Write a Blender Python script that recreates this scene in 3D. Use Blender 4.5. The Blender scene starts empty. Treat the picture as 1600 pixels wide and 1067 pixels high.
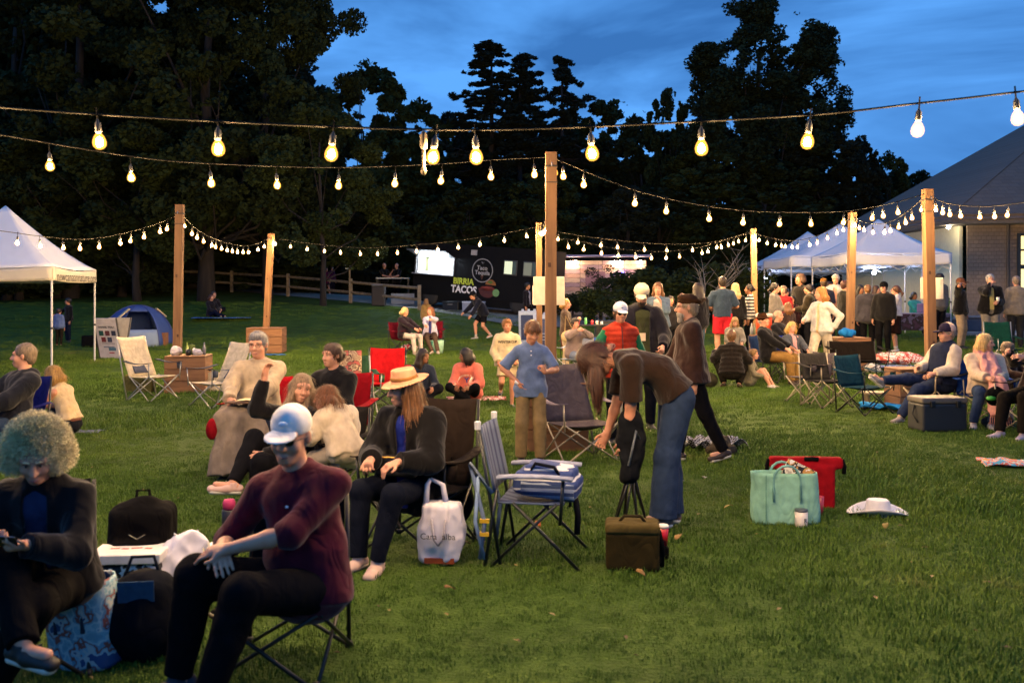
import bpy, math, random
import numpy as np
from mathutils import Vector, Matrix
sc = bpy.context.scene
C0 = sc.collection
rnd = random.Random(7)
rng = np.random.RandomState(7)
PI = math.pi
# ------------------------------------------------------------------ camera, sky, exposure
F = 1500.0; HOR = 465.0; CAMH = 1.7          # focal length in photo pixels, eye level row, eye height
cd = bpy.data.cameras.new('camera'); cam = bpy.data.objects.new('camera', cd); C0.objects.link(cam)
cam.location = (0, 0, CAMH); cam.rotation_euler = (PI/2, 0, 0)
cd.sensor_width = 36; cd.lens = 36*F/1600; cd.shift_y = -(533.5-HOR)/1600
cd.clip_end = 2000; cd.clip_start = .05
cd.dof.use_dof = True; cd.dof.focus_distance = 13.0; cd.dof.aperture_fstop = 3.0
sc.camera = cam
sc.view_settings.view_transform = 'Standard'; sc.view_settings.look = 'None'
sc.view_settings.gamma = 1; sc.view_settings.use_curve_mapping = False
sc.view_settings.exposure = 0.0
sc.cycles.use_denoising = True
try: sc.cycles.denoiser = 'OPENIMAGEDENOISE'
except Exception: pass
sc.cycles.use_light_tree = True
sc.cycles.max_bounces = 5; sc.cycles.diffuse_bounces = 3; sc.cycles.glossy_bounces = 2
sc.cycles.transmission_bounces = 3; sc.cycles.transparent_max_bounces = 6
sc.cycles.sample_clamp_indirect = 4.0; sc.cycles.sample_clamp_direct = 0
sc.cycles.caustics_reflective = False; sc.cycles.caustics_refractive = False

world = bpy.data.worlds.new('World'); sc.world = world; world.use_nodes = True
nt = world.node_tree; nt.nodes.clear(); L = nt.links.new
def N(t, tree=None, **kw):
    n = (tree or nt).nodes.new(t)
    for k, v in kw.items():
        if hasattr(n, k): setattr(n, k, v)
    return n
wo = N('ShaderNodeOutputWorld'); bg = N('ShaderNodeBackground'); L(bg.outputs[0], wo.inputs[0])
sky = N('ShaderNodeTexSky'); sky.sky_type = 'NISHITA'; sky.sun_disc = False
SUN_EL = math.radians(1.0); SUN_ROT = math.radians(200)
sky.sun_elevation = SUN_EL; sky.sun_rotation = SUN_ROT
sky.air_density = 1.6; sky.ozone_density = 6; sky.dust_density = .3
tc = N('ShaderNodeTexCoord'); mp = N('ShaderNodeMapping'); L(tc.outputs['Generated'], mp.inputs[0])
mp.inputs['Scale'].default_value = (1.0, 1.0, 3.2); mp.inputs['Rotation'].default_value = (.25, .1, .5)
n1 = N('ShaderNodeTexNoise'); n1.inputs['Scale'].default_value = 2.0; n1.inputs['Detail'].default_value = 6; n1.inputs['Roughness'].default_value = .55
n1.inputs['Distortion'].default_value = .6
L(mp.outputs[0], n1.inputs['Vector'])
rp = N('ShaderNodeValToRGB'); L(n1.outputs[0], rp.inputs[0])
rp.color_ramp.elements[0].position = .40; rp.color_ramp.elements[0].color = (0, 0, 0, 1)
rp.color_ramp.elements[1].position = .60; rp.color_ramp.elements[1].color = (1, 1, 1, 1)
mx = N('ShaderNodeMix', data_type='RGBA'); L(rp.outputs[0], mx.inputs[0])
mx.inputs[6].default_value = (.042, .175, .50, 1)      # dusk cloud deck, darker
mx.inputs[7].default_value = (.125, .43, 1.05, 1)      # thinner cloud, lighter
# a little of the physical sky on top
sm = N('ShaderNodeMix', data_type='RGBA', blend_type='ADD'); sm.inputs[0].default_value = .012
L(mx.outputs[2], sm.inputs[6]); L(sky.outputs[0], sm.inputs[7])
L(sm.outputs[2], bg.inputs[0]); bg.inputs[1].default_value = 1.0
sd = bpy.data.lights.new('sun', 'SUN'); sun = bpy.data.objects.new('sun', sd); C0.objects.link(sun)
sd.energy = .06; sd.angle = math.radians(30); sd.color = (.55, .72, 1)   # the last glow of the overcast dusk sky
sun.rotation_euler = (math.radians(50), 0, math.radians(-25))

# ------------------------------------------------------------------ place helpers
KD = [0, 16, 20, 27, 32, 38, 43, 53, 62, 75, 100, 400]
KZ = [0, 0, .06, .2, .38, .98, 1.28, 1.8, 2.35, 2.9, 3.4, 6]
def sstep(t):
    t = np.clip(t, 0, 1); return t*t*(3-2*t)
def G(x, y):
    return (np.interp(y, KD, KZ) + .24*sstep((x-4)/5)*sstep((y-17)/5)*(1-.8*sstep((y-28)/9))
            + 1.25*sstep((-x-9)/12)*sstep((y-44)/14) - .05*np.clip(x+2, -8, 6)*sstep((y-33)/5)*(1-sstep((y-47)/6)))
def depth_at(px, py):
    lo, hi = 1.5, 120
    f = lambda d: CAMH-(py-HOR)*d/F - float(G((px-800)*d/F, d))
    d = 2.0
    while d < 120 and f(d) > 0: d += .25
    a, b = d-.25, d
    for _ in range(20):
        m = (a+b)/2
        if f(m) > 0: a = m
        else: b = m
    return (a+b)/2
def gp(px, py):
    """ground point seen at photo pixel px,py"""
    d = depth_at(px, py); x = (px-800)*d/F
    return Vector((x, d, float(G(x, d))))
def gs(px, s):
    """ground point in the direction px where one metre is s photo pixels"""
    d = F/s; x = (px-800)/s
    return Vector((x, d, float(G(x, d))))
def W(px, py, s):
    return Vector(((px-800)/s, F/s, CAMH-(py-HOR)/s))

# ------------------------------------------------------------------ materials
def lin(h):
    if isinstance(h, (tuple, list)): return tuple(h)
    h = h.lstrip('#'); v = [int(h[i:i+2], 16)/255 for i in (0, 2, 4)]
    return tuple((c/12.92 if c <= .04045 else ((c+.055)/1.055)**2.4) for c in v)
MC = {}
def M(color, rough=.8, kind='plain', key=None, **kw):
    k = (str(color), rough, kind, key, tuple(sorted((a, str(b)) for a, b in kw.items())))
    if k in MC: return MC[k]
    m = bpy.data.materials.new(kind+'_material'); m.use_nodes = True
    t = m.node_tree; p = t.nodes['Principled BSDF']; c = lin(color)
    p.inputs['Roughness'].default_value = rough
    if kw.get('metal'): p.inputs['Metallic'].default_value = kw['metal']
    if 'spec' in kw: p.inputs['Specular IOR Level'].default_value = kw['spec']
    def noise(scale, detail=4, vec=None, **k2):
        n = t.nodes.new('ShaderNodeTexNoise'); n.inputs['Scale'].default_value = scale; n.inputs['Detail'].default_value = detail
        if vec is None:
            o = t.nodes.new('ShaderNodeTexCoord').outputs['Object']
            t.links.new(o, n.inputs['Vector'])
        else: t.links.new(vec, n.inputs['Vector'])
        return n.outputs[0]
    def ramp(fac, stops):
        r = t.nodes.new('ShaderNodeValToRGB'); t.links.new(fac, r.inputs[0]); cr = r.color_ramp
        while len(cr.elements) < len(stops): cr.elements.new(.5)
        for e, (q, col) in zip(cr.elements, stops): e.position = q; e.color = tuple(col)+(1,)
        return r.outputs[0]
    def bump(h, st, dist=.01):
        b = t.nodes.new('ShaderNodeBump'); b.inputs['Strength'].default_value = st; b.inputs['Distance'].default_value = dist
        t.links.new(h, b.inputs['Height']); t.links.new(b.outputs[0], p.inputs['Normal'])
    def mapping(scale, rot=(0, 0, 0)):
        o = t.nodes.new('ShaderNodeTexCoord').outputs['Object']; mpn = t.nodes.new('ShaderNodeMapping')
        mpn.inputs['Scale'].default_value = scale; mpn.inputs['Rotation'].default_value = rot
        t.links.new(o, mpn.inputs[0]); return mpn.outputs[0]
    sh = lambda f: tuple(min(1, x*f) for x in c)
    base = p.inputs['Base Color']
    if kind == 'plain':
        v = kw.get('var', .12)
        t.links.new(ramp(noise(kw.get('scale', 9)), [(.3, sh(1-v)), (.7, sh(1+v))]), base)
    elif kind == 'fabric':
        t.links.new(ramp(noise(14, 6), [(.28, sh(.78)), (.72, sh(1.15))]), base)
        wv = noise(kw.get('weave', 260), 2); fo = t.nodes.new('ShaderNodeTexNoise'); fo.inputs['Scale'].default_value = 7; fo.inputs['Detail'].default_value = 1.5; fo.inputs['Distortion'].default_value = .9
        t.links.new(mapping((1.2, 1.2, .75), (.3, .2, .4)), fo.inputs['Vector'])
        ab = t.nodes.new('ShaderNodeMath'); ab.operation = 'PINGPONG'; ab.inputs[1].default_value = .30; t.links.new(fo.outputs[0], ab.inputs[0])
        b1 = t.nodes.new('ShaderNodeBump'); b1.inputs['Strength'].default_value = .26; b1.inputs['Distance'].default_value = .10; t.links.new(ab.outputs[0], b1.inputs['Height'])
        b2 = t.nodes.new('ShaderNodeBump'); b2.inputs['Strength'].default_value = .35; b2.inputs['Distance'].default_value = .003; t.links.new(wv, b2.inputs['Height']); t.links.new(b1.outputs[0], b2.inputs['Normal']); t.links.new(b2.outputs[0], p.inputs['Normal'])
        p.inputs['Sheen Weight'].default_value = kw.get('sheen', .0)
        p.inputs['Specular IOR Level'].default_value = .06
    elif kind == 'skin':
        t.links.new(ramp(noise(22, 5), [(.3, (c[0]*.93, c[1]*.84, c[2]*.8)), (.7, sh(1.06))]), base)
        p.inputs['Subsurface Weight'].default_value = .08; p.inputs['Subsurface Scale'].default_value = .01
        p.inputs['Subsurface Radius'].default_value = (1, .3, .15)
        bump(noise(160, 3), .12, .002); p.inputs['Specular IOR Level'].default_value = .35
    elif kind == 'hair':
        t.links.new(ramp(noise(1, 5, mapping((90, 90, 9))), [(.3, sh(.45)), (.7, sh(1.5))]), base)
        bump(noise(1, 3, mapping((160, 160, 12))), .7, .006); p.inputs['Specular IOR Level'].default_value = .5
    elif kind == 'wood':
        vec = mapping(kw.get('grain', (14, 14, 1.2)))
        n = noise(1.0, 8, vec)
        t.links.new(ramp(n, [(.25, sh(.55)), (.5, sh(1)), (.75, sh(1.3))]), base)
        bump(n, .3, .006)
    elif kind == 'bark':
        vec = mapping((7, 7, 1.2)); n = noise(1.0, 8, vec)
        t.links.new(ramp(n, [(.3, sh(.5)), (.7, sh(1.4))]), base); bump(n, .9, .04)
    elif kind == 'leaf':
        t.links.new(ramp(noise(kw.get('scale', 1.1), 6), [(.25, sh(.55)), (.5, sh(1)), (.8, (c[0]*1.9, c[1]*1.45, c[2]*1.2))]), base)
        p.inputs['Specular IOR Level'].default_value = .25
    elif kind == 'canopy':
        t.links.new(ramp(noise(5, 5), [(.3, sh(.93)), (.7, sh(1))]), base)
        bump(noise(3.5, 3), .25, .03)
        tr = t.nodes.new('ShaderNodeBsdfTranslucent'); tr.inputs[0].default_value = c+(1,)
        ms = t.nodes.new('ShaderNodeMixShader'); ms.inputs[0].default_value = .28
        out = t.nodes['Material Output']
        t.links.new(p.outputs[0], ms.inputs[1]); t.links.new(tr.outputs[0], ms.inputs[2]); t.links.new(ms.outputs[0], out.inputs[0])
    elif kind == 'emit':
        p.inputs['Base Color'].default_value = c+(1,)
        p.inputs['Emission Color'].default_value = c+(1,); p.inputs['Emission Strength'].default_value = kw.get('power', 5)
    elif kind == 'stripe':      # bands along one object axis
        ax = kw.get('axis', 2); per = kw.get('period', .05); c2 = lin(kw['second']); du = kw.get('duty', .5)
        o = t.nodes.new('ShaderNodeTexCoord').outputs['Object']; s = t.nodes.new('ShaderNodeSeparateXYZ'); t.links.new(o, s.inputs[0])
        a = t.nodes.new('ShaderNodeMath'); a.operation = 'MULTIPLY'; a.inputs[1].default_value = 1/per; t.links.new(s.outputs[ax], a.inputs[0])
        f = t.nodes.new('ShaderNodeMath'); f.operation = 'FRACT'; t.links.new(a.outputs[0], f.inputs[0])
        g = t.nodes.new('ShaderNodeMath'); g.operation = 'GREATER_THAN'; g.inputs[1].default_value = du; t.links.new(f.outputs[0], g.inputs[0])
        x = t.nodes.new('ShaderNodeMix'); x.data_type = 'RGBA'; x.inputs[6].default_value = c+(1,); x.inputs[7].default_value = c2+(1,)
        t.links.new(g.outputs[0], x.inputs[0]); t.links.new(x.outputs[2], base); bump(noise(220, 2), .3, .003)
    elif kind == 'print':       # blotchy two/three colour print on cloth
        v = t.nodes.new('ShaderNodeTexVoronoi') if kw.get('cells') else None
        sc_ = kw.get('scale', 14)
        if v:
            v.inputs['Scale'].default_value = sc_; o = t.nodes.new('ShaderNodeTexCoord').outputs['Object']; t.links.new(o, v.inputs['Vector'])
            sp = t.nodes.new('ShaderNodeSeparateColor'); t.links.new(v.outputs['Color'], sp.inputs[0]); fac = sp.outputs[0]
        else: fac = noise(sc_, 3)
        cols = [c]+[lin(q) for q in kw['cols']]
        lo, hi = (0, 1) if v else (.34, .64)
        st = [(lo+(hi-lo)*i/len(cols), q) for i, q in enumerate(cols)]
        r = t.nodes.new('ShaderNodeValToRGB'); r.color_ramp.interpolation = 'CONSTANT'; t.links.new(fac, r.inputs[0]); cr = r.color_ramp
        while len(cr.elements) < len(st): cr.elements.new(.5)
        for e, (q, col) in zip(cr.elements, st): e.position = q; e.color = tuple(col)+(1,)
        t.links.new(r.outputs[0], base); bump(noise(200, 2), .3, .003)
    elif kind == 'plaid':
        c2 = lin(kw['second']); per = kw.get('period', .03)
        o = t.nodes.new('ShaderNodeTexCoord').outputs['Object']
        v = t.nodes.new('ShaderNodeTexChecker'); v.inputs['Scale'].default_value = 1/per; v.inputs['Color1'].default_value = c+(1,); v.inputs['Color2'].default_value = c2+(1,)
        t.links.new(o, v.inputs[0]); t.links.new(v.outputs[0], base)
    elif kind == 'glass':
        p.inputs['Base Color'].default_value = c+(1,); p.inputs['Transmission Weight'].default_value = .9
    MC[k] = m
    return m
def Fb(c, **k): return M(c, .9, 'fabric', **k)

# ------------------------------------------------------------------ mesh helpers
def mesh_from(name, V, Fc, mat=None, smooth=False):
    me = bpy.data.meshes.new(name)
    V = np.asarray(V, dtype=np.float32)
    if isinstance(Fc, np.ndarray):
        n = Fc.shape[1]; nf = len(Fc)
        me.vertices.add(len(V)); me.vertices.foreach_set('co', V.ravel())
        me.loops.add(nf*n); me.loops.foreach_set('vertex_index', Fc.ravel().astype(np.int32))
        me.polygons.add(nf); me.polygons.foreach_set('loop_start', np.arange(0, nf*n, n, dtype=np.int32))
        try: me.polygons.foreach_set('loop_total', np.full(nf, n, dtype=np.int32))
        except Exception: pass
        me.update(calc_edges=True)
    else:
        me.from_pydata([tuple(map(float, v)) for v in V], [], [list(f) for f in Fc])
    if smooth: me.polygons.foreach_set('use_smooth', np.ones(len(me.polygons), dtype=bool))
    if mat: me.materials.append(mat)
    me.update()
    return me
def link(name, me, parent=None, loc=(0, 0, 0), rot=(0, 0, 0), kind=None):
    o = bpy.data.objects.new(name, me); C0.objects.link(o); o.location = loc; o.rotation_euler = rot
    if parent: o.parent = parent
    if kind: o['kind'] = kind
    return o
def thing(name, label, cat, loc=(0, 0, 0), rz=0, group=None):
    o = bpy.data.objects.new(name, None); C0.objects.link(o); o.empty_display_size = .2
    o.location = loc; o.rotation_euler = (0, 0, rz); o['label'] = label; o['category'] = cat
    if group: o['group'] = group
    return o
def tag(o, label, cat, group=None):
    o['label'] = label; o['category'] = cat
    if group: o['group'] = group
    return o
class MB:
    """collects shapes of one mesh"""
    def __init__(s): s.v = []; s.f = []
    def add(s, V, Fc):
        b = len(s.v); s.v += [tuple(map(float, v)) for v in V]; s.f += [tuple(i+b for i in f) for f in Fc]; return s
    def box(s, c, d, rz=0, R=None, bev=0):
        x, y, z = d[0]/2, d[1]/2, d[2]/2
        if bev <= 0:
            P = [(sx*x, sy*y, sz*z) for sz in (-1, 1) for sx, sy in ((-1, -1), (1, -1), (1, 1), (-1, 1))]
            Fq = [(3, 2, 1, 0), (4, 5, 6, 7), (0, 1, 5, 4), (1, 2, 6, 5), (2, 3, 7, 6), (3, 0, 4, 7)]
        else:
            b = min(bev, x*.9, y*.9, z*.9); ring = []
            for (zz, ins) in ((-z, b), (-z+b, 0), (z-b, 0), (z, b)):
                X, Y = x-ins, y-ins; c_ = b if ins == 0 else b*.4
                ring.append([(-X+c_, -Y, zz), (X-c_, -Y, zz), (X, -Y+c_, zz), (X, Y-c_, zz), (X-c_, Y, zz), (-X+c_, Y, zz), (-X, Y-c_, zz), (-X, -Y+c_, zz)])
            P = [p for r in ring for p in r]; Fq = [tuple(range(7, -1, -1)), tuple(range(24, 32))]
            for k in range(3):
                for i in range(8): Fq.append((k*8+i, k*8+(i+1) % 8, (k+1)*8+(i+1) % 8, (k+1)*8+i))
        Rm = Matrix.Rotation(rz, 3, 'Z') if R is None else R
        return s.add([Rm @ Vector(p)+Vector(c) for p in P], Fq)
    def tube(s, pts, r, n=6, r2=None, cap=True):
        pts = [Vector(p) for p in pts]; m = len(pts); V = []; Fq = []
        up = None
        for i, p in enumerate(pts):
            d = (pts[min(i+1, m-1)]-pts[max(i-1, 0)]).normalized()
            if up is None or abs(up.dot(d)) > .95: up = Vector((0, 0, 1)) if abs(d.z) < .9 else Vector((1, 0, 0))
            a = d.cross(up).normalized(); b = a.cross(d); up = b
            rr = r if r2 is None else r+(r2-r)*i/max(1, m-1)
            if isinstance(r, (list, tuple)): rr = r[i]
            for k in range(n):
                t = 2*PI*k/n; V.append(p+a*math.cos(t)*rr+b*math.sin(t)*rr)
        for i in range(m-1):
            for k in range(n):
                Fq.append((i*n+k, i*n+(k+1) % n, (i+1)*n+(k+1) % n, (i+1)*n+k))
        if cap: Fq += [tuple(range(n-1, -1, -1)), tuple((m-1)*n+k for k in range(n))]
        return s.add(V, Fq)
    def lathe(s, prof, c=(0, 0, 0), n=12, R=None):
        V = []; Fq = []; m = len(prof)
        for r, z in prof:
            for k in range(n):
                t = 2*PI*k/n; v = Vector((r*math.cos(t), r*math.sin(t), z)); V.append((R @ v if R else v)+Vector(c))
        for i in range(m-1):
            for k in range(n): Fq.append((i*n+k, i*n+(k+1) % n, (i+1)*n+(k+1) % n, (i+1)*n+k))
        Fq += [tuple(range(n-1, -1, -1)), tuple((m-1)*n+k for k in range(n))]
        return s.add(V, Fq)
    def sheet(s, fn, nu, nv, th=.004, closed=False):
        """cloth grid: fn(u,v)->point, given a thickness"""
        P = np.array([[fn(i/nu, j/nv) for j in range(nv+1)] for i in range(nu+1)], dtype=float)
        du = np.gradient(P, axis=0); dv = np.gradient(P, axis=1); nn = np.cross(du, dv)
        nn /= np.linalg.norm(nn, axis=2, keepdims=True)+1e-9
        A = P+nn*th/2; Bq = P-nn*th/2; w = nv+1; o = (nu+1)*w
        V = np.concatenate([A.reshape(-1, 3), Bq.reshape(-1, 3)]); Fq = []
        for i in range(nu):
            for j in range(nv):
                q = (i*w+j, (i+1)*w+j, (i+1)*w+j+1, i*w+j+1); Fq.append(q); Fq.append(tuple(o+x for x in q[::-1]))
        for i in range(nu):
            for j in (0, nv):
                a, b = i*w+j, (i+1)*w+j; Fq.append((b, a, o+a, o+b) if j == 0 else (a, b, o+b, o+a))
        for j in range(nv):
            for i in (0, nu):
                a, b = i*w+j, i*w+j+1; Fq.append((a, b, o+b, o+a) if i == 0 else (b, a, o+a, o+b))
        return s.add(V, Fq)
    def poly(s, pts): return s.add(pts, [tuple(range(len(pts)))])
    def prism(s, pts, vec):
        n = len(pts); v = Vector(vec); P = [Vector(p) for p in pts]
        return s.add(P+[p+v for p in P], [tuple(range(n-1, -1, -1)), tuple(range(n, 2*n))]+[(i, (i+1) % n, n+(i+1) % n, n+i) for i in range(n)])
    def mesh(s, name, mat, smooth=False): return mesh_from(name, s.v, s.f, mat, smooth)
    def obj(s, name, mat, parent=None, smooth=False, loc=(0, 0, 0), rot=(0, 0, 0), kind=None):
        return link(name, s.mesh(name, mat, smooth), parent, loc, rot, kind)
def text_mesh(txt, size, mat, depth=.002, name='lettering', bold=0, res=3, spacing=1):
    cu = bpy.data.curves.new(name, 'FONT'); cu.body = txt; cu.size = size; cu.extrude = depth; cu.offset = bold
    cu.align_x = 'CENTER'; cu.align_y = 'CENTER'; cu.resolution_u = res; cu.space_character = spacing
    o = bpy.data.objects.new('t', cu); C0.objects.link(o)
    dg = bpy.context.evaluated_depsgraph_get(); me = bpy.data.meshes.new_from_object(o.evaluated_get(dg))
    bpy.data.objects.remove(o); me.materials.clear(); me.materials.append(mat); me.name = name
    return me

# ------------------------------------------------------------------ implicit surfaces
_n = rng.rand(48, 48, 48).astype(np.float32)
for ax in range(3):
    for _ in range(1): _n = (_n+np.roll(_n, 1, ax))/2
_n = (_n-_n.mean())/_n.std()*.5
def vnoise(X, Y, Z):
    X, Y, Z = np.broadcast_arrays(X, Y, Z)
    fx, fy, fz = np.floor(X), np.floor(Y), np.floor(Z)
    ix, iy, iz = fx.astype(int) % 48, fy.astype(int) % 48, fz.astype(int) % 48
    u, v, w = X-fx, Y-fy, Z-fz; u = u*u*(3-2*u); v = v*v*(3-2*v); w = w*w*(3-2*w)
    jx, jy, jz = (ix+1) % 48, (iy+1) % 48, (iz+1) % 48
    a = _n[ix, iy, iz]*(1-u)+_n[jx, iy, iz]*u; b = _n[ix, jy, iz]*(1-u)+_n[jx, jy, iz]*u
    c = _n[ix, iy, jz]*(1-u)+_n[jx, iy, jz]*u; d = _n[ix, jy, jz]*(1-u)+_n[jx, jy, jz]*u
    return (a*(1-v)+b*v)*(1-w)+(c*(1-v)+d*v)*w
A_ = lambda v: np.array(v, dtype=float)
def Cn(a, b, ra, rb=None, k=.02, w=1.0, lat=None, cut=0, op='u'):
    """tapered limb from a to b; w widens it along lat; cut=1 ends it flat at b"""
    return ('c', A_(a), A_(b), ra, ra if rb is None else rb, k, w, None if lat is None else A_(lat), cut, op)
def El(c, r, k=.02, R=None, op='u'): return ('e', A_(c), A_(r), k, np.eye(3) if R is None else np.array(R), op)
def Bx(c, hh, r=.02, k=.01, R=None, op='u'): return ('b', A_(c), A_(hh), r, k, np.eye(3) if R is None else np.array(R), op)
def _bb(p):
    if p[0] == 'c':
        m = max(p[3], p[4])*max(p[6], 1); return np.minimum(p[1], p[2])-m, np.maximum(p[1], p[2])+m
    m = np.abs(p[4] if p[0] == 'e' else p[5]) @ (p[2] if p[0] == 'e' else p[2]+p[3]); return p[1]-m, p[1]+m
def _ev(p, X, Y, Z):
    if p[0] == 'c':
        a, b = p[1], p[2]; ab = b-a; q = ab @ ab+1e-12
        x, y, z = X-a[0], Y-a[1], Z-a[2]
        tt = (x*ab[0]+y*ab[1]+z*ab[2])/q; t = np.clip(tt, 0, 1)
        x = x-t*ab[0]; y = y-t*ab[1]; z = z-t*ab[2]; m = x*x+y*y+z*z
        if p[6] != 1:
            l = x*p[7][0]+y*p[7][1]+z*p[7][2]; m = m-l*l*(1-1/p[6]**2)
        d = np.sqrt(np.maximum(m, 0))-(p[3]+(p[4]-p[3])*t)
        if p[8]: d = np.maximum(d, (tt-1)*math.sqrt(q))
        if p[8] == 2: d = np.maximum(d, -tt*math.sqrt(q))
        return d
    R = p[4] if p[0] == 'e' else p[5]; c = p[1]
    x, y, z = X-c[0], Y-c[1], Z-c[2]
    u = x*R[0, 0]+y*R[1, 0]+z*R[2, 0]; v = x*R[0, 1]+y*R[1, 1]+z*R[2, 1]; w = x*R[0, 2]+y*R[1, 2]+z*R[2, 2]
    if p[0] == 'e':
        r = p[2]; k0 = np.sqrt((u/r[0])**2+(v/r[1])**2+(w/r[2])**2); k1 = np.sqrt((u/r[0]**2)**2+(v/r[1]**2)**2+(w/r[2]**2)**2)+1e-6
        return k0*(k0-1)/k1
    h = p[2]; a, b, e = np.abs(u)-h[0], np.abs(v)-h[1], np.abs(w)-h[2]
    return np.sqrt(np.maximum(a, 0)**2+np.maximum(b, 0)**2+np.maximum(e, 0)**2)+np.minimum(np.maximum(a, np.maximum(b, e)), 0)-p[3]
def sdf(prims, h, post=None):
    lo = np.min([_bb(p)[0] for p in prims if p[-1] == 'u'], axis=0)-.02-2*h; hi = np.max([_bb(p)[1] for p in prims if p[-1] == 'u'], axis=0)+.02+2*h
    n = np.ceil((hi-lo)/h).astype(int)+1
    D = np.full(n, .5, dtype=np.float32)
    ax = [(lo[i]+h*np.arange(n[i])).astype(np.float32) for i in range(3)]
    for p in prims:
        k = {'c': p[5], 'e': p[3], 'b': p[4]}[p[0]]; a, b = _bb(p); pad = k+2.5*h+.012
        i0 = np.maximum(np.floor((a-pad-lo)/h).astype(int), 0); i1 = np.minimum(np.ceil((b+pad-lo)/h).astype(int)+1, n)
        if (i1 <= i0).any(): continue
        sl = tuple(slice(i0[i], i1[i]) for i in range(3))
        d = _ev(p, ax[0][sl[0]][:, None, None], ax[1][sl[1]][None, :, None], ax[2][sl[2]][None, None, :])
        c = D[sl]
        if p[-1] == 'u':
            hh = np.clip(.5+.5*(c-d)/max(k, 1e-4), 0, 1); D[sl] = c*(1-hh)+d*hh-k*hh*(1-hh)
        else:
            d = -d; hh = np.clip(.5-.5*(c-d)/max(k, 1e-4), 0, 1); D[sl] = c*(1-hh)+d*hh+k*hh*(1-hh)
    if post is not None:
        I = np.nonzero(np.abs(D) < 3*h+.012)
        D[I] += post(ax[0][I[0]], ax[1][I[1]], ax[2][I[2]])
    for i in range(3):
        s0 = [slice(None)]*3; s0[i] = 0; D[tuple(s0)] = .5; s0[i] = -1; D[tuple(s0)] = .5
    # surface nets
    S = D < 0; cnt = np.zeros(n-1, dtype=np.int8)
    sl = lambda o: tuple(slice(o[i], n[i]-1+o[i]) for i in range(3))
    for o in np.ndindex(2, 2, 2): cnt += S[sl(o)]
    act = (cnt > 0) & (cnt < 8); I = np.array(np.nonzero(act)); m = I.shape[1]
    idx = np.full(n-1, -1, dtype=np.int64); idx[act] = np.arange(m)
    acc = np.zeros((m, 3)); w = np.zeros(m)
    for axx in range(3):
        for o in np.ndindex(2, 2, 2):
            if o[axx]: continue
            o2 = list(o); o2[axx] = 1
            a = D[I[0]+o[0], I[1]+o[1], I[2]+o[2]]; b = D[I[0]+o2[0], I[1]+o2[1], I[2]+o2[2]]
            cr = (a < 0) != (b < 0); t = np.where(cr, a/np.where(cr, a-b, 1), 0)
            q = np.array(o, dtype=float)[None]*np.ones((m, 1)); q[:, axx] = t
            acc += q*cr[:, None]; w += cr
    V = lo+h*(I.T+acc/w[:, None]); Q = []
    for axx in range(3):
        s0 = [slice(0, None)]*3; s1 = [slice(0, None)]*3; s0[axx] = slice(0, -1); s1[axx] = slice(1, None)
        a = S[tuple(s0)]; b = S[tuple(s1)]; E = np.array(np.nonzero(a != b))
        u, v = [(1, 2), (2, 0), (0, 1)][axx]
        ok = (E[u] > 0) & (E[v] > 0) & (E[u] < n[u]-1) & (E[v] < n[v]-1); E = E[:, ok]
        def ci(du, dv):
            e = E.copy(); e[u] -= du; e[v] -= dv; return idx[e[0], e[1], e[2]]
        q = np.stack([ci(1, 1), ci(0, 1), ci(0, 0), ci(1, 0)], 1); flip = ~a[E[0], E[1], E[2]]
        q[flip] = q[flip][:, ::-1]; Q.append(q)
    return V, np.concatenate(Q)
def sobj(name, prims, h, mat, parent=None, post=None, loc=(0, 0, 0), rot=(0, 0, 0), smooth_it=1):
    V, Q = sdf(prims, h, post)
    for _ in range(smooth_it):      # relax the grid stairs
        S = np.zeros_like(V); c = np.zeros(len(V))
        for a, b in ((0, 1), (1, 2), (2, 3), (3, 0)):
            for i, j in ((a, b), (b, a)):
                S[:, 0] += np.bincount(Q[:, i], V[Q[:, j], 0], len(V)); S[:, 1] += np.bincount(Q[:, i], V[Q[:, j], 1], len(V))
                S[:, 2] += np.bincount(Q[:, i], V[Q[:, j], 2], len(V)); c += np.bincount(Q[:, i], minlength=len(V))
        V = V*.5+.5*S/np.maximum(c, 1)[:, None]
    return link(name, mesh_from(name, V, Q, mat, True), parent, loc, rot)
def wrinkle(amp, fr=16, seed=0, stretch=(1, 1, .6)):
    def f(X, Y, Z):
        n = vnoise(X*fr*stretch[0]+seed, Y*fr*stretch[1]+seed*1.7, Z*fr*stretch[2]+3.1*seed); m = vnoise(X*fr*2.3+seed, Y*fr*2.3, Z*fr*1.7)
        return amp*np.minimum(1.2*np.abs(n)-.5+.35*m, .35)
    return f
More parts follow.
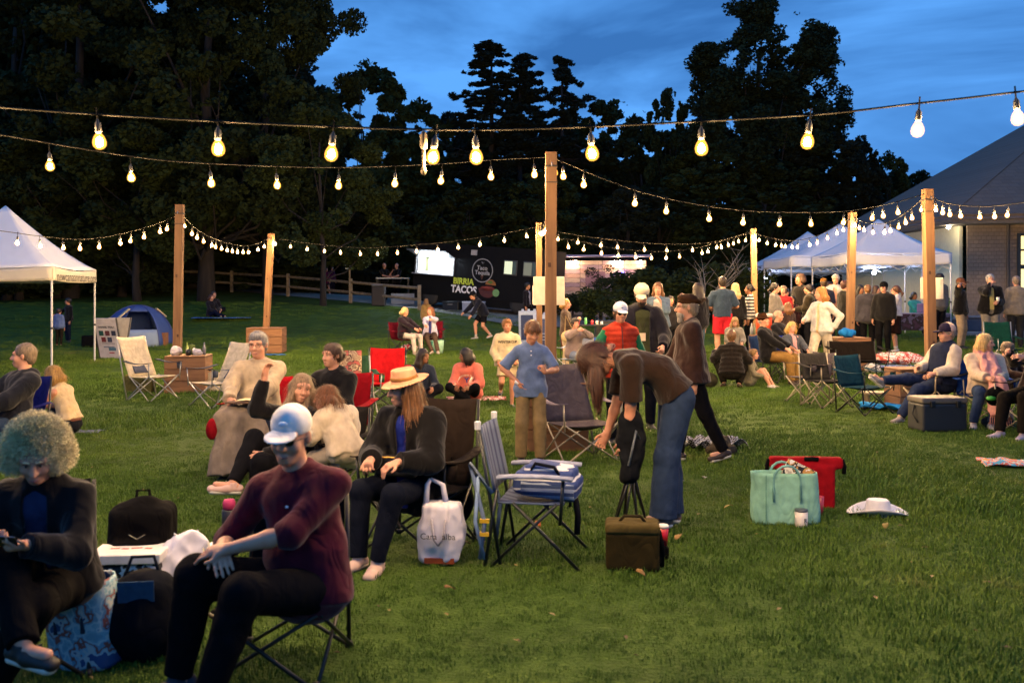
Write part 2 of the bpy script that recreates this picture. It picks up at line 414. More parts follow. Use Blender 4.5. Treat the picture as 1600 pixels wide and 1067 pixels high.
# ================================================================== the ground
xs = np.concatenate([np.linspace(-260, -45, 20), np.linspace(-40, 40, 81), np.linspace(45, 260, 20)])
ys = np.concatenate([np.linspace(-60, 0, 7), np.linspace(2, 60, 59), np.linspace(63, 600, 40)])
XX, YY = np.meshgrid(xs, ys, indexing='ij'); ZZ = G(XX, YY)
nx_, ny_ = XX.shape
V = np.stack([XX, YY, ZZ], 2).reshape(-1, 3); ii = np.arange(nx_*ny_).reshape(nx_, ny_)
Q = np.stack([ii[:-1, :-1], ii[1:, :-1], ii[1:, 1:], ii[:-1, 1:]], 2).reshape(-1, 4)
def lawn_mat(nm, cols, sc1, bs, bd):
    m = bpy.data.materials.new(nm); m.use_nodes = True; t = m.node_tree; p = t.nodes['Principled BSDF']; p.inputs['Roughness'].default_value = .9
    p.inputs['Specular IOR Level'].default_value = .15
    o = t.nodes.new('ShaderNodeTexCoord').outputs['Object']
    a = t.nodes.new('ShaderNodeTexNoise'); a.inputs['Scale'].default_value = sc1; a.inputs['Detail'].default_value = 8; a.inputs['Roughness'].default_value = .7; t.links.new(o, a.inputs['Vector'])
    r = t.nodes.new('ShaderNodeValToRGB'); t.links.new(a.outputs[0], r.inputs[0]); cr = r.color_ramp
    while len(cr.elements) < len(cols): cr.elements.new(.5)
    for e, (q, c) in zip(cr.elements, cols): e.position = q; e.color = tuple(c)+(1,)
    t.links.new(r.outputs[0], p.inputs['Base Color'])
    b = t.nodes.new('ShaderNodeTexNoise'); b.inputs['Scale'].default_value = bs; b.inputs['Detail'].default_value = 4; t.links.new(o, b.inputs['Vector'])
    bb = t.nodes.new('ShaderNodeBump'); bb.inputs['Strength'].default_value = .8; bb.inputs['Distance'].default_value = bd
    t.links.new(b.outputs[0], bb.inputs['Height']); t.links.new(bb.outputs[0], p.inputs['Normal'])
    return m
lm = lawn_mat('lawn_material', [(.25, (.022, .04, .006)), (.5, (.045, .085, .010)), (.75, (.075, .12, .018))], .9, 40, .05)
link('lawn', mesh_from('lawn', V, Q, lm, True), kind='structure')
# gravel drive
near = [(-260, 449), (-60, 447), (120, 447), (250, 449), (360, 455), (450, 463), (550, 472), (650, 483), (730, 496), (810, 511), (880, 512), (960, 500), (1060, 494), (1160, 492)]
V = []; Fq = []
for i, (px, py) in enumerate(near):
    p = gp(px, py)
    for j in range(9):
        y = p.y+j*1.05; V.append((p.x, y, float(G(p.x, y))+.03))
for i in range(len(near)-1):
    for j in range(8): Fq.append((i*9+j, (i+1)*9+j, (i+1)*9+j+1, i*9+j+1))
gm = lawn_mat('gravel_material', [(.3, (.14, .12, .10)), (.5, (.21, .19, .16)), (.7, (.30, .27, .23))], 14, 60, .02)
link('gravel_drive', mesh_from('gravel_drive', V, Fq, gm, True), kind='structure')
# grass: a patch of blades instanced over the near lawn
def patch(nb, rad, h, w, seed):
    r = np.random.RandomState(seed); V = []; Fq = []
    for _ in range(nb):
        a = r.rand()*2*PI; q = rad*math.sqrt(r.rand()); x, y = q*math.cos(a), q*math.sin(a)
        hh = h*(.5+.8*r.rand()); t = r.rand()*2*PI; ww = w*(.7+.6*r.rand()); le = hh*(.15+.75*r.rand())
        dx, dy = math.cos(t), math.sin(t); b = len(V)
        V += [(x-dy*ww/2, y+dx*ww/2, -.005), (x+dy*ww/2, y-dx*ww/2, -.005), (x+dx*le*.35-dy*ww*.4, y+dy*le*.35+dx*ww*.4, hh*.6), (x+dx*le*.35+dy*ww*.4, y+dy*le*.35-dx*ww*.4, hh*.6), (x+dx*le, y+dy*le, hh)]
        Fq += [(b, b+1, b+3, b+2), (b+2, b+3, b+4)]
    return V, Fq
def grass_mat():
    m = bpy.data.materials.new('grass_material'); m.use_nodes = True; t = m.node_tree; p = t.nodes['Principled BSDF']
    p.inputs['Roughness'].default_value = .65; p.inputs['Specular IOR Level'].default_value = .2
    g = t.nodes.new('ShaderNodeNewGeometry'); a = t.nodes.new('ShaderNodeTexNoise'); a.inputs['Scale'].default_value = .55; a.inputs['Detail'].default_value = 9; a.inputs['Roughness'].default_value = .75
    t.links.new(g.outputs['Position'], a.inputs['Vector'])
    r = t.nodes.new('ShaderNodeValToRGB'); t.links.new(a.outputs[0], r.inputs[0]); cr = r.color_ramp
    st = [(.3, (.030, .068, .008, 1)), (.47, (.064, .128, .014, 1)), (.60, (.10, .165, .022, 1)), (.72, (.17, .155, .055, 1))]
    while len(cr.elements) < 4: cr.elements.new(.5)
    for e, (q, c) in zip(cr.elements, st): e.position = q; e.color = c
    b = t.nodes.new('ShaderNodeTexNoise'); b.inputs['Scale'].default_value = 60; t.links.new(g.outputs['Position'], b.inputs['Vector'])
    mxn = t.nodes.new('ShaderNodeMix'); mxn.data_type = 'RGBA'; mxn.blend_type = 'MULTIPLY'; mxn.inputs[0].default_value = .8
    r2 = t.nodes.new('ShaderNodeValToRGB'); t.links.new(b.outputs[0], r2.inputs[0]); r2.color_ramp.elements[0].position = .35; r2.color_ramp.elements[0].color = (.5, .5, .5, 1); r2.color_ramp.elements[1].position = .65; r2.color_ramp.elements[1].color = (1.25, 1.2, 1, 1)
    t.links.new(r.outputs[0], mxn.inputs[6]); t.links.new(r2.outputs[0], mxn.inputs[7]); t.links.new(mxn.outputs[2], p.inputs['Base Color'])
    return m
V, Fq = patch(120, .17, .032, .0050, 3)
tuft = bpy.data.objects.new('grass_tuft', mesh_from('grass_tuft', V, Fq, grass_mat()))
def grass(name, d0, d1, step, scl):
    P = []; S = []
    y = d0
    while y < d1:
        hw = y*.56+1.6; x = -hw
        while x < hw:
            xx, yy = x+step*rnd.uniform(-.5, .5), y+step*rnd.uniform(-.5, .5)
            P.append((xx, yy, float(G(xx, yy)))); S.append(scl*rnd.uniform(.75, 1.3)*(.95+.45*float(vnoise(np.float64(xx*.8), np.float64(yy*.8), np.float64(3.3)))+.15*math.sin(xx*1.7+yy*.9))); x += step
        y += step
    me = bpy.data.meshes.new(name); me.from_pydata(P, [], [])
    a = me.attributes.new('size', 'FLOAT', 'POINT'); a.data.foreach_set('value', S)
    a = me.attributes.new('turn', 'FLOAT_VECTOR', 'POINT'); a.data.foreach_set('vector', [c for _ in P for c in (rnd.uniform(-.12, .12), rnd.uniform(-.12, .12), rnd.uniform(0, 6.28))])
    o = link(name, me, kind='stuff'); o['label'] = 'green lawn grass blades, ' + ('longer and closer' if d0 < 10 else 'finer and farther back'); o['category'] = 'grass'
    ng = bpy.data.node_groups.new(name, 'GeometryNodeTree')
    ng.interface.new_socket('Geometry', in_out='INPUT', socket_type='NodeSocketGeometry'); ng.interface.new_socket('Geometry', in_out='OUTPUT', socket_type='NodeSocketGeometry')
    gi = ng.nodes.new('NodeGroupInput'); go = ng.nodes.new('NodeGroupOutput'); ip = ng.nodes.new('GeometryNodeInstanceOnPoints'); oi = ng.nodes.new('GeometryNodeObjectInfo')
    oi.inputs[0].default_value = tuft
    na = ng.nodes.new('GeometryNodeInputNamedAttribute'); na.data_type = 'FLOAT'; na.inputs[0].default_value = 'size'
    nr = ng.nodes.new('GeometryNodeInputNamedAttribute'); nr.data_type = 'FLOAT_VECTOR'; nr.inputs[0].default_value = 'turn'
    l = ng.links.new; l(gi.outputs[0], ip.inputs['Points']); l(oi.outputs['Geometry'], ip.inputs['Instance']); l(nr.outputs[0], ip.inputs['Rotation']); l(na.outputs[0], ip.inputs['Scale']); l(ip.outputs[0], go.inputs[0])
    md = o.modifiers.new('scatter', 'NODES'); md.node_group = ng
grass('grass', 2.6, 12, .15, .9)
grass('grass', 12, 27, .24, 1.15)
grass('grass', 27, 40, .5, 1.5)

# ================================================================== trees
def leafcloud(name, clumps, n, size, mat, seed, gap=.0, gs_=1.0, flat=.5):
    r = np.random.RandomState(seed); cl = np.array([c[:3] for c in clumps], float); rad = np.array([(c[3:]*3)[:3] if len(c) == 4 else c[3:6] for c in [tuple(c) for c in clumps]], float)
    w = (rad.prod(1))**(2/3); w /= w.sum(); k = r.choice(len(cl), int(n*(1+gap*2)), p=w)
    d = r.randn(len(k), 3); d /= np.linalg.norm(d, axis=1, keepdims=True)
    P = cl[k]+d*rad[k]*(r.rand(len(k), 1)**.4)
    if gap > 0:
        g = vnoise(P[:, 0]*gs_, P[:, 1]*gs_, P[:, 2]*gs_) + .35*vnoise(P[:, 0]*gs_*3, P[:, 1]*gs_*3, P[:, 2]*gs_*3)
        P = P[np.argsort(-g)[:n]]
    m = len(P); a = r.randn(m, 3); a[:, 2] *= flat; a /= np.linalg.norm(a, axis=1, keepdims=True)
    b = r.randn(m, 3); b -= (b*a).sum(1, keepdims=True)*a; b /= np.linalg.norm(b, axis=1, keepdims=True)
    s = size*(.55+.9*r.rand(m, 1)); nn = np.cross(a, b)
    V = np.stack([P-a*s*.6, P-b*s*.36+nn*s*.12, P+a*s*.6, P+b*s*.36+nn*s*.12], 1).reshape(-1, 3)
    return mesh_from(name, V, np.arange(4*m).reshape(m, 4), mat)
bark = M((.026, .020, .016), .9, 'bark')
LEAF = [M((.014, .024, .005), .9, 'leaf'), M((.013, .023, .007), .9, 'leaf', key=1), M((.020, .033, .007), .9, 'leaf', key=2), M((.009, .015, .008), .9, 'leaf', key=3)]
def limb_mesh(name, H, r0, limbs, seed, top=.75):
    rr = random.Random(seed); m = MB(); pts = [(0, 0, -.3)]; x = y = 0
    for i in range(1, 8):
        x += rr.uniform(-.12, .12)*H/12; y += rr.uniform(-.12, .12)*H/12; pts.append((x, y, H*top*i/7))
    m.tube(pts, [r0*1.35]+[r0*(1-.12*i) for i in range(7)], 8)
    for e in limbs:
        t = min(.95, max(.25, (e[2]*.62)/(H*top))); i = int(t*7); p = Vector(pts[i]); e = Vector(e[:3])
        mid = p.lerp(e, .5)+Vector((rr.uniform(-.4, .4), rr.uniform(-.4, .4), -.06*H*rr.random()))
        m.tube([p, p.lerp(mid, .5)+Vector((0, 0, .1)), mid, mid.lerp(e, .5)+Vector((0, 0, .15)), e], r0*.3, 5, r2=r0*.05)
    return m.mesh(name, bark, True)
def variant(seed, H=16, Wd=9, n=26000, low=.04, size=.40, leaf=None, gap=.12):
    r = random.Random(seed); cl = []
    for i in range(115):
        t = r.random(); z = H*(low+(.93-low)*t); env = Wd/2*math.sqrt(max(.06, 1-((t-.45)/.62)**2)); a = r.random()*6.28; q = env*math.sqrt(r.random())
        cr = r.uniform(.045, .135)*Wd*(1.15-.45*t); cl.append((q*math.cos(a), q*math.sin(a), z, cr, cr, cr*.8))
    cl.append((0, 0, H*.9, Wd*.16, Wd*.16, H*.08))
    leaf = leaf or LEAF[seed % 4]
    return (limb_mesh('trunk', H, H*.018, [(c[0]*.75, c[1]*.75, c[2]*.93) for c in cl if c[2] > H*.3][:12], seed, .68), leafcloud('crown', cl, n, size, leaf, seed, gap, .55), H, Wd)
VAR = [variant(i) for i in range(5)]
def conifer(seed, H=17, Wd=8, n=34000):
    r = random.Random(seed); cl = []; m = MB(); m.tube([(0, 0, -.3), (0, 0, H*.5), (0, 0, H)], [.28, .16, .03], 7)
    z = H*.18
    while z < H*.985:
        t = z/H; L_ = Wd/2*(1-t)**.6*r.uniform(.45, 1.25)+.35
        for k in range(r.choice((3, 4, 4, 5))):
            a = r.random()*6.28; l = L_*r.uniform(.5, 1.3); e = Vector((l*math.cos(a), l*math.sin(a), z+l*r.uniform(-.32, .22))); s0 = Vector((0, 0, z))
            m.tube([s0, s0.lerp(e, .5)+Vector((0, 0, -.08*l)), e], .05, 4, r2=.012)
            for j in range(1, 6):
                c = s0.lerp(e, .2+.16*j); rr = .12+.27*(1-j/6)*(1-t)+.13*r.random(); cl.append((c.x+r.uniform(-.2, .2), c.y+r.uniform(-.2, .2), c.z-.1*l*(1-abs(j-3)/3)-.05+r.uniform(-.15, .15), rr*1.15, rr*1.15, rr*r.uniform(.35, 1)))
        z += r.uniform(.34, .8)*(1.2-.5*t)
    return (m.mesh('trunk', bark, True), leafcloud('crown', cl, n, .2, LEAF[3], seed, .0, 1, .3), H, Wd)
def put_tree(var, base, H, Wd, label, group=None, rz=None, cat='tree', name='tree'):
    t = thing(name, label, cat, base, rnd.uniform(0, 6.28) if rz is None else rz, group)
    t.scale = (Wd/var[3], Wd/var[3], H/var[2])
    link('trunk', var[0], t); link('crown', var[1], t); return t
def tree_px(var, px, s, topy, wpx, label, group=None, **k):
    b = gs(px, s); H = CAMH-(topy-HOR)/s-b.z; return put_tree(var, b, H, wpx/s, label, group, **k)
ANCH = [(-200, 'beyond the far left edge of the canopy'), (60, 'above the left white canopy'), (150, 'between the white canopy and the dome tent'), (240, 'just left of the left light post'), (330, 'just right of the left light post'), (420, 'above the short left post'), (510, 'over the walking girls'), (600, 'over the bar table'), (700, 'over the serving hatch'), (780, 'over the truck logo'), (860, 'behind the tallest post'), (950, 'over the lit trailer'), (1040, 'over the denim jacket woman'), (1130, 'over the bare tree'), (1200, 'left of the rearmost canopy'), (1290, 'over the middle canopy'), (1380, 'over the nearest right canopy'), (1480, 'by the eave of the house'), (1650, 'behind the grey roof')]
USED = {}
def place_words(kind, px, tall):
    a = min(ANCH, key=lambda q: abs(q[0]-px))[1]; l = '%s dark %s of the wood, %s' % (tall, kind, a); n = USED.get(l, 0); USED[l] = n+1
    return l+['', ', behind another', ', farthest back', ', half hidden'][min(n, 3)]
GRP = 'dark trees of the wood behind the lawn'
WOOD = 'dark leafy tree in the mass of the wood behind the drive'
for i, (px, s, ty, w) in enumerate([(-130, 30, -180, 330), (20, 31, -150, 300), (130, 29, -120, 250), (235, 27, -70, 230), (90, 35, 190, 230), (10, 36, 250, 220),
        (190, 34, 235, 200), (420, 27, 110, 210), (700, 22, 168, 100), (770, 22, 212, 110), (860, 22, 205, 140), (1005, 24, 190, 150), (1110, 27, 215, 190),
        (1290, 27, 200, 180), (1190, 28, 240, 220), (910, 26, 262, 170), (790, 27, 275, 170), (670, 26, 262, 180), (540, 28, 275, 190), (420, 31, 290, 190), (300, 30, 300, 210),
        (1030, 28, 290, 180), (735, 21, 190, 130), (815, 21, 185, 150), (905, 21, 178, 150), (1045, 22, 200, 150), (1140, 24, 205, 170), (610, 22, 190, 160), (480, 25, 95, 170), (1240, 23, 210, 150), (1330, 24, 235, 130), (370, 28, 40, 240), (60, 27, -40, 260), (-40, 25, -60, 300), (280, 24, 20, 220), (1400, 25, 262, 110), (160, 26, -20, 230), (850, 29, 262, 150), (980, 30, 285, 150), (730, 29, 290, 150), (1500, 24, 285, 120), (-60, 33, 100, 260), (1240, 25, 225, 170), (330, 25, 60, 230), (510, 26, 140, 160), (620, 25, 230, 120), (960, 22, 215, 160)]):
    tree_px(VAR[i % 5], px, s, ty, w, place_words('tree', px, 'tall' if ty < 120 else 'middling' if ty < 230 else 'low'), GRP)
tree_px(VAR[2], 572, 26, 88, 175, 'round-topped dark tree rising just right of the big left-hand tree')
tree_px(VAR[2], 655, 24, 149, 135, 'low domed tree between the round-topped tree and the spruces')
tree_px(VAR[4], 962, 23, 151, 150, 'broad domed tree right of the two spruces')
tree_px(VAR[0], 1045, 25, 131, 85, 'small pointed leafy tree left of the tall oak')
tree_px(VAR[3], 1347, 27, 206, 90, 'bushy tree just right of the tall oak above the strings')
tree_px(VAR[2], 1388, 26, 232, 75, 'short round tree stepping down towards the gable roof')
tree_px(VAR[0], 1440, 24, 262, 90, 'lowest distant tree beside the slope of the grey roof')
tree_px(VAR[3], 1560, 25, 215, 80, 'twiggy treetop peeping over the grey roof')
cA = conifer(11); cB = conifer(12, 15, 8)
tree_px(cA, 768, 25, 66, 250, 'tallest ragged spruce against the blue sky, left of the pair')
tree_px(conifer(14, 17, 7), 812, 25, 82, 190, 'slender spruce squeezed between its two neighbours')
tree_px(cB, 878, 24, 91, 200, 'thin open spruce, right of the pair, with bare whorls')
# big open tree on the left: limbs against the sky
r = random.Random(21); H = 19.5; cl = []
for i in range(150):
    z = r.uniform(3.2, 17.5); env = 6.8*math.sqrt(max(.08, 1-((z-11)/9.3)**2)); a = r.random()*6.28; q = env*(r.random()**.45)
    cl.append((q*math.cos(a), q*math.sin(a), z, r.uniform(.7, 1.6), r.uniform(.7, 1.6), r.uniform(.4, .8)))
bigleft = (limb_mesh('trunk', H, .34, [c for c in cl[::4] if c[2] < 14], 5, .8), leafcloud('crown', cl, 62000, .22, LEAF[0], 5, .35, .8), H, 13.6)
put_tree(bigleft, gs(322, 36.5), 19.5, 12.6, 'huge spreading tree with dark trunk behind the left light post', rz=.6)
put_tree(bigleft, gs(418, 35), 18.5, 7.8, 'tall open tree whose branches end the wood against the sky at upper left', rz=3.3)
put_tree(bigleft, gs(110, 35), 20, 12, 'tall dark tree above the white canopy at left', rz=5)
r = random.Random(33); cl = []
for i in range(46):
    z = r.uniform(2.2, 9.0); env = 3.6*math.sqrt(max(.1, 1-((z-5)/5)**2)); a = r.random()*6.28; q = env*(r.random()**.5)
    cl.append((q*math.cos(a), q*math.sin(a), z, .85, .85, .55))
lowtree = (limb_mesh('trunk', 9.5, .15, cl[::4], 6, .8), leafcloud('crown', cl, 34000, .18, LEAF[2], 6, .3, 1.0), 9.5, 7.2)
put_tree(lowtree, gs(505, 38), 8.4, 5.6, 'paler green tree hanging over the drive behind the short left post', rz=1)
put_tree(lowtree, gs(215, 37), 8.6, 7.6, 'mid green tree with low branches behind the white canopy', rz=2.4)
put_tree(lowtree, gs(30, 36), 7.4, 7.6, 'shadowed low tree at the far left behind the canopy roof', rz=4.1)
# tall oak on the right: three lobes
r = random.Random(44); cl = []
for (cx, cz, rx, rz_, n_) in ((0, 14.6, 2.3, 4.6, 70), (3.1, 12.6, 2.0, 3.9, 56), (-3.0, 12.6, 1.8, 2.8, 40), (.2, 9.0, 5.4, 3.4, 90), (-3.8, 9.8, 1.4, 1.2, 8), (4.4, 11, 1.2, 1.7, 12)):
    for _ in range(n_):
        a = r.random()*6.28; q = r.random()**.5; u = r.uniform(-1, 1); e = math.sqrt(1-u*u*.8)
        cl.append((cx+rx*e*q*math.cos(a), rx*.8*e*q*math.sin(a), cz+rz_*u, r.uniform(.55, 1.15), r.uniform(.55, 1.15), r.uniform(.45, .9)))
oak = (limb_mesh('trunk', 19, .38, [c for c in cl[::7] if c[2] < 15], 9, .8), leafcloud('crown', cl, 90000, .22, LEAF[1], 9, .22, 1.0), 19, 10.4)
put_tree(oak, gs(1192, 26.5), 17.6, 9.6, 'tall three-lobed oak reaching the top of the sky on the right', rz=0)
# understory bushes
bush = (lambda s: (MB().tube([(0, 0, -.1), (0, 0, 1)], .05, 5).mesh('trunk', bark), leafcloud('crown', [(random.Random(s+i).uniform(-1.1, 1.1), random.Random(s*3+i).uniform(-.9, .9), random.Random(s*7+i).uniform(.3, 1.9), .55, .55, .5) for i in range(16)], 3500, .14, LEAF[s % 3], s, .15, 1.5), 2.3, 2.8))
BV = [bush(1), bush(2), bush(3)]
for i in range(34):
    px = -250+i*54; s = 27+rnd.uniform(-1.5, 1.5)
    if 560 < px < 850: s = 28.5
    b = gs(px, s)
    put_tree(BV[i % 3], b, rnd.uniform(3.2, 5.2), rnd.uniform(3.6, 5.5), place_words('shrub', px, 'big' if i % 2 else 'small'), 'shrubs at the foot of the wood', cat='shrub', name='shrub')
for px, s, h, w, lb in ((1000, 37, 2.0, 3.4, 'dark leafy hedge bush behind the man in green shirt'), (1040, 38, 2.2, 3.2, 'tall grassy bush behind the woman in denim jacket'), (895, 37, 1.0, 2.6, 'low hedge bush in front of the lit trailer'),
        (1085, 39, 1.9, 3, 'rounded bush behind the long-haired woman in jeans'), (1130, 40, 2.4, 3.2, 'dark bush behind the man in red shorts'), (1165, 41, 2.2, 2.6, 'bush beside the post left of the canopies'), (940, 41, 1.5, 2.2, 'squat bush under the small dark tree'), (1040, 44, 1.2, 3, 'clipped low bush behind the white cap of the vest wearer')):
    put_tree(BV[1], gs(px, s), h, w, lb, cat='shrub', name='shrub')
put_tree((lowtree[0], leafcloud('crown', [(rnd.uniform(-2, 2), rnd.uniform(-2, 2), rnd.uniform(3.2, 8), 1.0, 1.0, .7) for _ in range(22)], 4200, .2, LEAF[1], 77, .2, 1), 9.5, 7.2), gs(938, 40), 2.7, 2.1, 'small dark tree standing in front of the lit trailer', rz=1)
# bare pale multi-stem tree
m = MB(); r = random.Random(3)
for k in range(9):
    a = r.uniform(0, 6.28); l = r.uniform(1.6, 3.1); e = Vector((math.cos(a)*l*.75, math.sin(a)*l*.3, l)); p = Vector((0, 0, .5)); mid = p.lerp(e, .45)+Vector((.1, 0, .25)); m.tube([p, mid, e], .05, 5, r2=.008)
    for j in range(6):
        q = mid.lerp(e, r.random()); m.tube([q, q+Vector((r.uniform(-.7, .7), r.uniform(-.3, .3), r.uniform(.1, .8)))], .012, 4, r2=.003)
m.tube([(0, 0, -.2), (0, 0, .7)], .08, 6)
tt = thing('bare_tree', 'pale leafless multi-stemmed small tree behind the crowd', 'tree', gs(1098, 42)); m.obj('trunk', M((.22, .19, .15), .9, 'bark'), tt, True)
tt.scale = (.95, .95, .95)

# ================================================================== fences
wd_grey = M((.20, .16, .11), .9, 'wood', grain=(6, 6, 6)); wd_pale = M((.34, .28, .20), .9, 'wood', grain=(6, 6, 6))
def rail_fence(pts, label, mat, h=1.05, zs=(.45, .9)):
    c = thing('rail_fence', label, 'fence', pts[0]); o = Vector(pts[0])
    pm = MB().box((0, 0, h/2-.1), (.15, .13, h+.2), bev=.02).mesh('post', mat)
    for p in pts: link('post', pm, c, Vector(p)-o, (0, 0, rnd.uniform(-.2, .2)))
    for a, b in zip(pts, pts[1:]):
        a = Vector(a)-o; b = Vector(b)-o
        for z in zs:
            MB().tube([a+Vector((0, 0, z)), a.lerp(b, .5)+Vector((0, 0, z+rnd.uniform(-.03, .03))), b+Vector((0, 0, z+rnd.uniform(-.03, .03)))], .06, 5).obj('rail', mat, c)
rail_fence([gp(x, y) for x, y in ((-60, 449), (50, 448.5), (120, 448), (190, 449), (276, 452), (362, 456), (450, 463), (548, 473), (655, 485))], 'dark two-rail fence running along the near edge of the drive', wd_grey)
rail_fence([gs(x, s) for x, s in ((60, 24.5), (140, 24.6), (223, 25), (275, 25), (328, 25), (400, 25.5))], 'pale split-rail fence on the bank beyond the drive', wd_pale, 1.15, (.4, .95))
# sign on the fence post
p = gp(548, 473); sg = thing('post_sign', 'small white notice on a slim post beside the fence rail', 'sign', p+Vector((0, -.25, 0)))
MB().box((0, 0, 1.0), (.07, .07, 2.0)).obj('post', wd_grey, sg)
for x in (-.1, .1): MB().box((x, -.05, 1.72), (.17, .012, .52)).obj('sign_face', M('#c9cdd6', .5), sg)

# ================================================================== light posts and planters
post_m = M((.20, .10, .04), .75, 'wood'); crate_m = M((.20, .095, .042), .75, 'wood', grain=(1.6, 1.6, 16)); soil = M((.05, .035, .02), 1)
def planter(base, w, h, label, yaw=0, rows=3):
    t = thing('planter_box', label, 'planter', base, yaw); bh = h/rows
    for k in range(rows):
        z = bh*(k+.5)
        if k == 0:
            ma = MB().box((0, 0, 0), (w, .035, bh-.008), bev=.006).mesh('board', crate_m); mb_ = MB().box((0, 0, 0), (.035, w-.074, bh-.008), bev=.006).mesh('board', crate_m)
        for sgn in (-1, 1):
            link('board', ma, t, (0, sgn*(w/2-.0175), z)); link('board', mb_, t, (sgn*(w/2-.0175), 0, z))
    for sx in (-1, 1):
        MB().box((sx*(w/4), 0, h+.012), (w/2-.006, w+.02, .022), bev=.005).obj('lid_board', crate_m, t)
    return t
def light_post(topx, topy, s, basepx, label, w=.14, h=None):
    base = gs(basepx, s); top = Vector(((topx-800)/s, F/s, CAMH-(topy-HOR)/s))
    t = thing('light_post', label, 'post', base, rnd.uniform(-.1, .1)); d = top-base
    m = MB(); N_ = 6
    for i in range(1): m.prism([(-w/2, -w/2, 0), (w/2, -w/2, 0), (w/2, w/2, 0), (-w/2, w/2, 0)], (d.x, d.y, d.z))
    m.obj('beam', post_m, t); MB().tube([(d.x*.97, d.y-.08, d.z-.12), (d.x*.97, d.y-.13, d.z-.12), (d.x*.97, d.y-.14, d.z-.16)], .008, 5).obj('hook', M('#8a8a8a', .4, metal=1), t)
    for q, hh_ in ((.955, .02), (.90, .012)): MB().box((d.x*q, d.y*q, d.z*q), (w+.012, w+.012, hh_)).obj('cable_tie', M((.02, .018, .016), .6), t)
    for q in (.3, .62): MB().box((d.x*q+.02*(1 if q < .5 else -1), d.y*q-w/2-.001, d.z*q), (.035, .006, .05), bev=.002).obj('knot', M((.07, .03, .012), .8), t)
    m = MB(); m.box((d.x, d.y, d.z+.004), (w+.004, w+.004, .012)); m.obj('end_cap', M((.22, .10, .045), .8), t)
    return base, top
PA = light_post(281, 321, 87, 276, 'wooden string-light post behind the beige loungers at left', .135)
PB = light_post(424, 366, 56, 414, 'far wooden string-light post on a box behind the grey-haired man', .15)
PC = light_post(861, 240, 137, 860, 'tallest wooden string-light post beside the boy in blue polo', .125)
PD = light_post(842, 349, 71, 843, 'farther wooden post seen just left of the tallest one', .12)
PE = light_post(1449, 297, 101, 1456, 'wooden string-light post behind the seated man in two-tone cap', .135)
PFp = light_post(1332, 333, 74, 1327, 'wooden string-light post in front of the nearest right canopy', .135)
PG = light_post(1177, 358, 57, 1180, 'far wooden post beside the orange drink cooler', .14)
planter(PA[0]+Vector((.22, .0, 0)), .70, .63, 'stained wooden planter box under the left post with bags on top', .12)
planter(PB[0]+Vector((.15, -.4, 0)), .95, .66, 'wooden planter box behind the grey-haired man', .1)
planter(PC[0]+Vector((.05, -.05, 0)), .68, .74, 'dark wooden planter box behind the boy and the grey lounge chair', .05)
planter(PE[0]+Vector((-.42, -.1, 0)), .50, .60, 'wooden planter box by the seated man in two-tone cap', .1)
planter(PFp[0]+Vector((-.05, .0, 0)), .72, .66, 'wooden planter box behind the dark folding table at right', .1)
planter(gs(1196, 66), .62, .60, 'wooden planter box carrying the orange cooler', .0)
white_board = M('#d9cdb8', .6)
def board(c, w, h, label, yaw=0):
    o = MB().box((0, 0, 0), (w, .012, h), bev=.003).obj('sign_board', white_board, None, loc=c, rot=(0, 0, yaw)); tag(o, label, 'sign')
board(W(858, 454.5, 133)+Vector((0, .02, 0)), .37, .335, 'blank white board fixed across the tallest post')
board(W(839.5, 461, 78), .19, .37, 'narrow blank board on the farther post, half hidden by the wider one')
board(W(1456, 450.5, 99), .36, .335, 'blank white board on the post behind the man in two-tone cap')
board(W(877, 455, 73)+Vector((0, 0, 0)), .1, .5, 'blank board edge seen right of the tallest post')

# ================================================================== string lights
cable_m = M((.012, .011, .010), .9, spec=.05); sock_m = M((.015, .015, .015), .5)
glow = bpy.data.materials.new('bulb_glow_material'); glow.use_nodes = True; t_ = glow.node_tree; t_.nodes.clear()
em = t_.nodes.new('ShaderNodeEmission'); em.inputs[0].default_value = (1, .62, .26, 1); em.inputs[1].default_value = 4700; oo = t_.nodes.new('ShaderNodeOutputMaterial'); t_.links.new(em.outputs[0], oo.inputs[0])
gl_m = bpy.data.materials.new('bulb_glass_material'); gl_m.use_nodes = True; t_ = gl_m.node_tree; t_.nodes.clear()
e_ = t_.nodes.new('ShaderNodeEmission'); e_.inputs[0].default_value = (1, .44, .06, 1); e_.inputs[1].default_value = 1.15; tr_ = t_.nodes.new('ShaderNodeBsdfTransparent'); ad_ = t_.nodes.new('ShaderNodeAddShader'); oo = t_.nodes.new('ShaderNodeOutputMaterial'); t_.links.new(e_.outputs[0], ad_.inputs[0]); t_.links.new(tr_.outputs[0], ad_.inputs[1]); t_.links.new(ad_.outputs[0], oo.inputs[0])
gl_m.cycles.emission_sampling = 'NONE'
bulb_near = MB().lathe([(.010, .045), (.015, .032), (.025, .018), (.033, .0), (.0365, -.018), (.033, -.036), (.020, -.050), (.003, -.055)], n=12).mesh('bulb', gl_m, True)
core_me = MB().lathe([(.003, .012), (.013, .004), (.019, -.012), (.019, -.024), (.013, -.036), (.003, -.040)], n=8).mesh('filament', glow, True)
sock_me = MB().lathe([(.004, .115), (.007, .1), (.017, .085), (.019, .045), (.015, .035)], n=8).mesh('socket', sock_m, True)
cord_me = MB().tube([(0, 0, .17), (0, 0, .11)], .005, 5).mesh('cord', cable_m)
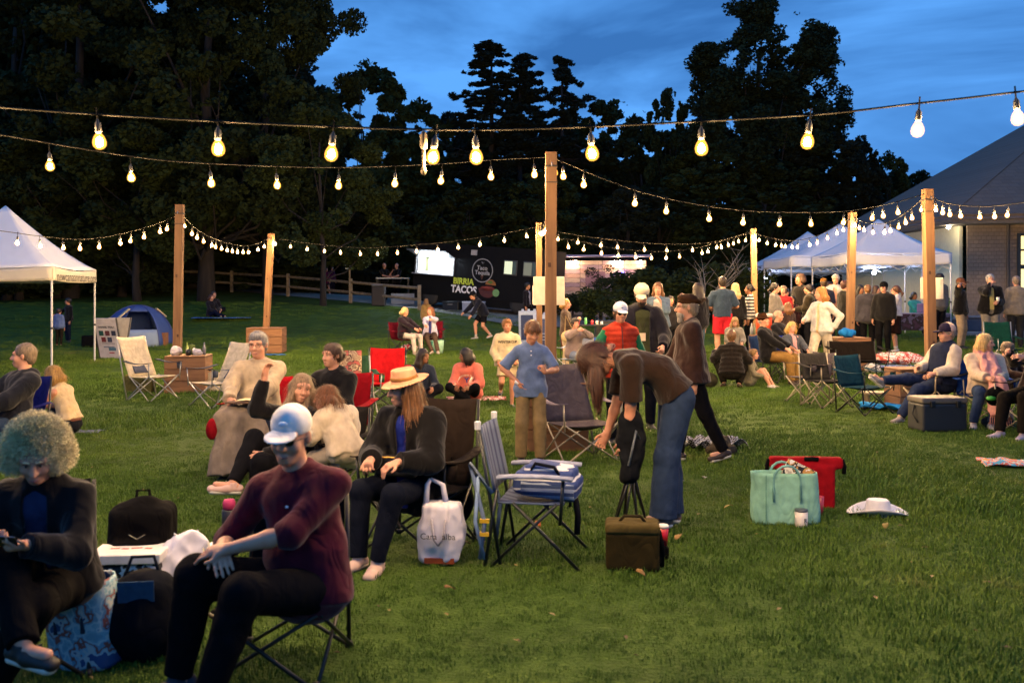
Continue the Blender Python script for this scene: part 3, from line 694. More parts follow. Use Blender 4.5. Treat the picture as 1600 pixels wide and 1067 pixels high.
def light_string(pts, bulbs, label, drop=.165, spacing=None, rad=.0065):
    P = np.array([W(*p) for p in pts]); m = len(P); tt = np.linspace(0, m-1, 24*(m-1)+1); out = []
    for t in tt:      # Catmull-Rom through the measured points
        i = min(int(t), m-2); u = t-i; p0 = P[max(i-1, 0)]; p1 = P[i]; p2 = P[i+1]; p3 = P[min(i+2, m-1)]
        out.append(.5*((2*p1)+(-p0+p2)*u+(2*p0-5*p1+4*p2-p3)*u*u+(-p0+3*p1-3*p2+p3)*u**3))
    out = np.array(out); o = Vector(out[0]); th = thing('light_string', label, 'string lights', o)
    MB().tube([Vector(p)-o for p in out[::3]] , rad, 5).obj('cable', cable_m, th, True)
    qs = []
    if spacing:
        seg = np.concatenate([[0], np.cumsum(np.linalg.norm(np.diff(out, axis=0), axis=1))]); a = spacing*.5
        while a < seg[-1]: qs.append([np.interp(a, seg, out[:, k]) for k in range(3)]); a += spacing
    else:
        pxs = 800+out[:, 0]/out[:, 1]*F; od = np.argsort(pxs)
        for b in bulbs: qs.append([np.interp(b, pxs[od], out[od, k]) for k in range(3)])
    for q in qs:
        rx, ry = rnd.uniform(-.12, .12), rnd.uniform(-.12, .12)
        b = link('bulb', bulb_near, th, Vector(q)-o+Vector((0, 0, -drop)), (rx, ry, 0)); link('socket', sock_me, b); link('cord', cord_me, b); link('filament', core_me, b)
    return th
light_string([(-700, 60, 320), (-250, 140, 300), (0, 168, 290), (340, 190, 288), (680, 203, 286), (925, 198, 284), (1262, 180, 282), (1433, 162, 280), (1600, 143, 278), (2300, 60, 275)],
    [-170, -20, 155, 341, 518, 677, 744, 925, 1096, 1262, 1434, 1590, 1760], 'nearest string of big bulbs crossing the whole top of the photo', .135)
light_string([(-420, 120, 270), (-150, 186, 230), (0, 211, 200), (207, 245, 175), (331, 256, 163), (530, 262, 150), (690, 256, 142), (770, 250, 139), (858, 246, 137)],
    [-160, -40, 78, 205, 330, 433, 529, 617, 689, 767, 835], 'string of bulbs rising from the left edge to the tallest post', .175)
light_string([(862, 246, 137), (970, 290, 128), (1050, 312, 122), (1150, 328, 116), (1250, 332, 111), (1330, 329, 106), (1400, 316, 103), (1449, 302, 101)],
    [867, 880, 912, 992, 1041, 1108, 1161, 1218, 1267, 1318, 1363, 1380, 1403], 'string of bulbs sagging from the tallest post to the right-hand post', .15)
light_string([(-350, 320, 125), (-120, 350, 108), (0, 361, 96), (60, 369, 92), (120, 374, 89), (160, 371, 88), (205, 362, 87), (250, 348, 87), (280, 335, 87)],
    [-200, -120, -50, 27, 63, 99, 125, 155, 188, 204, 225, 250, 261, 279], 'string of bulbs from the left post passing in front of the white canopy', .15)
light_string([(283, 333, 87), (300, 352, 82), (320, 366, 77), (345, 377, 71), (370, 383, 66), (395, 383, 62), (424, 371, 56)],
    [288, 300, 308, 318, 331, 337, 346, 355, 363, 371, 380, 388, 403, 413], 'short deep-sagging string between the two left posts', .15)
light_string([(424, 371, 56), (480, 380, 58), (560, 387, 61), (620, 385, 63), (700, 378, 66), (780, 366, 69), (842, 354, 71)],
    [430, 454, 480, 507, 532, 563, 590, 621, 651, 684, 716, 750, 788, 823], 'long string of bulbs in front of the food truck', .15)
light_string([(842, 354, 71), (880, 364, 70), (950, 374, 67), (1030, 381, 64), (1100, 380, 61), (1140, 372, 59), (1177, 361, 57)],
    [872, 903, 939, 965, 1007, 1042, 1082, 1120, 1154], 'upper of the two far strings left of the canopies', .15)
light_string([(862, 372, 72), (900, 376, 71), (960, 388, 68), (1030, 393, 65), (1090, 387, 62), (1140, 373, 59), (1177, 363, 57)],
    [888, 912, 940, 966, 993, 1018, 1041, 1062, 1097, 1106, 1127, 1138, 1146, 1165], 'lower of the two far strings left of the canopies', .15)
light_string([(862, 250, 137), (860, 300, 118), (856, 332, 100), (850, 350, 85), (843, 354, 71)], None, 'string of bulbs running straight back from the tallest post', .15, .62)
light_string([(1177, 362, 57), (1200, 371, 59), (1240, 376, 63), (1275, 369, 67), (1310, 352, 71), (1331, 340, 74)],
    [1179, 1186, 1199, 1212, 1221, 1227, 1238, 1246, 1265, 1277, 1293, 1308, 1318, 1328], 'string of bulbs over the two rear canopies', .15)
light_string([(1333, 338, 74), (1345, 345, 78), (1368, 350, 84), (1395, 345, 90), (1425, 325, 96), (1447, 305, 101)],
    [1336, 1343, 1350, 1364, 1382, 1391, 1404, 1415, 1425, 1440], 'short string of bulbs dipping between the two right posts', .15)
light_string([(1451, 305, 101), (1480, 318, 100), (1530, 323, 99), (1575, 320, 99), (1640, 308, 100), (1800, 270, 104)],
    [1462, 1473, 1484, 1501, 1531, 1554, 1574, 1620, 1660, 1710], 'string of bulbs running off to the right past the house wall', .15)
zp = thing('cable_plug', 'dangling white plug end hanging from the nearest string', 'plug', W(662, 205, 286))
MB().lathe([(.006, 0), (.02, -.02), (.02, -.09), (.012, -.1)], n=8).obj('connector', M((.05, .035, .02), .8), zp, True); MB().lathe([(.009, -.1), (.009, -.2), (.016, -.215), (.013, -.235), (.003, -.24)], n=8).obj('plug', M((.07, .05, .025), .8), zp, True)

# ================================================================== canopies
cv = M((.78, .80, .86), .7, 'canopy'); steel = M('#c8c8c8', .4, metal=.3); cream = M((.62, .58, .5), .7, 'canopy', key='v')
def canopy(c, w, dp, yaw, label, group, eave=2.28, peak=3.55, val=.34, vm=None, tz=(.16, .34)):
    t = thing('canopy_tent', label, 'canopy', c, yaw); 
    if group: t['group'] = group
    x, y = w/2, dp/2; cor = [(-x, -y), (x, -y), (x, y), (-x, y)]; N_ = 10
    for k in range(4):
        a, b = cor[k], cor[(k+1) % 4]
        def fn(u, v, a=a, b=b):
            r_ = 1-v; ex = a[0]+(b[0]-a[0])*u; ey = a[1]+(b[1]-a[1])*u
            z = eave+(peak-eave)*(v**1.12)-.07*math.sin(PI*u)*r_*(1-r_*.3)-.05*math.sin(PI*v)
            return (ex*max(r_, .004), ey*max(r_, .004), z)
        MB().sheet(fn, N_, N_, .004).obj('roof_panel', cv, t, True)
        nrm = Vector((b[1]-a[1], -(b[0]-a[0]), 0)).normalized()
        def fv(u, v, a=a, b=b):
            sc_ = .012*math.sin(u*34)*v
            return (a[0]+(b[0]-a[0])*u+nrm.x*(.006+sc_), a[1]+(b[1]-a[1])*u+nrm.y*(.006+sc_), eave-.004-.07*math.sin(PI*u)*(1-v*.5)-val*v)
        MB().sheet(fv, 24, 4, .003).obj('valance', vm or cv, t, True)
        # scissor truss under the edge
        m = MB(); n_ = 4
        for j in range(n_):
            for s0, s1 in ((0, 1), (1, 0)):
                p = [(a[0]+(b[0]-a[0])*(j+q)/n_, a[1]+(b[1]-a[1])*(j+q)/n_, eave-tz[0]-tz[1]*zz) for q, zz in ((0, s0), (1, s1))]
                m.tube([(px*.985, py*.985, pz) for px, py, pz in p], .011, 4)
        m.obj('truss', steel, t)
        lg = MB().box((0, 0, eave/2), (.035, .035, eave), bev=.004); l = lg.obj('leg', steel, t, loc=(a[0]*.985, a[1]*.985, 0)); MB().box((0, 0, .006), (.09, .09, .012)).obj('foot_plate', steel, l)
        MB().box((0, 0, eave*.42), (.05, .05, .05), bev=.006).obj('clamp', M('#333333', .5), l)
    return t
# left canopy: its near leg and its far leg are at px 82 and 150
a = W(82, 585, 72); b = W(150, 563, 63.5); a.z = 0; b.z = 0
dirv = (b-a).normalized(); L1_ = (b-a).length; side = Vector((-dirv.y, dirv.x, 0))
cc = (a+b)/2+side*1.55; cc.z = float(G(cc.x, cc.y))-.04
yaw = math.atan2(dirv.y, dirv.x)
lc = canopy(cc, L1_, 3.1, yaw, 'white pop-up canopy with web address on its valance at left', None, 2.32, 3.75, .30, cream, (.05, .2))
tm = text_mesh('newcanaannature.org', .20, M('#2a2a2c', .7), .001, bold=-.001, spacing=1.0)
w_ = max(v.co.x for v in tm.vertices)-min(v.co.x for v in tm.vertices); k_ = (L1_*.90)/w_
for v in tm.vertices: v.co.x *= k_; v.co.y *= 1.45
link('lettering', tm, lc, (0.05, -1.55-.03, 2.32-.22), (PI/2, 0, 0))
TENTG = 'white canopies at the right of the lawn'
canopy(gs(1372, 50.5)+Vector((.0, 0, 0)), 3.1, 3.1, .03, 'nearest white canopy on the right in front of the house wall', None, 2.5, 3.6, .33)
canopy(gs(1312, 43.5), 4.6, 3.2, .03, 'middle white canopy peeping out left of the nearest one', None, 2.45, 3.7, .33)
canopy(gs(1262, 37.5), 4.2, 3.2, .03, 'rearmost white canopy of the row of three', None, 2.2, 3.6, .33)
for px, py, s, lb in ((1197, 434, 40, 'cold white lamp under the rearmost canopy'), (1366, 426, 48, 'cold white lamp under the nearest right canopy'), (1482, 355, 46.4, 'warm lamp under the eave of the house')):
    m = MB().lathe([(.004, .06), (.04, .05), (.06, 0), (.04, -.05), (.004, -.06)], n=10).obj('lamp', M('#cfdcff', .5, 'emit', power=800) if px != 1482 else M((1, .8, .5), .5, 'emit', power=260), None, True, loc=W(px, py, s)); tag(m, lb, 'lamp')

# ================================================================== house
wall_p = M((.60, .58, .42), .7, var=.06); shing = M((.075, .062, .06), .9, 'plain', var=.35, scale=30)
def shingle_mat(nm, c, sx, sz):
    m = bpy.data.materials.new(nm); m.use_nodes = True; t = m.node_tree; p = t.nodes['Principled BSDF']; p.inputs['Roughness'].default_value = .9
    o = t.nodes.new('ShaderNodeTexCoord').outputs['Object']; mp_ = t.nodes.new('ShaderNodeMapping'); mp_.inputs['Rotation'].default_value = (PI/2, 0, 0); t.links.new(o, mp_.inputs[0])
    b = t.nodes.new('ShaderNodeTexBrick'); b.inputs['Scale'].default_value = 1; b.inputs['Brick Width'].default_value = sx; b.inputs['Row Height'].default_value = sz; b.inputs['Mortar Size'].default_value = .008
    b.inputs['Color1'].default_value = tuple(x*.93 for x in c)+(1,); b.inputs['Color2'].default_value = tuple(x*1.1 for x in c)+(1,); b.inputs['Mortar'].default_value = tuple(x*.78 for x in c)+(1,)
    t.links.new(mp_.outputs[0], b.inputs[0]); t.links.new(b.outputs[0], p.inputs['Base Color'])
    bb = t.nodes.new('ShaderNodeBump'); bb.inputs['Distance'].default_value = .02; t.links.new(b.outputs['Fac'], bb.inputs['Height']); bb.invert = True; t.links.new(bb.outputs[0], p.inputs['Normal'])
    return m
roof_m = shingle_mat('roof_shingle_material', (.11, .088, .074), .3, .14); wshing = shingle_mat('wall_shingle_material', (.19, .145, .11), .16, .13)
house = thing('house', 'grey-roofed house with cream clapboard wall at the right edge', 'house', (15.3, 32.6, 0))
ho = Vector((15.3, 32.6, 0)); gz = .3
def wall_between(a, b, z0, z1, mat, name='wall', th=.12):
    a = Vector(a); b = Vector(b); n_ = Vector((b.y-a.y, a.x-b.x, 0)).normalized()*th
    m = MB().prism([(a.x, a.y, z0), (b.x, b.y, z0), (b.x-n_.x, b.y-n_.y, z0), (a.x-n_.x, a.y-n_.y, z0)], (0, 0, z1-z0)); m.v = [tuple(Vector(v)-ho) for v in m.v]
    return m.obj(name, mat, house)
A0 = Vector((15.3, 32.6, 0)); A1 = Vector((14.7, 42.4, 0)); dv = (A1-A0).normalized(); outn = Vector((-1, 0, 0)) - dv*(Vector((-1, 0, 0)).dot(dv)); outn.normalize()
wl = wall_between(A0, A1, gz, 4.42, wall_p)
m = MB(); z = gz
while z < 4.3:   # clapboards, one proud lower edge each
    a = A0+outn*.01; b = A1+outn*.01
    m.prism([a+Vector((0, 0, z)), a+outn*.05+Vector((0, 0, z)), a+outn*.004+Vector((0, 0, z+.125))], b-a); z += .127
m.v = [tuple(Vector(v)-ho) for v in m.v]; m.obj('clapboard_siding', wall_p, house, kind='stuff')
def on_wall(d0, d1, z0, z1, th, mat, name, parent=None, off=.04):
    a = A0+dv*d0+outn*off-ho; b = A0+dv*d1+outn*off-ho
    return MB().prism([(a.x, a.y, z0), (b.x, b.y, z0), (b.x+outn.x*th, b.y+outn.y*th, z0), (a.x+outn.x*th, a.y+outn.y*th, z0)], (0, 0, z1-z0)).obj(name, mat, parent or house)
trimw = M('#cfd2c4', .6); dk = M((.02, .022, .02), .5)
on_wall(.0, .13, gz, 4.4, .03, trimw, 'corner_board')
# lit doorway under the canopies
litc = M((.75, .9, .8), .6, 'emit', power=.55)
on_wall(3.2, 5.6, gz+.1, 2.95, .04, dk, 'door_frame'); on_wall(3.45, 4.6, gz+.2, 2.75, .05, litc, 'glass_door', off=.05); on_wall(4.75, 5.4, gz+.2, 2.75, .05, M((.5, .6, .5), .6, 'emit', power=.25), 'side_light', off=.05)
on_wall(.35, .72, gz+.9, 3.3, .03, trimw, 'window_frame'); on_wall(.42, .65, gz+1, 3.2, .04, M((.28, .42, .36), .6, 'emit', power=.35), 'window_pane')
B0 = Vector((15.35, 32.35, 0)); B1 = Vector((26, 30.6, 0)); wb = wall_between(B0, B1, gz, 4.42, wshing)
bd = (B1-B0).normalized(); bn = Vector((bd.y, -bd.x, 0))
def on_b(d0, d1, z0, z1, th, mat, name, off=.01):
    a = B0+bd*d0+bn*off-ho; b = B0+bd*d1+bn*off-ho
    return MB().prism([(a.x, a.y, z0), (b.x, b.y, z0), (b.x+bn.x*th, b.y+bn.y*th, z0), (a.x+bn.x*th, a.y+bn.y*th, z0)], (0, 0, z1-z0)).obj(name, mat, house)
wf = on_b(1.55, 3.6, 1.6, 3.85, .05, dk, 'window_frame'); lw = M((1, .82, .35), .6, 'emit', power=1.3)
on_b(1.66, 2.5, 1.72, 2.65, .06, lw, 'window_pane', .012); on_b(1.66, 2.5, 2.8, 3.25, .06, lw, 'window_pane', .012); on_b(1.66, 2.5, 3.32, 3.75, .06, lw, 'window_pane', .012); on_b(2.8, 3.5, 1.72, 2.65, .06, lw, 'window_pane', .012)
p = B0+bd*1.25+bn*.07-ho; MB().tube([(p.x, p.y, gz), (p.x, p.y, 4.3)], .045, 6).obj('downpipe', M((.05, .04, .035), .6), house)
ex = [Vector(v) for v in ((14.5, 31.6, 4.35), (14.3, 44, 4.35), (33, 48, 4.35), (35, 27.6, 4.35))]; ap = Vector((24.4, 39, 10.6))
for i in range(4):
    a, b = ex[i], ex[(i+1) % 4]; n_ = (b-a).cross(ap-a).normalized()*(-.1)
    m = MB().prism([tuple(a-ho), tuple(b-ho), tuple(ap-ho)], n_); m.obj('roof', roof_m, house)
m = MB().prism([tuple(e-ho-Vector((0, 0, .22))) for e in ex], (0, 0, .1)); m.obj('soffit', M((.10, .085, .07), .8), house)
for i in range(4):
    a, b = ex[i]-ho, ex[(i+1) % 4]-ho; MB().tube([a-Vector((0, 0, .06)), b-Vector((0, 0, .06))], .07, 4).obj('gutter', M((.12, .1, .09), .6), house)
cup = thing('cupola', 'small louvred cupola on the ridge of the house at the top right corner', 'cupola', ap+Vector((-1.3, 0, -.3)))
MB().box((0, 0, .6), (1.5, 1.5, 1.6)).obj('housing', M((.2, .19, .17), .8), cup)
MB().add([(-1.25, -1.25, 1.3), (1.25, -1.25, 1.3), (1.25, 1.25, 1.3), (-1.25, 1.25, 1.3), (0, 0, 2.3), ], [(0, 1, 4), (1, 2, 4), (2, 3, 4), (3, 0, 4), (3, 2, 1, 0)]).obj('roof', roof_m, cup)
# paved terrace in front of the house
V = [gs(px, s)+Vector((0, 0, .05)) for px, s in ((1470, 50), (1760, 54), (1760, 47), (1500, 46))]
for v in V: v.z = .5
MB().prism(V, (0, 0, .10)).obj('terrace', M((.30, .30, .31), .9, var=.2), None, kind='structure')
for px, s, w, h, d_, c, lb in ((1521, 50, .9, .42, .55, '#3f4350', 'grey storage tub against the house wall between two men'), (1497, 51, .55, .38, .4, '#39424e', 'small plant pot by the canopy leg')):
    t = thing('storage_tub', lb, 'tub', gs(px, s)+Vector((0, .2, .12))); MB().box((0, 0, h/2), (w, d_, h), bev=.04).obj('body', M(c, .5), t); MB().box((0, 0, h+.03), (w+.05, d_+.05, .06), bev=.015).obj('lid', M('#6a6f78', .5), t)
pt = thing('potted_plant', 'bright green potted plant beside the canopy leg', 'plant', gs(1474, 51)+Vector((0, .1, .1)))
MB().lathe([(.16, 0), (.22, .35), (.2, .35)], n=10).obj('pot', M('#2c3138', .6), pt, True)
link('foliage', leafcloud('foliage', [(0, 0, .62, .3, .25, .3), (.1, 0, .85, .2, .2, .25)], 260, .16, M((.10, .22, .03), .6, 'leaf', key=9), 4), pt)

# ================================================================== food truck
a = W(643, 474, 36); b = W(842, 494, 38.6); e1 = (b-a).normalized(); L_ = (b-a).length; e2 = Vector((0, 0, 1)).cross(e1).normalized(); e3 = e1.cross(e2)
R3 = Matrix((e1, e2, e3)).transposed()
truck = thing('food_truck', 'black food truck with lit serving hatch and round logo', 'truck', a); truck.rotation_euler = R3.to_euler()
blk = M((.004, .004, .0045), .6, var=.2, spec=.15); bm_ = M((.35, .35, .36), .4, metal=.5)
H_ = 2.68; D_ = 2.2; w0, w1, z0, z1 = .15, 1.98, 1.36, 2.06
m = MB()
for (x0, x1, q0, q1) in ((0, w0, .45, H_), (w1, L_, .45, H_), (w0, w1, .45, z0), (w0, w1, z1, H_)): m.box(((x0+x1)/2, .04, (q0+q1)/2), (x1-x0, .08, q1-q0))
m.box((L_/2, D_/2+.04, H_-.04), (L_, D_-.09, .08)); m.box((L_/2, D_, (H_+.45)/2), (L_, .08, H_-.46)); m.box((.04, D_/2+.02, (H_+.45)/2), (.08, D_-.14, H_-.6)); m.box((L_-.04, D_/2+.02, (H_+.45)/2), (.08, D_-.14, H_-.6)); m.box((L_/2, D_/2, .5), (L_-.2, D_-.2, .08))
m.obj('body', blk, truck)
kit = MB(); kit.box((1.1, 1.3, 1.7), (2.1, .04, 1.6)); kit.box((.1, .7, 1.7), (.03, 1.2, 1.6)); kit.box((2.12, .7, 1.7), (.03, 1.2, 1.6)); kit.box((1.1, .8, .98), (2.0, 1.3, .04)); kit.obj('kitchen_interior', M('#e6e6e6', .5), truck)
MB().box((1.1, .75, 2.45), (1.7, .9, .04)).obj('ceiling_lamp', M('#e8f4ff', .5, 'emit', power=32), truck)
MB().box(((w0+w1)/2, -.14, z0-.03), (w1-w0+.12, .3, .04)).obj('serving_shelf', bm_, truck)
for q in (w0+.25, w0+.33, w1-.2): MB().box((q, .35, 1.8), (.09, .06, .7 if q < 1 else .4), bev=.01).obj('hanging_utensil', M('#7a7a55', .5), truck)
MB().box(((w0+w1)/2, -.42, z1+.16), (w1-w0+.1, .9, .03), R=Matrix.Rotation(-.3, 3, 'X')).obj('awning_flap', M((.05, .05, .05), .5), truck)
MB().box(((w0+w1)/2, -.2, z1+.04), (1.4, .05, .03)).obj('awning_lamp', M('#dff0ff', .5, 'emit', power=260), truck)
for q in (w0-.03, w1+.03): MB().box((q, -.01, (z0+z1)/2), (.05, .05, z1-z0+.1)).obj('hatch_frame', bm_, truck)
for u in (.7, .845):
    x = L_*u+.15; wf = MB().box((x+.25, -.012, 1.86), (.62, .03, .62), bev=.06).obj('window_frame', M((.05, .05, .05), .4), truck)
    MB().box((x+.16, -.035, 1.86), (.36, .02, .52), bev=.04).obj('pane', M((.55, .62, .42), .3, 'emit', power=1.0) if u < .8 else M((.2, .22, .16), .3, 'emit', power=.4), wf)
    MB().box((x+.44, -.035, 1.86), (.16, .02, .52), bev=.03).obj('pane', M((.08, .12, .1), .2), wf)
def wheel(par, x, y, z, r=.38):
    R = Matrix.Rotation(PI/2, 3, 'X'); w = MB().lathe([(r*.55, -.11), (r*.97, -.11), (r, -.06), (r, .06), (r*.97, .11), (r*.55, .11)], n=20, R=R).obj('wheel', M((.02, .02, .02), .8), par, True, loc=(x, y, z)); MB().lathe([(r*.54, -.09), (r*.5, -.02), (r*.2, -.05), (r*.15, -.09)], n=14, R=Matrix.Rotation(PI/2, 3, 'X')).obj('rim', M('#55585c', .4, metal=.6), w)
for x in (.9, L_-1.0):
    for y in (.12, D_-.12): wheel(truck, x, y, .38)
MB().box((L_/2, .3, .3), (L_*.98, .5, .3)).obj('skirt', blk, truck)
def decal(txt, size, x, z, col, bold=0, parent=None, y=-.008, sp=1, w=None):
    me = text_mesh(txt, size, M(col, .5, var=0), .003, bold=bold, spacing=sp)
    if w:
        xs_ = [v.co.x for v in me.vertices]; k = w/(max(xs_)-min(xs_))
        for v in me.vertices: v.co.x *= k
    return link('lettering', me, parent or truck, (x, y, z), (PI/2, 0, 0))
decal('BIRRIA', .36, 2.52, 1.13, '#b9c93a', .012, w=1.0); decal('TACOS', .42, 2.56, .79, '#e6e6e8', .014, w=1.25)
lx, lz = 3.40, 1.66
R = Matrix.Rotation(PI/2, 3, 'X'); me = bpy.data.meshes.new('logo_ring')
ring = MB(); V = []; n_ = 40
for r_ in (.50, .46):
    for k in range(n_): t = 2*PI*k/n_; V.append((lx+r_*math.cos(t), -.012, lz+r_*math.sin(t)))
ring.add(V, [(k, (k+1) % n_, n_+(k+1) % n_, n_+k) for k in range(n_)]); ring.obj('logo_ring', M('#8f8f90', .5), truck)
decal('Taco', .25, lx-.02, lz+.1, '#a5a5a6', .004); decal('Tequila', .24, lx, lz-.1, '#a5a5a6', .004)
MB().tube([(lx-.07, -.012, lz+.36), (lx, -.012, lz+.27), (lx+.07, -.012, lz+.36), (lx, -.012, lz+.33), (lx-.07, -.012, lz+.36)], .008, 4).obj('logo_pepper', M('#8f8f90', .5), truck)
MB().tube([(lx-.05, -.012, lz-.22), (lx, -.012, lz-.38), (lx+.05, -.012, lz-.22), (lx-.05, -.012, lz-.22)], .008, 4).obj('logo_glass', M('#8a5a48', .5), truck)
# printed dish picture: bowl, two tacos, lime cup
d1 = lambda pts, c, nm: MB().prism([(x, -.012, z) for x, z in pts], (0, -.004, 0)).obj(nm, M(c, .5), truck)
arc = lambda cx, cz, rx, rz, a0, a1, n=14: [(cx+rx*math.cos(a0+(a1-a0)*i/n), cz+rz*math.sin(a0+(a1-a0)*i/n)) for i in range(n+1)]
d1(arc(3.70, .92, .42, .38, PI, 2*PI), '#4c2018', 'dish_print'); d1([(x, z) for x, z in arc(3.70, .93, .34, .1, 0, 2*PI)], '#7c3020', 'dish_print')
MB().prism([(x, -.02, z) for x, z in arc(3.84, 1.05, .26, .26, .1, PI*.95)], (0, -.004, 0)).obj('dish_print', M('#8a5a26', .5), truck); MB().prism([(x, -.027, z) for x, z in arc(3.82, 1.2, .12, .06, 0, 2*PI)], (0, -.004, 0)).obj('dish_print', M('#4e6a24', .5), truck)
MB().prism([(x, -.03, z) for x, z in arc(4.12, .78, .16, .16, 0, 2*PI)], (0, -.004, 0)).obj('dish_print', M('#6f9a5e', .5), truck)
MB().box((2.95, -.02, 2.38), (.28, .03, .22)).obj('vent', M('#9a9a9c', .5), truck)
def cooler(c, w, d_, h, col, lid, label, yaw=0):
    t = thing('cooler', label, 'cooler', c, yaw); MB().box((0, 0, h*.42), (w, d_, h*.84), bev=.02).obj('body', M(col, .45), t); MB().box((0, 0, h*.92), (w+.02, d_+.02, h*.15), bev=.02).obj('lid', M(lid, .45), t)
    MB().box((0, -d_/2-.015, h*.66), (w*.3, .03, .04)).obj('latch', M('#777777', .5), t); return t
pz = W(708, 480, 37.3); cooler(Vector((pz.x, pz.y-.5, float(G(pz.x, pz.y))+.05)), .72, .42, .36, '#101214', '#17191c', 'black cooler on the drive under the truck lettering', -.4)
pz = W(741, 484, 37.8); cooler(Vector((pz.x, pz.y-.5, float(G(pz.x, pz.y))+.05)), .85, .45, .44, '#8a94a8', '#aeb8c8', 'pale cooler on the drive beside the black one', -.4)
# high bar table with trash bin at the left of the truck
bt = thing('bar_table', 'high bar table with a pale top beside the truck', 'table', gs(614, 34.5)); MB().box((0, 0, 1.1), (1.5, .5, .04)).obj('table_top', M('#c8ccd0', .5), bt)
for x in (-.7, .7):
    for y in (-.2, .2): MB().box((x, y, .55), (.04, .04, 1.08)).obj('leg', dk, bt)
tb = thing('trash_bin', 'dark square trash bin next to the fence post', 'bin', gs(592, 36.5)); MB().box((0, 0, .42), (.56, .5, .84), bev=.03).obj('body', M((.025, .02, .018), .7), tb); MB().box((0, 0, .88), (.6, .54, .08), bev=.03).obj('lid', M((.12, .13, .14), .6), tb)
bn_ = thing('banner_board', 'pale low banner hanging between the fence rail and the drive', 'banner', gs(628, 36.5)+Vector((0, .3, .0))); MB().box((0, 0, .35), (1.0, .02, .45)).obj('panel', M('#6d7480', .7), bn_)

# ================================================================== lit trailer behind the small tree
tl = thing('food_trailer', 'weathered plank-sided trailer lit by warm lamps behind the small tree', 'trailer', gs(942, 35)+Vector((0, .4, .25)), -.06)
plank_m = M((.34, .20, .22), .85, 'wood', grain=(3, 3, 10)); pk = [MB().box((0, 0, 0), (3.95/4-.02, .05, .2-.015), bev=.006).mesh('plank', M(c, .85, 'wood', grain=(3, 3, 12))) for c in ((.55, .36, .30), (.42, .30, .34), (.62, .48, .38))]
MB().box((0, .9, 1.1), (4, 1.7, 1.9)).obj('body', M((.12, .08, .09), .8), tl)
for r_ in range(10):
    for c_ in range(4): link('plank', pk[(r_*7+c_*5) % 3], tl, (-1.48+c_*.99, .02, .25+r_*.2))
MB().box((0, .75, 2.35), (4.4, 2.2, .08)).obj('roof', M((.28, .26, .42), .6), tl)
for x in (-1.45, -1.2, .55, .8, 1.7): MB().lathe([(.01, .05), (.05, .03), (.06, -.02), (.02, -.06)], (x, -.22, 2.08), n=8).obj('wall_lamp', M((1, .62, .34), .5, 'emit', power=260), tl)
MB().lathe([(.01, .05), (.05, .03), (.06, -.02), (.02, -.06)], (.9, -.22, 1.6), n=8).obj('blue_lamp', M('#4f50ff', .5, 'emit', power=30), tl)
MB().box((-.3, -.02, 1.3), (.9, .02, .7)).obj('menu_panel', M('#8d6a78', .6), tl)
for x in (-1.3, 1.2): wheel(tl, x, .1, .1, .36)

# dead leaves and clover heads scattered through the lawn
m = MB(); r = random.Random(91)
for i in range(200):
    y = 3.2+18*r.random()**1.4; x = r.uniform(-.55, .55)*y; z = float(G(x, y))+r.uniform(.018, .04); a = r.uniform(0, 6.28); l = r.uniform(.012, .03); ca, sa = math.cos(a)*l, math.sin(a)*l
    m.add([(x-ca, y-sa, z), (x-sa*.5, y+ca*.5, z+.008), (x+ca, y+sa, z+.004), (x+sa*.5, y-ca*.5, z+.006)], [(0, 1, 2, 3)])
o = m.obj('leaf_litter', M('#5a4a28', .8, 'print', cols=['#4a3a1c', '#6e5c34', '#332812', '#7a6a40'], scale=3), None, kind='stuff'); o['label'] = 'small dead leaves scattered through the lawn grass'; o['category'] = 'leaves'
# ================================================================== people
def fr(yaw=0, pitch=0, roll=0):
    y, p, r = map(math.radians, (yaw, pitch, roll))
    return np.array(Matrix.Rotation(y, 3, 'Z') @ Matrix.Rotation(p, 3, 'X') @ Matrix.Rotation(r, 3, 'Y'))
def nrm(v):
    v = np.array(v, float); return v/(np.linalg.norm(v)+1e-9)
def ik(a, t, l1, l2, hint):
    a, t = A_(a), A_(t); d = t-a; L0 = np.linalg.norm(d); L_m = min(max(L0, abs(l1-l2)+.02), (l1+l2)*.998); u = d/(L0+1e-9); t = a+u*L_m
    q = (l1*l1-l2*l2+L_m*L_m)/(2*L_m); hgt = math.sqrt(max(l1*l1-q*q, 0)); h = A_(hint); h = h-(h@u)*u; h = h/(np.linalg.norm(h)+1e-9)
    return a+u*q+h*hgt, t
POSE = {
 'stand': dict(pel=(0, .0, .93), fL=(.10, .0, .08), fR=(-.10, .0, .08), hL=(.25, -.06, .80), hR=(-.25, -.06, .80), tp=0),
 'sit': dict(pel=(0, .05, .53), fL=(.14, -.42, .08), fR=(-.14, -.42, .08), hL=(.13, -.30, .66), hR=(-.13, -.30, .66), tp=-10, pp=-14),
 'floor': dict(pel=(0, .0, .13), fL=(-.14, -.36, .06), fR=(.14, -.42, .06), hL=(.12, -.38, .28), hR=(-.12, -.38, .28), tp=14, pp=-4, kL=(.8, -.5, .55), kR=(-.8, -.5, .55)),
}
SK = {'fair': (.52, .27, .18), 'tan': (.42, .20, .12), 'brown': (.22, .10, .055), 'dark': (.10, .045, .028)}
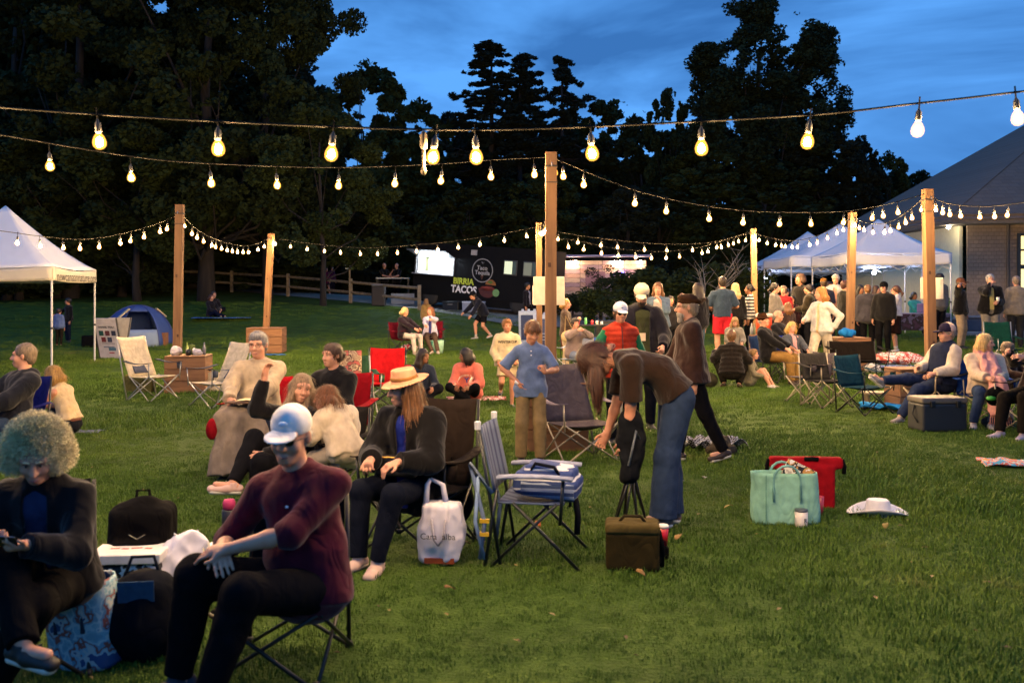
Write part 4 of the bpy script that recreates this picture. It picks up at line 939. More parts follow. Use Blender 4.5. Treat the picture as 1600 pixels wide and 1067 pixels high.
def person(at, yaw, label, pose='stand', H=1.72, s=60, skin='fair', hair=('short', '#2a1a10'), top=('tee', '#333333'), bottom=('trousers', '#222222'), shoe='#2a2a2a',
           head=(0, 0, 0), tw=0, side=0, build=1.0, glasses=False, beard=None, hat=None, fingers=.5, vest=None, inner=None, drop=(), zoff=0, waist=None, sock=None, lean=None, group=None, strands=None, **kw):
    import zlib; hash = lambda q: zlib.crc32(q.encode())
    P = dict(POSE[pose]); P.update(kw); k = H/1.75; b_ = build; g = lambda n, d=None: P.get(n, d)
    h = min(.0165, max(.0062, .95/(s*.64))); smv = 1 if h < .012 else 1
    T = thing('person', label, 'person', at, math.radians(yaw), group)
    Rp = fr(tw*.3, g('pp', g('tp', 0)*.5), side*.4); Rc = fr(tw, g('tp', 0), side); Rh = fr(*head)
    pel = A_(g('pel')); up = A_((0, 0, 1))
    mid = pel+Rp@A_((0, 0, .20)); chest = mid+Rc@A_((0, 0, .15)); nb = mid+Rc@A_((0, .015, .325))
    lat = Rc@A_((1, 0, 0)); latp = Rp@A_((1, 0, 0)); sw = g('sw', .165)*(.5+.5*b_)
    sh = {'L': mid+Rc@A_((sw, .01, .245)), 'R': mid+Rc@A_((-sw, .01, .245))}
    hp = {'L': pel+Rp@A_((.092, 0, 0)), 'R': pel+Rp@A_((-.092, 0, 0))}
    el, wr, kn, an = {}, {}, {}, {}
    for S, sg in (('L', 1), ('R', -1)):
        t = A_(g('h'+S)); el[S], wr[S] = ik(sh[S], t, .285, .255, g('e'+S, (sg*.6, .7, -.5)))
        kn[S], an[S] = ik(hp[S], A_(g('f'+S)), .43, .425, g('k'+S, (sg*.12, -1, .25)))
    hs = 1.0 if H > 1.5 else 1+(1.5-H)*.35/k
    hs *= g('hsc', 1.0)/1.0
    hc = nb+(Rc@A_((0, -.012, .07))+Rh@A_((0, -.02, .095)))*1.0
    hd = lambda v: hc+Rh@(A_(v)*hs)
    rotR = lambda: Rh
    sc3 = lambda pr: [_scale(p, k) for p in pr]
    def _scale(p, k):
        p = list(p)
        if p[0] == 'c': p[1] = p[1]*k; p[2] = p[2]*k; p[3] *= k; p[4] *= k; p[5] *= k
        elif p[0] == 'e': p[1] = p[1]*k; p[2] = p[2]*k; p[3] *= k
        else: p[1] = p[1]*k; p[2] = p[2]*k; p[3] *= k; p[4] *= k
        return tuple(p)
    # ---------------- body
    B = [Cn(pel+Rp@A_((0, 0, .02)), mid, .098, .088, .03, 1.38, latp), Cn(mid, chest+Rc@A_((0, 0, .06)), .088, .10, .04, 1.45, lat), Cn(sh['L']-lat*.03, sh['R']+lat*.03, .055, .055, .04),
         Cn(nb-Rc@A_((0, 0, .05)), hd((0, .022, -.055)), .06, .052, .03)]
    B += [El(hd((0, .018, .03)), A_((.074, .094, .086))*hs, .02, Rh), El(hd((0, -.022, -.032)), A_((.061, .068, .082))*hs, .025, Rh), El(hd((0, -.062, -.094)), A_((.026, .026, .02))*hs, .035, Rh),
          Cn(hd((-.04, -.068, .026)), hd((.04, -.068, .026)), .019*hs, None, .012), El(hd((.038, -.058, -.032)), A_((.024, .022, .022))*hs, .025, Rh), El(hd((-.038, -.058, -.032)), A_((.024, .022, .022))*hs, .025, Rh),
          El(hd((.03, -.098, .006)), A_((.017, .014, .012))*hs, .008, Rh, 's'), El(hd((-.03, -.098, .006)), A_((.017, .014, .012))*hs, .008, Rh, 's'),
          Cn(hd((0, -.086, .012)), hd((0, -.110, -.030)), .009*hs, .0145*hs, .010), Cn(hd((-.013, -.094, -.034)), hd((.013, -.094, -.034)), .010*hs, None, .006),
          El(hd((0, -.084, -.066)), A_((.026, .014, .007))*hs, .005, Rh), El(hd((0, -.086, -.078)), A_((.022, .013, .007))*hs, .005, Rh)]
    for sg in (1, -1): B += [El(hd((sg*.077, .014, -.004)), A_((.011, .02, .032))*hs, .008, Rh@fr(sg*-18, 0, 0))]
    fr_ = max(.0088, .62*h/k)
    for S, sg in (('L', 1), ('R', -1)):
        B += [El(sh[S], (.056, .056, .056), .03), Cn(sh[S], el[S], .047*b_, .038, .02), Cn(el[S], el[S]+(wr[S]-el[S])*.35, .038, .037, .02), Cn(el[S]+(wr[S]-el[S])*.35, wr[S], .037, .025, .02)]
        fd = nrm(g('d'+S)) if g('d'+S) is not None else nrm(nrm(wr[S]-el[S])+A_((0, -.15, -.15)))
        pn = g('n'+S); pn = A_(pn) if pn is not None else A_((-sg*.8, .1, -.5)); pn = nrm(pn-(pn@fd)*fd)      # palm faces this way
        ax = nrm(np.cross(fd, pn))*sg                                        # towards little finger side -> sign fixed below
        if ax @ A_(g('t'+S, (-sg*.2, -1, .3))) > 0: ax = -ax                 # thumb points to -ax
        pc = wr[S]+fd*.05
        B += [Cn(wr[S]+fd*.012, wr[S]+fd*.075, .021, .021, .012, 1.65, ax)]
        cu = g('c'+S, fingers)
        for i, (o, l1) in enumerate(((-.030, .075), (-.010, .084), (.010, .079), (.029, .064))):
            k0 = wr[S]+fd*.085+ax*o; a1 = cu*(1.0+.08*i); d1_ = fd*math.cos(a1)+pn*math.sin(a1)+ax*o*2.2; d2_ = fd*math.cos(a1*2.1)+pn*math.sin(a1*2.1)+ax*o*1.5
            k1 = k0+d1_*l1*.52; k2 = k1+d2_*l1*.52; B += [Cn(k0-fd*.012, k1, fr_, fr_*.95, .003), Cn(k1, k2, fr_*.95, fr_*.8, .002)]
        t0 = wr[S]+fd*.03-ax*.028; td = nrm(fd*.75-ax*.75+pn*(.25+.5*cu)); t1 = t0+td*.038; t2 = t1+nrm(fd*.9-ax*.2+pn*.4*cu)*.03
        B += [Cn(t0, t1, .0125, fr_*1.1, .008), Cn(t1, t2, fr_*1.1, fr_*.9, .003)]
        B += [Cn(hp[S], kn[S], .084*(.4+.6*b_), .056, .03), Cn(kn[S], kn[S]+(an[S]-kn[S])*.3, .055, .056, .02), Cn(kn[S]+(an[S]-kn[S])*.3, an[S], .056, .036, .02)]
        ft = nrm(g('o'+S, (sg*.25, -1, -.28 if g('f'+S)[2] < .12 else -.25))); P['_ft'+S] = ft
        B += [Cn(an[S]-ft*.02-up*.035, an[S]+ft*.13-up*.045*(1 if g('f'+S)[2] < .12 else .4), .033, .025, .02, 1.2, nrm(np.cross(ft, up)))]
    body = sobj('body', sc3(B), h, M(SK[skin] if isinstance(skin, str) else skin, .55, 'skin'), T, smooth_it=1)
    # ---------------- trousers, skirt or shorts
    bt, bc = bottom[0], bottom[1]; bo = bottom[2] if len(bottom) > 2 else {}; bmat = bo.get('mat') or Fb(bc)
    fat = bo.get('w', 1.0)
    to0 = top[2] if len(top) > 2 else {}
    if bt != 'none':
        D = [Cn(pel+Rp@A_((0, 0, -.02)), pel+Rp@A_((0, 0, bo.get('rise', .10 if to0.get('tuck') or to0.get('hem', .02) < 0 else .02))), .112*(.3+.7*b_), .105*(.3+.7*b_), .04, 1.42, latp, cut=1)]
        D += [Cn(hp['L'], hp['R'], .088, None, .03)]
        for S, sg in (('L', 1), ('R', -1)):
            if bt == 'skirt':
                e = hp[S]+(kn[S]-hp[S])*bo.get('len', .9); D += [Cn(hp[S], e, .10, .155*fat, .08, cut=1)]
            elif bt == 'shorts':
                D += [Cn(hp[S], hp[S]+(kn[S]-hp[S])*bo.get('len', .75), .096*(.4+.6*b_), .088*fat, .03, cut=1)]
            else:
                D += [Cn(hp[S], kn[S], .096*(.4+.6*b_)*min(fat, 1.15), .075*max(fat, 1), .03), Cn(kn[S], an[S]+nrm(an[S]-kn[S])*bo.get('long', .0), .075*max(fat, 1), .055*fat*bo.get('flare', 1), .03, cut=1)]
        sobj('skirt' if bt == 'skirt' else bt, sc3(D), h, bmat, T, wrinkle(.010 if bt != 'skirt' else .006, 11, hash(label) % 40), smooth_it=1)
    if bo.get('belt'):
        c = pel+Rp@A_((0, 0, .085)); sobj('belt', sc3([Cn(c-Rp@A_((0, 0, .012)), c+Rp@A_((0, 0, .016)), .116*(.3+.7*b_), None, .002, 1.43, latp, cut=2)]), h, M(bo['belt'], .5), T)
    # ---------------- top
    tt, tcx = top[0], top[1]; to = top[2] if len(top) > 2 else {}; tm_ = to.get('mat') or Fb(tcx, sheen=to.get('sheen', .15))
    pad = to.get('pad', .012)*(1 if s > 100 else 1.1); sl = to.get('sleeve', 1.0 if tt in ('long', 'hoodie', 'jacket', 'coat') else (.52 if tt in ('tee', 'polo') else 0))
    hem = to.get('hem', .02)
    def torso(pad, hem, belly=to.get('belly', 0)):
        e = pel+Rp@A_((0, 0, -hem)); rh = .118*b_+pad+.008
        q = ([Cn(mid+Rp@A_((0, 0, -.04)), pel, .095*b_+pad+.004, rh, .05, 1.5, latp)] if hem > 0 and not to.get('tuck') else [])+[Cn(mid, e, .092*b_+pad, ((.104 if to.get('tuck') else .118)*b_+pad+(0 if to.get('tuck') else .006))*to.get('flare', 1), .05, 1.42 if to.get('tuck') else to.get('hw', 1.60), latp, cut=1), Cn(mid, chest+Rc@A_((0, 0, .055)), .092*b_+pad, .104+pad, .04, 1.45, lat), Cn(sh['L']-lat*.03, sh['R']+lat*.03, .047+pad*.8, None, .04), Cn(nb+Rc@A_((.03, .02, -.02)), sh['L'], .045+pad, .05+pad*.5, .03), Cn(nb+Rc@A_((-.03, .02, -.02)), sh['R'], .045+pad, .05+pad*.5, .03),
             Cn(nb-Rc@A_((0, 0, .06)), nb+Rc@A_((0, -.005, .012)), .082, .064, .03, cut=1)]
        if belly: q += [El(mid+Rp@A_((0, -.06, -.04)), (.13*b_, .10+belly, .13), .06, Rp)]
        if to.get('bust'): q += [El(chest+Rc@A_((sg*.065, -.085, -.02)), (.06, .05, .06), .04, Rc) for sg in (1, -1)]
        return q
    U = torso(pad, hem)
    arms = []
    for S, sg in (('L', 1), ('R', -1)):
        rs = 1+(to.get('loose', 1.0)-1)*.55
        if sl > 0:
            if sl >= .6:
                q = (sl-.5)/.5*.97; arms += [Cn(sh[S], el[S], (.051+pad)*rs*(.5+.5*b_), (.046+pad*.8)*rs, .03), Cn(el[S], el[S]+(wr[S]-el[S])*min(q, 1.02), (.047+pad*.8)*rs, (.033+pad*.7)*rs, .03, cut=1)]
            else: arms += [Cn(sh[S], sh[S]+(el[S]-sh[S])*(sl*1.75), (.051+pad)*rs*(.5+.5*b_), (.055+pad)*rs, .03, cut=1)]
    post = wrinkle(to.get('wr', .014), to.get('wf', 12), (hash(label)//7) % 40)
    if to.get('quilt'):
        qf, qa = to['quilt'], to.get('qa', .007); w0 = post
        cq = mid*k; uq = Rc@up
        def post(X, Y, Z, w0=w0):
            t = (X-cq[0])*uq[0]+(Y-cq[1])*uq[1]+(Z-cq[2])*uq[2]; return w0(X, Y, Z)*.35-qa*(np.abs(np.sin(t*PI/qf))-.5)
    extra = []
    if to.get('open'):       # open front showing the inner shirt
        w = to['open']; c = mid+Rc@A_((0, -.17, .06)); extra += [Bx(c, (w/2, .10, .36), .005, .004, Rc, 's')]
    if to.get('vneck'): extra += [El(nb+Rc@A_((0, -.10, -.035)), (.035, .06, .07), .005, Rc, 's')]
    if tt == 'hoodie' or to.get('hood'): U += [Cn(nb+Rc@A_((-.07, .055, .0)), nb+Rc@A_((.07, .055, .0)), .048, None, .04), Cn(nb+Rc@A_((-.07, .03, .01)), nb+Rc@A_((-.035, -.07, -.03)), .03, .02, .03), Cn(nb+Rc@A_((.07, .03, .01)), nb+Rc@A_((.035, -.07, -.03)), .03, .02, .03)]
    if to.get('collar'): U += [Cn(nb+Rc@A_((sg*.055, .02, .02)), nb+Rc@A_((sg*.03, -.06, -.012)), .018, .016, .01) for sg in (1, -1)]+[Cn(nb+Rc@A_((-.055, .03, .025)), nb+Rc@A_((.055, .03, .025)), .018, None, .012)]
    nm = {'tee': 'tee_shirt', 'polo': 'polo_shirt', 'long': 'shirt', 'hoodie': 'hoodie', 'jacket': 'jacket', 'coat': 'coat', 'tank': 'tank_top', 'vest': 'vest'}[tt]
    shirt = sobj(nm, sc3(U+([] if vest and not to.get('open') else arms)+extra) if not vest else sc3(U+arms+extra), h, tm_, T, post, smooth_it=1)
    if inner:
        o2 = dict(to); sobj('inner_shirt', sc3(torso(pad*.4, inner[1] if len(inner) > 1 and isinstance(inner[1], float) else hem-.02)), h, Fb(inner[0]), T, wrinkle(.005, 12, 3))
    if vest:
        vo = vest[1] if len(vest) > 1 else {}; vq = vo.get('quilt', .055); cq = mid*k; uq = Rc@up; amp = vo.get('qa', .007)
        def vpost(X, Y, Z):
            t = (X-cq[0])*uq[0]+(Y-cq[1])*uq[1]+(Z-cq[2])*uq[2]; return -amp*(np.abs(np.sin(t*PI/vq))-.5)
        vx = [Bx(mid+Rc@A_((0, -.2, .05)), (vo['open']/2, .1, .36), .005, .004, Rc, 's')] if vo.get('open') else []
        sobj('vest', sc3(torso(pad+.024, hem-.01)+[Cn(nb-Rc@A_((0, 0, .04)), nb+Rc@A_((0, -.01, .045)), .084, .07, .02, cut=1)]+vx), h, Fb(vest[0]), T, vpost if amp else wrinkle(.006, 12, 4))
        z0 = mid+Rc@A_((0, -.13*b_-.035, -.16)); z1 = mid+Rc@A_((0, -.155, .27))
    if to.get('buttons'):
        for q in to['buttons']: MB().lathe([(.001, .006), (.007, .004), (.007, -.003)], n=7).obj('button', M('#e8e8e8', .4), T, loc=(nb+Rc@A_((0, -.105-q*.5, -.05-q)))*k)
    # ---------------- shoes
    if shoe:
        sm_ = M(shoe, .6, var=.2)
        for S in 'LR':
            ft = P['_ft'+S]; a = an[S]; flat_ = g('f'+S)[2] < .12; dn = up if flat_ else nrm(np.cross(ft, np.cross(up, ft))); la = nrm(np.cross(ft, up))
            D = [Cn(a-ft*.045-dn*.045, a+ft*.05-dn*.047, .036, .038, .02, 1.08, la), Cn(a+ft*.05-dn*.047, a+ft*.165-dn*.052+up*(.028 if flat_ else 0), .038, .028, .02, 1.35, la), Cn(a-dn*.03, a+dn*.005, .043, .04, .01, cut=1)]
            so = sobj('shoe', sc3(D), h, sm_, T, smooth_it=1)
            if s > 90:
                D = [Cn(a-ft*.045-dn*.066, a+ft*.155-dn*.066+up*(.02 if flat_ else 0), .030, .030, .01, 1.45, la), Bx(a-dn*.015, (.3, .3, .035), .0, .003, None, 's')] if flat_ else [Cn(a-ft*.045-dn*.07, a+ft*.155-dn*.07, .024, .026, .01, 1.5, la)]
                sobj('sole', sc3(D), h, M(kw.get('solec', '#c9c4ba'), .6), so)
            if sock: sobj('sock', sc3([Cn(a+(kn[S]-a)*.02, a+(kn[S]-a)*.22, .041, .045, .01, cut=2)]), h, Fb(sock), T)
    # ---------------- face
    if hat != 'covered' and s > 40:
        ew = M('#3a2a20', .15, var=0); ws = M('#b9aca0', .3, var=0)
        for sg in (1, -1):
            if s > 120:
                MB().lathe([(.0005, .0105), (.006, .009), (.0105, 0), (.006, -.009), (.0005, -.0105)], n=8).obj('eye', ws, T, True, loc=hd((sg*.030, -.0735, .004))*k)
                MB().lathe([(.0005, .005), (.0048, .003), (.0048, -.003)], n=8, R=Matrix.Rotation(PI/2, 3, 'X')).obj('iris', ew, T, True, loc=hd((sg*.030, -.0835, .004))*k, rot=(0, 0, 0))
                MB().tube([hd((sg*.017, -.0865, .013))*k, hd((sg*.031, -.0875, .0165))*k, hd((sg*.044, -.080, .012))*k], .0028*k, 5).obj('eyelid', M('#5a3426', .6, var=0), T)
            else:
                MB().lathe([(.0005, .006), (.008, .004), (.010, 0), (.008, -.004), (.0005, -.006)], n=7).obj('eye', ew, T, True, loc=hd((sg*.030, -.0785, .004))*k)
            MB().tube([hd((sg*.014, -.0885, .026))*k, hd((sg*.030, -.0895, .032))*k, hd((sg*.047, -.080, .027))*k], [.0035*k, .0042*k, .002*k], 5).obj('eyebrow', M(hair[1] if hair[0] != 'none' else '#6a5a4a', .9), T)
        if not beard: MB().tube([hd((-.023, -.0905, -.071))*k, hd((0, -.100, -.0715))*k, hd((.023, -.0905, -.071))*k], [.002*k, .0042*k, .002*k], 5).obj('mouth', M((.28, .09, .08), .5, var=0), T)
    # ---------------- hair
    hk, hcol = hair[0], hair[1]; ho_ = hair[2] if len(hair) > 2 else {}
    hm = M(hcol, .55, 'hair') if hk != 'afro' else M(hcol, .7, var=.35, scale=90); grow = max(0, 1.1*h-.007)
    Hh = []
    cap_face = [El(hd((0, -.112, -.022)), A_((.064, .075, .088))*hs, .012, Rh, 's'), Bx(hd((0, -.1, -.12)), A_((.12, .145, .07))*hs, .0, .01, Rh, 's')]
    base = [El(hd((0, .024, .036)), (A_((.082, .098, .088))+grow)*hs, .015, Rh)]
    if hk in ('short', 'crop'):
        v = ho_.get('vol', 0); Hh = base+[El(hd((0, -.02, .085+v*.3)), A_((.062, .065, .036+v))*hs, .02, Rh)]*(1 if hk == 'short' else 0)+[El(hd((0, .05, -.02)), A_((.074, .062, .075))*hs, .02, Rh)]+cap_face
        if ho_.get('fringe'): Hh += [El(hd((sg*.03, -.072, .062)), A_((.045, .032, .03))*hs, .012, Rh) for sg in (-1, 0, 1)]
    elif hk == 'bald': Hh = [El(hd((0, .045, -.012)), A_((.082, .066, .052))*hs, .015, Rh), Bx(hd((0, .03, .07)), A_((.12, .12, .042))*hs, 0, .01, Rh, 's')]
    elif hk == 'bun': Hh = base+[El(hd((0, .05, -.02)), A_((.074, .062, .07))*hs, .02, Rh)]+cap_face+[El(hd((0, .135, -.01)), A_((.04, .035, .04))*hs, .02, Rh)]
    elif hk in ('long', 'bob', 'pony'):
        Ld = ho_.get('len', .30 if hk == 'long' else .13); v = ho_.get('vol', 1.0); gx = ho_.get('dir', None)
        gdir = nrm(gx) if gx is not None else A_((0, 0, -1.0))
        Hh = base+[El(hd((0, .05, -.015)), A_((.08, .066, .075))*hs, .03, Rh)]+cap_face
        ends = []
        if hk == 'pony': starts = [((0, .115, .02), .028)]
        else: starts = [((.068, .0, .015), .026), ((-.068, .0, .015), .026), ((.06, .05, .0), .034), ((-.06, .05, .0), .034), ((0, .075, .0), .042)]
        if ho_.get('front'): starts += [((.06, -.03, -.01), .02), ((-.06, -.03, -.01), .02)]
        for c, r_ in starts:
            a0 = hd(c); mid_ = a0+gdir*Ld*.5+(Rh@A_((c[0]*.35, c[1]*.3, 0)))*1.0; e_ = a0+gdir*Ld+(Rh@A_((c[0]*.25, c[1]*.1, 0)))
            if pose != 'x' and gx is None:      # stay outside the back
                for q in (mid_, e_): q += Rc@A_((0, .03 if c[1] >= 0 else -.07, 0))
            Hh += [Cn(a0, mid_, r_*v, r_*1.15*v, .03), Cn(mid_, e_, r_*1.15*v, r_*.6*v, .03)]
    elif hk == 'afro':
        R_ = ho_.get('R', .16); Hh = [El(hd((0, .045, .06)), A_((R_, R_*.88, R_*.80))*hs, .02, Rh), El(hd((.08, .04, -.02)), A_((R_*.60, R_*.6, R_*.6))*hs, .04, Rh), El(hd((-.08, .04, -.02)), A_((R_*.60, R_*.6, R_*.6))*hs, .04, Rh), El(hd((0, -.15, -.045)), A_((.078, .145, .112))*hs, .02, Rh, 's')]
    if hk != 'none':
        if hat: Hh = Hh+[Bx(hd((0, 0, .16)), A_((.2, .2, .105))*hs, 0, .005, Rh, 's')]
        fq = 42
        def hpost(X, Y, Z):
            return (.010 if hk == 'afro' else .006)*vnoise(X*(fq if hk != 'afro' else 30), Y*(fq if hk != 'afro' else 30), Z*(9 if hk not in ('short', 'crop', 'afro', 'bald') else 30))*(.5 if hat else 1)
        hb = sobj('hair', sc3(Hh), h, hm, T, hpost, smooth_it=1)
        ns = strands if strands is not None else (int(1400 if s > 200 else 700 if s > 120 else 260 if s > 75 else 0))
        if hk in ('bald', 'crop'): ns = int(ns*.3)
        if ns:
            me = hb.data; n = len(me.vertices); co = np.zeros(n*3); me.vertices.foreach_get('co', co); co = co.reshape(-1, 3); no = np.zeros(n*3); me.vertices.foreach_get('normal', no); no = no.reshape(-1, 3)
            r = np.random.RandomState(len(label)); Z_ = ((co/k-hc)@Rh)[:, 2]/hs; okv = np.nonzero(Z_ < (.03 if hat else 9))[0]
            if not len(okv): okv = np.arange(n)
            pk_ = okv[r.randint(0, len(okv), ns)]; p0 = co[pk_]; nn = no[pk_]
            if hk == 'afro':
                V = []; Fq = []
                for i in range(ns):
                    p = p0[i]+nn[i]*-.004; a = nrm(np.cross(nn[i], r.randn(3))); b2 = np.cross(nn[i], a); R0 = .0035+.004*r.rand(); ph = r.rand()*6.28; ln = .018+.028*r.rand(); w_ = .0010; bb = len(V)
                    for j in range(7):
                        t = j/6; q = p+nn[i]*ln*t+a*R0*math.cos(ph+t*9)+b2*R0*math.sin(ph+t*9); V += [q-nn[i]*w_, q+nn[i]*w_+a*w_]
                    Fq += [(bb+2*j, bb+2*j+1, bb+2*j+3, bb+2*j+2) for j in range(6)]
                link('curls', mesh_from('curls', V, np.array(Fq), hm), hb, kind='stuff')
            else:
                cr_ = (hd((0, .05, .12)))*k; Ls = {'short': .035, 'crop': .02, 'bald': .02, 'bun': .05, 'pony': .06}.get(hk, .10)
                V = np.zeros((ns, 5, 2, 3)); p = p0+nn*.001; wv = nrm(r.randn(3)); d = p0-cr_; d -= (d*nn).sum(1, keepdims=True)*nn; d /= np.linalg.norm(d, axis=1, keepdims=True)+1e-6
                low = (p0[:, 2] < hc[2]*k+.0)[:, None]; gd = A_(ho_.get('dir', (0, 0, -1))); dg_ = gd-(nn@gd)[:, None]*nn; dg_ /= np.linalg.norm(dg_, axis=1, keepdims=True)+1e-6
                d = np.where(low, dg_, d); sd = np.cross(d, nn); ln = Ls*(.6+.8*r.rand(ns, 1)); wd_ = (.0012+.0013*r.rand(ns, 1)); jit = np.clip(r.randn(ns, 3), -1.5, 1.5)*.11; topm = np.clip(1-np.linalg.norm(p0-cr_, axis=1, keepdims=True)/.05, 0, 1); ln = ln*(1-.7*topm)
                for j in range(5):
                    t = j/4; q = p+(d+jit*t)*ln*t+nn*(.003+.010*t*(1-t)*1.5+.004*t*r.rand(ns, 1)); V[:, j, 0] = q-sd*wd_*(1-.7*t); V[:, j, 1] = q+sd*wd_*(1-.7*t)
                Fq = (np.arange(ns)[:, None, None]*10+np.array([[2*j, 2*j+1, 2*j+3, 2*j+2] for j in range(4)])[None]).reshape(-1, 4)
                link('strands', mesh_from('strands', V.reshape(-1, 3), Fq, hm), hb, kind='stuff')
    if beard:
        sobj('beard', sc3([El(hd((0, -.052, -.075)), A_((.056, .046, .045))*hs, .01, Rh), El(hd((0, -.07, -.105-(beard[1] if len(beard) > 1 else 0))), A_((.035, .03, .035))*hs, .02, Rh), Cn(hd((-.024, -.098, -.055)), hd((.024, -.098, -.055)), .008, None, .004), El(hd((0, -.11, -.073)), A_((.02, .02, .006))*hs, .003, Rh, 's'), El(hd((0, -.09, -.02)), A_((.05, .045, .036))*hs, .008, Rh, 's')]), h, M(beard[0], .8, 'hair'), T, lambda X, Y, Z: .004*vnoise(X*60, Y*60, Z*60))
    if glasses:
        gmf = M('#1a1412', .3); gl = MB()
        for sg in (1, -1):
            pts = [hd((sg*.031+.022*math.cos(t), -.098, .002+.017*math.sin(t)))*k for t in np.linspace(0, 2*PI, 11)]; gl.tube(pts, .0022, 4)
            gl.tube([hd((sg*.053, -.096, .006))*k, hd((sg*.078, -.05, .008))*k, hd((sg*.082, .01, .005))*k], .002, 4)
        gl.tube([hd((-.009, -.1, .006))*k, hd((.009, -.1, .006))*k], .002, 4); go_ = gl.obj('glasses', gmf, T)
        if glasses == 'dark':
            for sg in (1, -1): MB().lathe([(.0205, .001), (.0205, -.001)], n=10, R=Matrix.Rotation(PI/2, 3, 'X')).obj('lens', M('#14100e', .15), T, loc=hd((sg*.031, -.098, .002))*k, rot=(math.radians(head[1]), 0, math.radians(head[0])))
    # ---------------- hats
    if hat:
        hc_ = kw.get('hatc', '#dddddd'); hmt = Fb(hc_)
        if hat == 'cap':
            q = [El(hd((0, .015, .052)), (A_((.087, .104, .088))+grow)*hs, .01, Rh), Bx(hd((0, .0, -.055)), A_((.2, .2, .075))*hs, 0, .004, Rh, 's')]
            hatb = sobj('cap', sc3(q), h, hmt, T, smooth_it=1)
            D = [El(hd((0, -.115, .030)), (A_((.070, .078, .0))+A_((0, 0, .007+h*.35)))*hs, .004, Rh@fr(0, 10, 0)), Bx(hd((0, .06, .02)), A_((.2, .12, .2))*hs, 0, .004, Rh, 's')]
            sobj('brim', sc3(D), h, Fb(kw.get('brimc', hc_)), hatb)
            if kw.get('mesh'): sobj('cap_back', sc3([El(hd((0, .015, .052)), (A_((.0885, .1055, .0895))+grow)*hs, .01, Rh), Bx(hd((0, .0, -.055)), A_((.2, .2, .077))*hs, 0, .004, Rh, 's'), Bx(hd((0, -.12, .05)), A_((.2, .115, .2))*hs, 0, .004, Rh, 's')]), h, Fb(kw['mesh']), hatb)
            if kw.get('logo'): sobj('cap_logo', sc3([El(hd((0, -.085, .075)), A_((.022, .016, .012))*hs, .002, Rh)]), h, M(kw['logo'], .7), hatb)
        elif hat in ('beret', 'beanie'):
            q = [El(hd((0, .02, .055)), (A_((.09, .108, .078 if hat == 'beret' else .085)))*hs, .01, Rh), Bx(hd((0, .0, -.06)), A_((.2, .2, .085))*hs, 0, .004, Rh@fr(0, -8, 0), 's')]
            if hat == 'beret': q = [El(hd((0, .035, .075)), A_((.098, .125, .038))*hs, .02, Rh@fr(0, -14, 0))]+q
            sobj(hat, sc3(q), h, hmt, T, wrinkle(.004, 20, 2), smooth_it=1)
        elif hat in ('panama', 'broad'):
            rb = .175 if hat == 'panama' else .165
            q = [Cn(hd((0, .015, .045)), hd((0, .015, .135)), .096, .082, .01, 1.0, cut=1), El(hd((0, .015, .045)), (A_((rb*.9, rb, 0))+A_((0, 0, .008+h*.3)))*hs, .012, Rh@fr(0, 6, 0)), Cn(hd((0, -.05, .16)), hd((0, .08, .16)), .02, None, .012, op='s')]
            hb2 = sobj('hat', sc3(q), h, hmt, T, lambda X, Y, Z: .003*vnoise(X*25, Y*25, Z*25), smooth_it=1)
            sobj('hat_band', sc3([Cn(hd((0, .015, .062)), hd((0, .015, .088)), .0985, .095, .002, cut=2)]), h, Fb(kw.get('band', '#6b4a2c')), hb2)
    T['_'] = 0; del T['_']
    info = dict(T=T, k=k, wr=wr, el=el, kn=kn, an=an, hd=hd, nb=nb, mid=mid, pel=pel, Rc=Rc, Rp=Rp, Rh=Rh, shirt=shirt, sh=sh, chest=chest, yaw=math.radians(yaw), at=Vector(at))
    info['w'] = lambda v: Matrix.Translation(info['at']) @ Matrix.Rotation(info['yaw'], 4, 'Z') @ Vector(A_(v)*k)
    return info
def wrap_text(info, txt, size, col, z=.0, x=0, arc=0, bold=.0, name='lettering'):
    """print on the chest, laid on the cloth"""
    from mathutils.bvhtree import BVHTree
    me0 = info['shirt'].data; bv = BVHTree.FromPolygons([v.co for v in me0.vertices], [p.vertices[:] for p in me0.polygons])
    me = text_mesh(txt, size, M(col, .8, var=0), 0, bold=bold, res=2); k = info['k']; Rc = Matrix(info['Rc'].tolist()); c = Vector(info['chest'])*k
    for v in me.vertices:
        px_, pz_ = v.co.x, v.co.y
        if arc: a = px_/arc; px_, pz_ = (arc+pz_)*math.sin(a), (arc+pz_)*math.cos(a)-arc
        o = c+Rc @ Vector((px_+x, -.6, pz_+z)); hit = bv.ray_cast(o, Rc @ Vector((0, 1, 0)))
        v.co = (hit[0]-Rc @ Vector((0, .004, 0))) if hit[0] else o+Rc @ Vector((0, .45, 0))
    return link(name, me, info['T'])
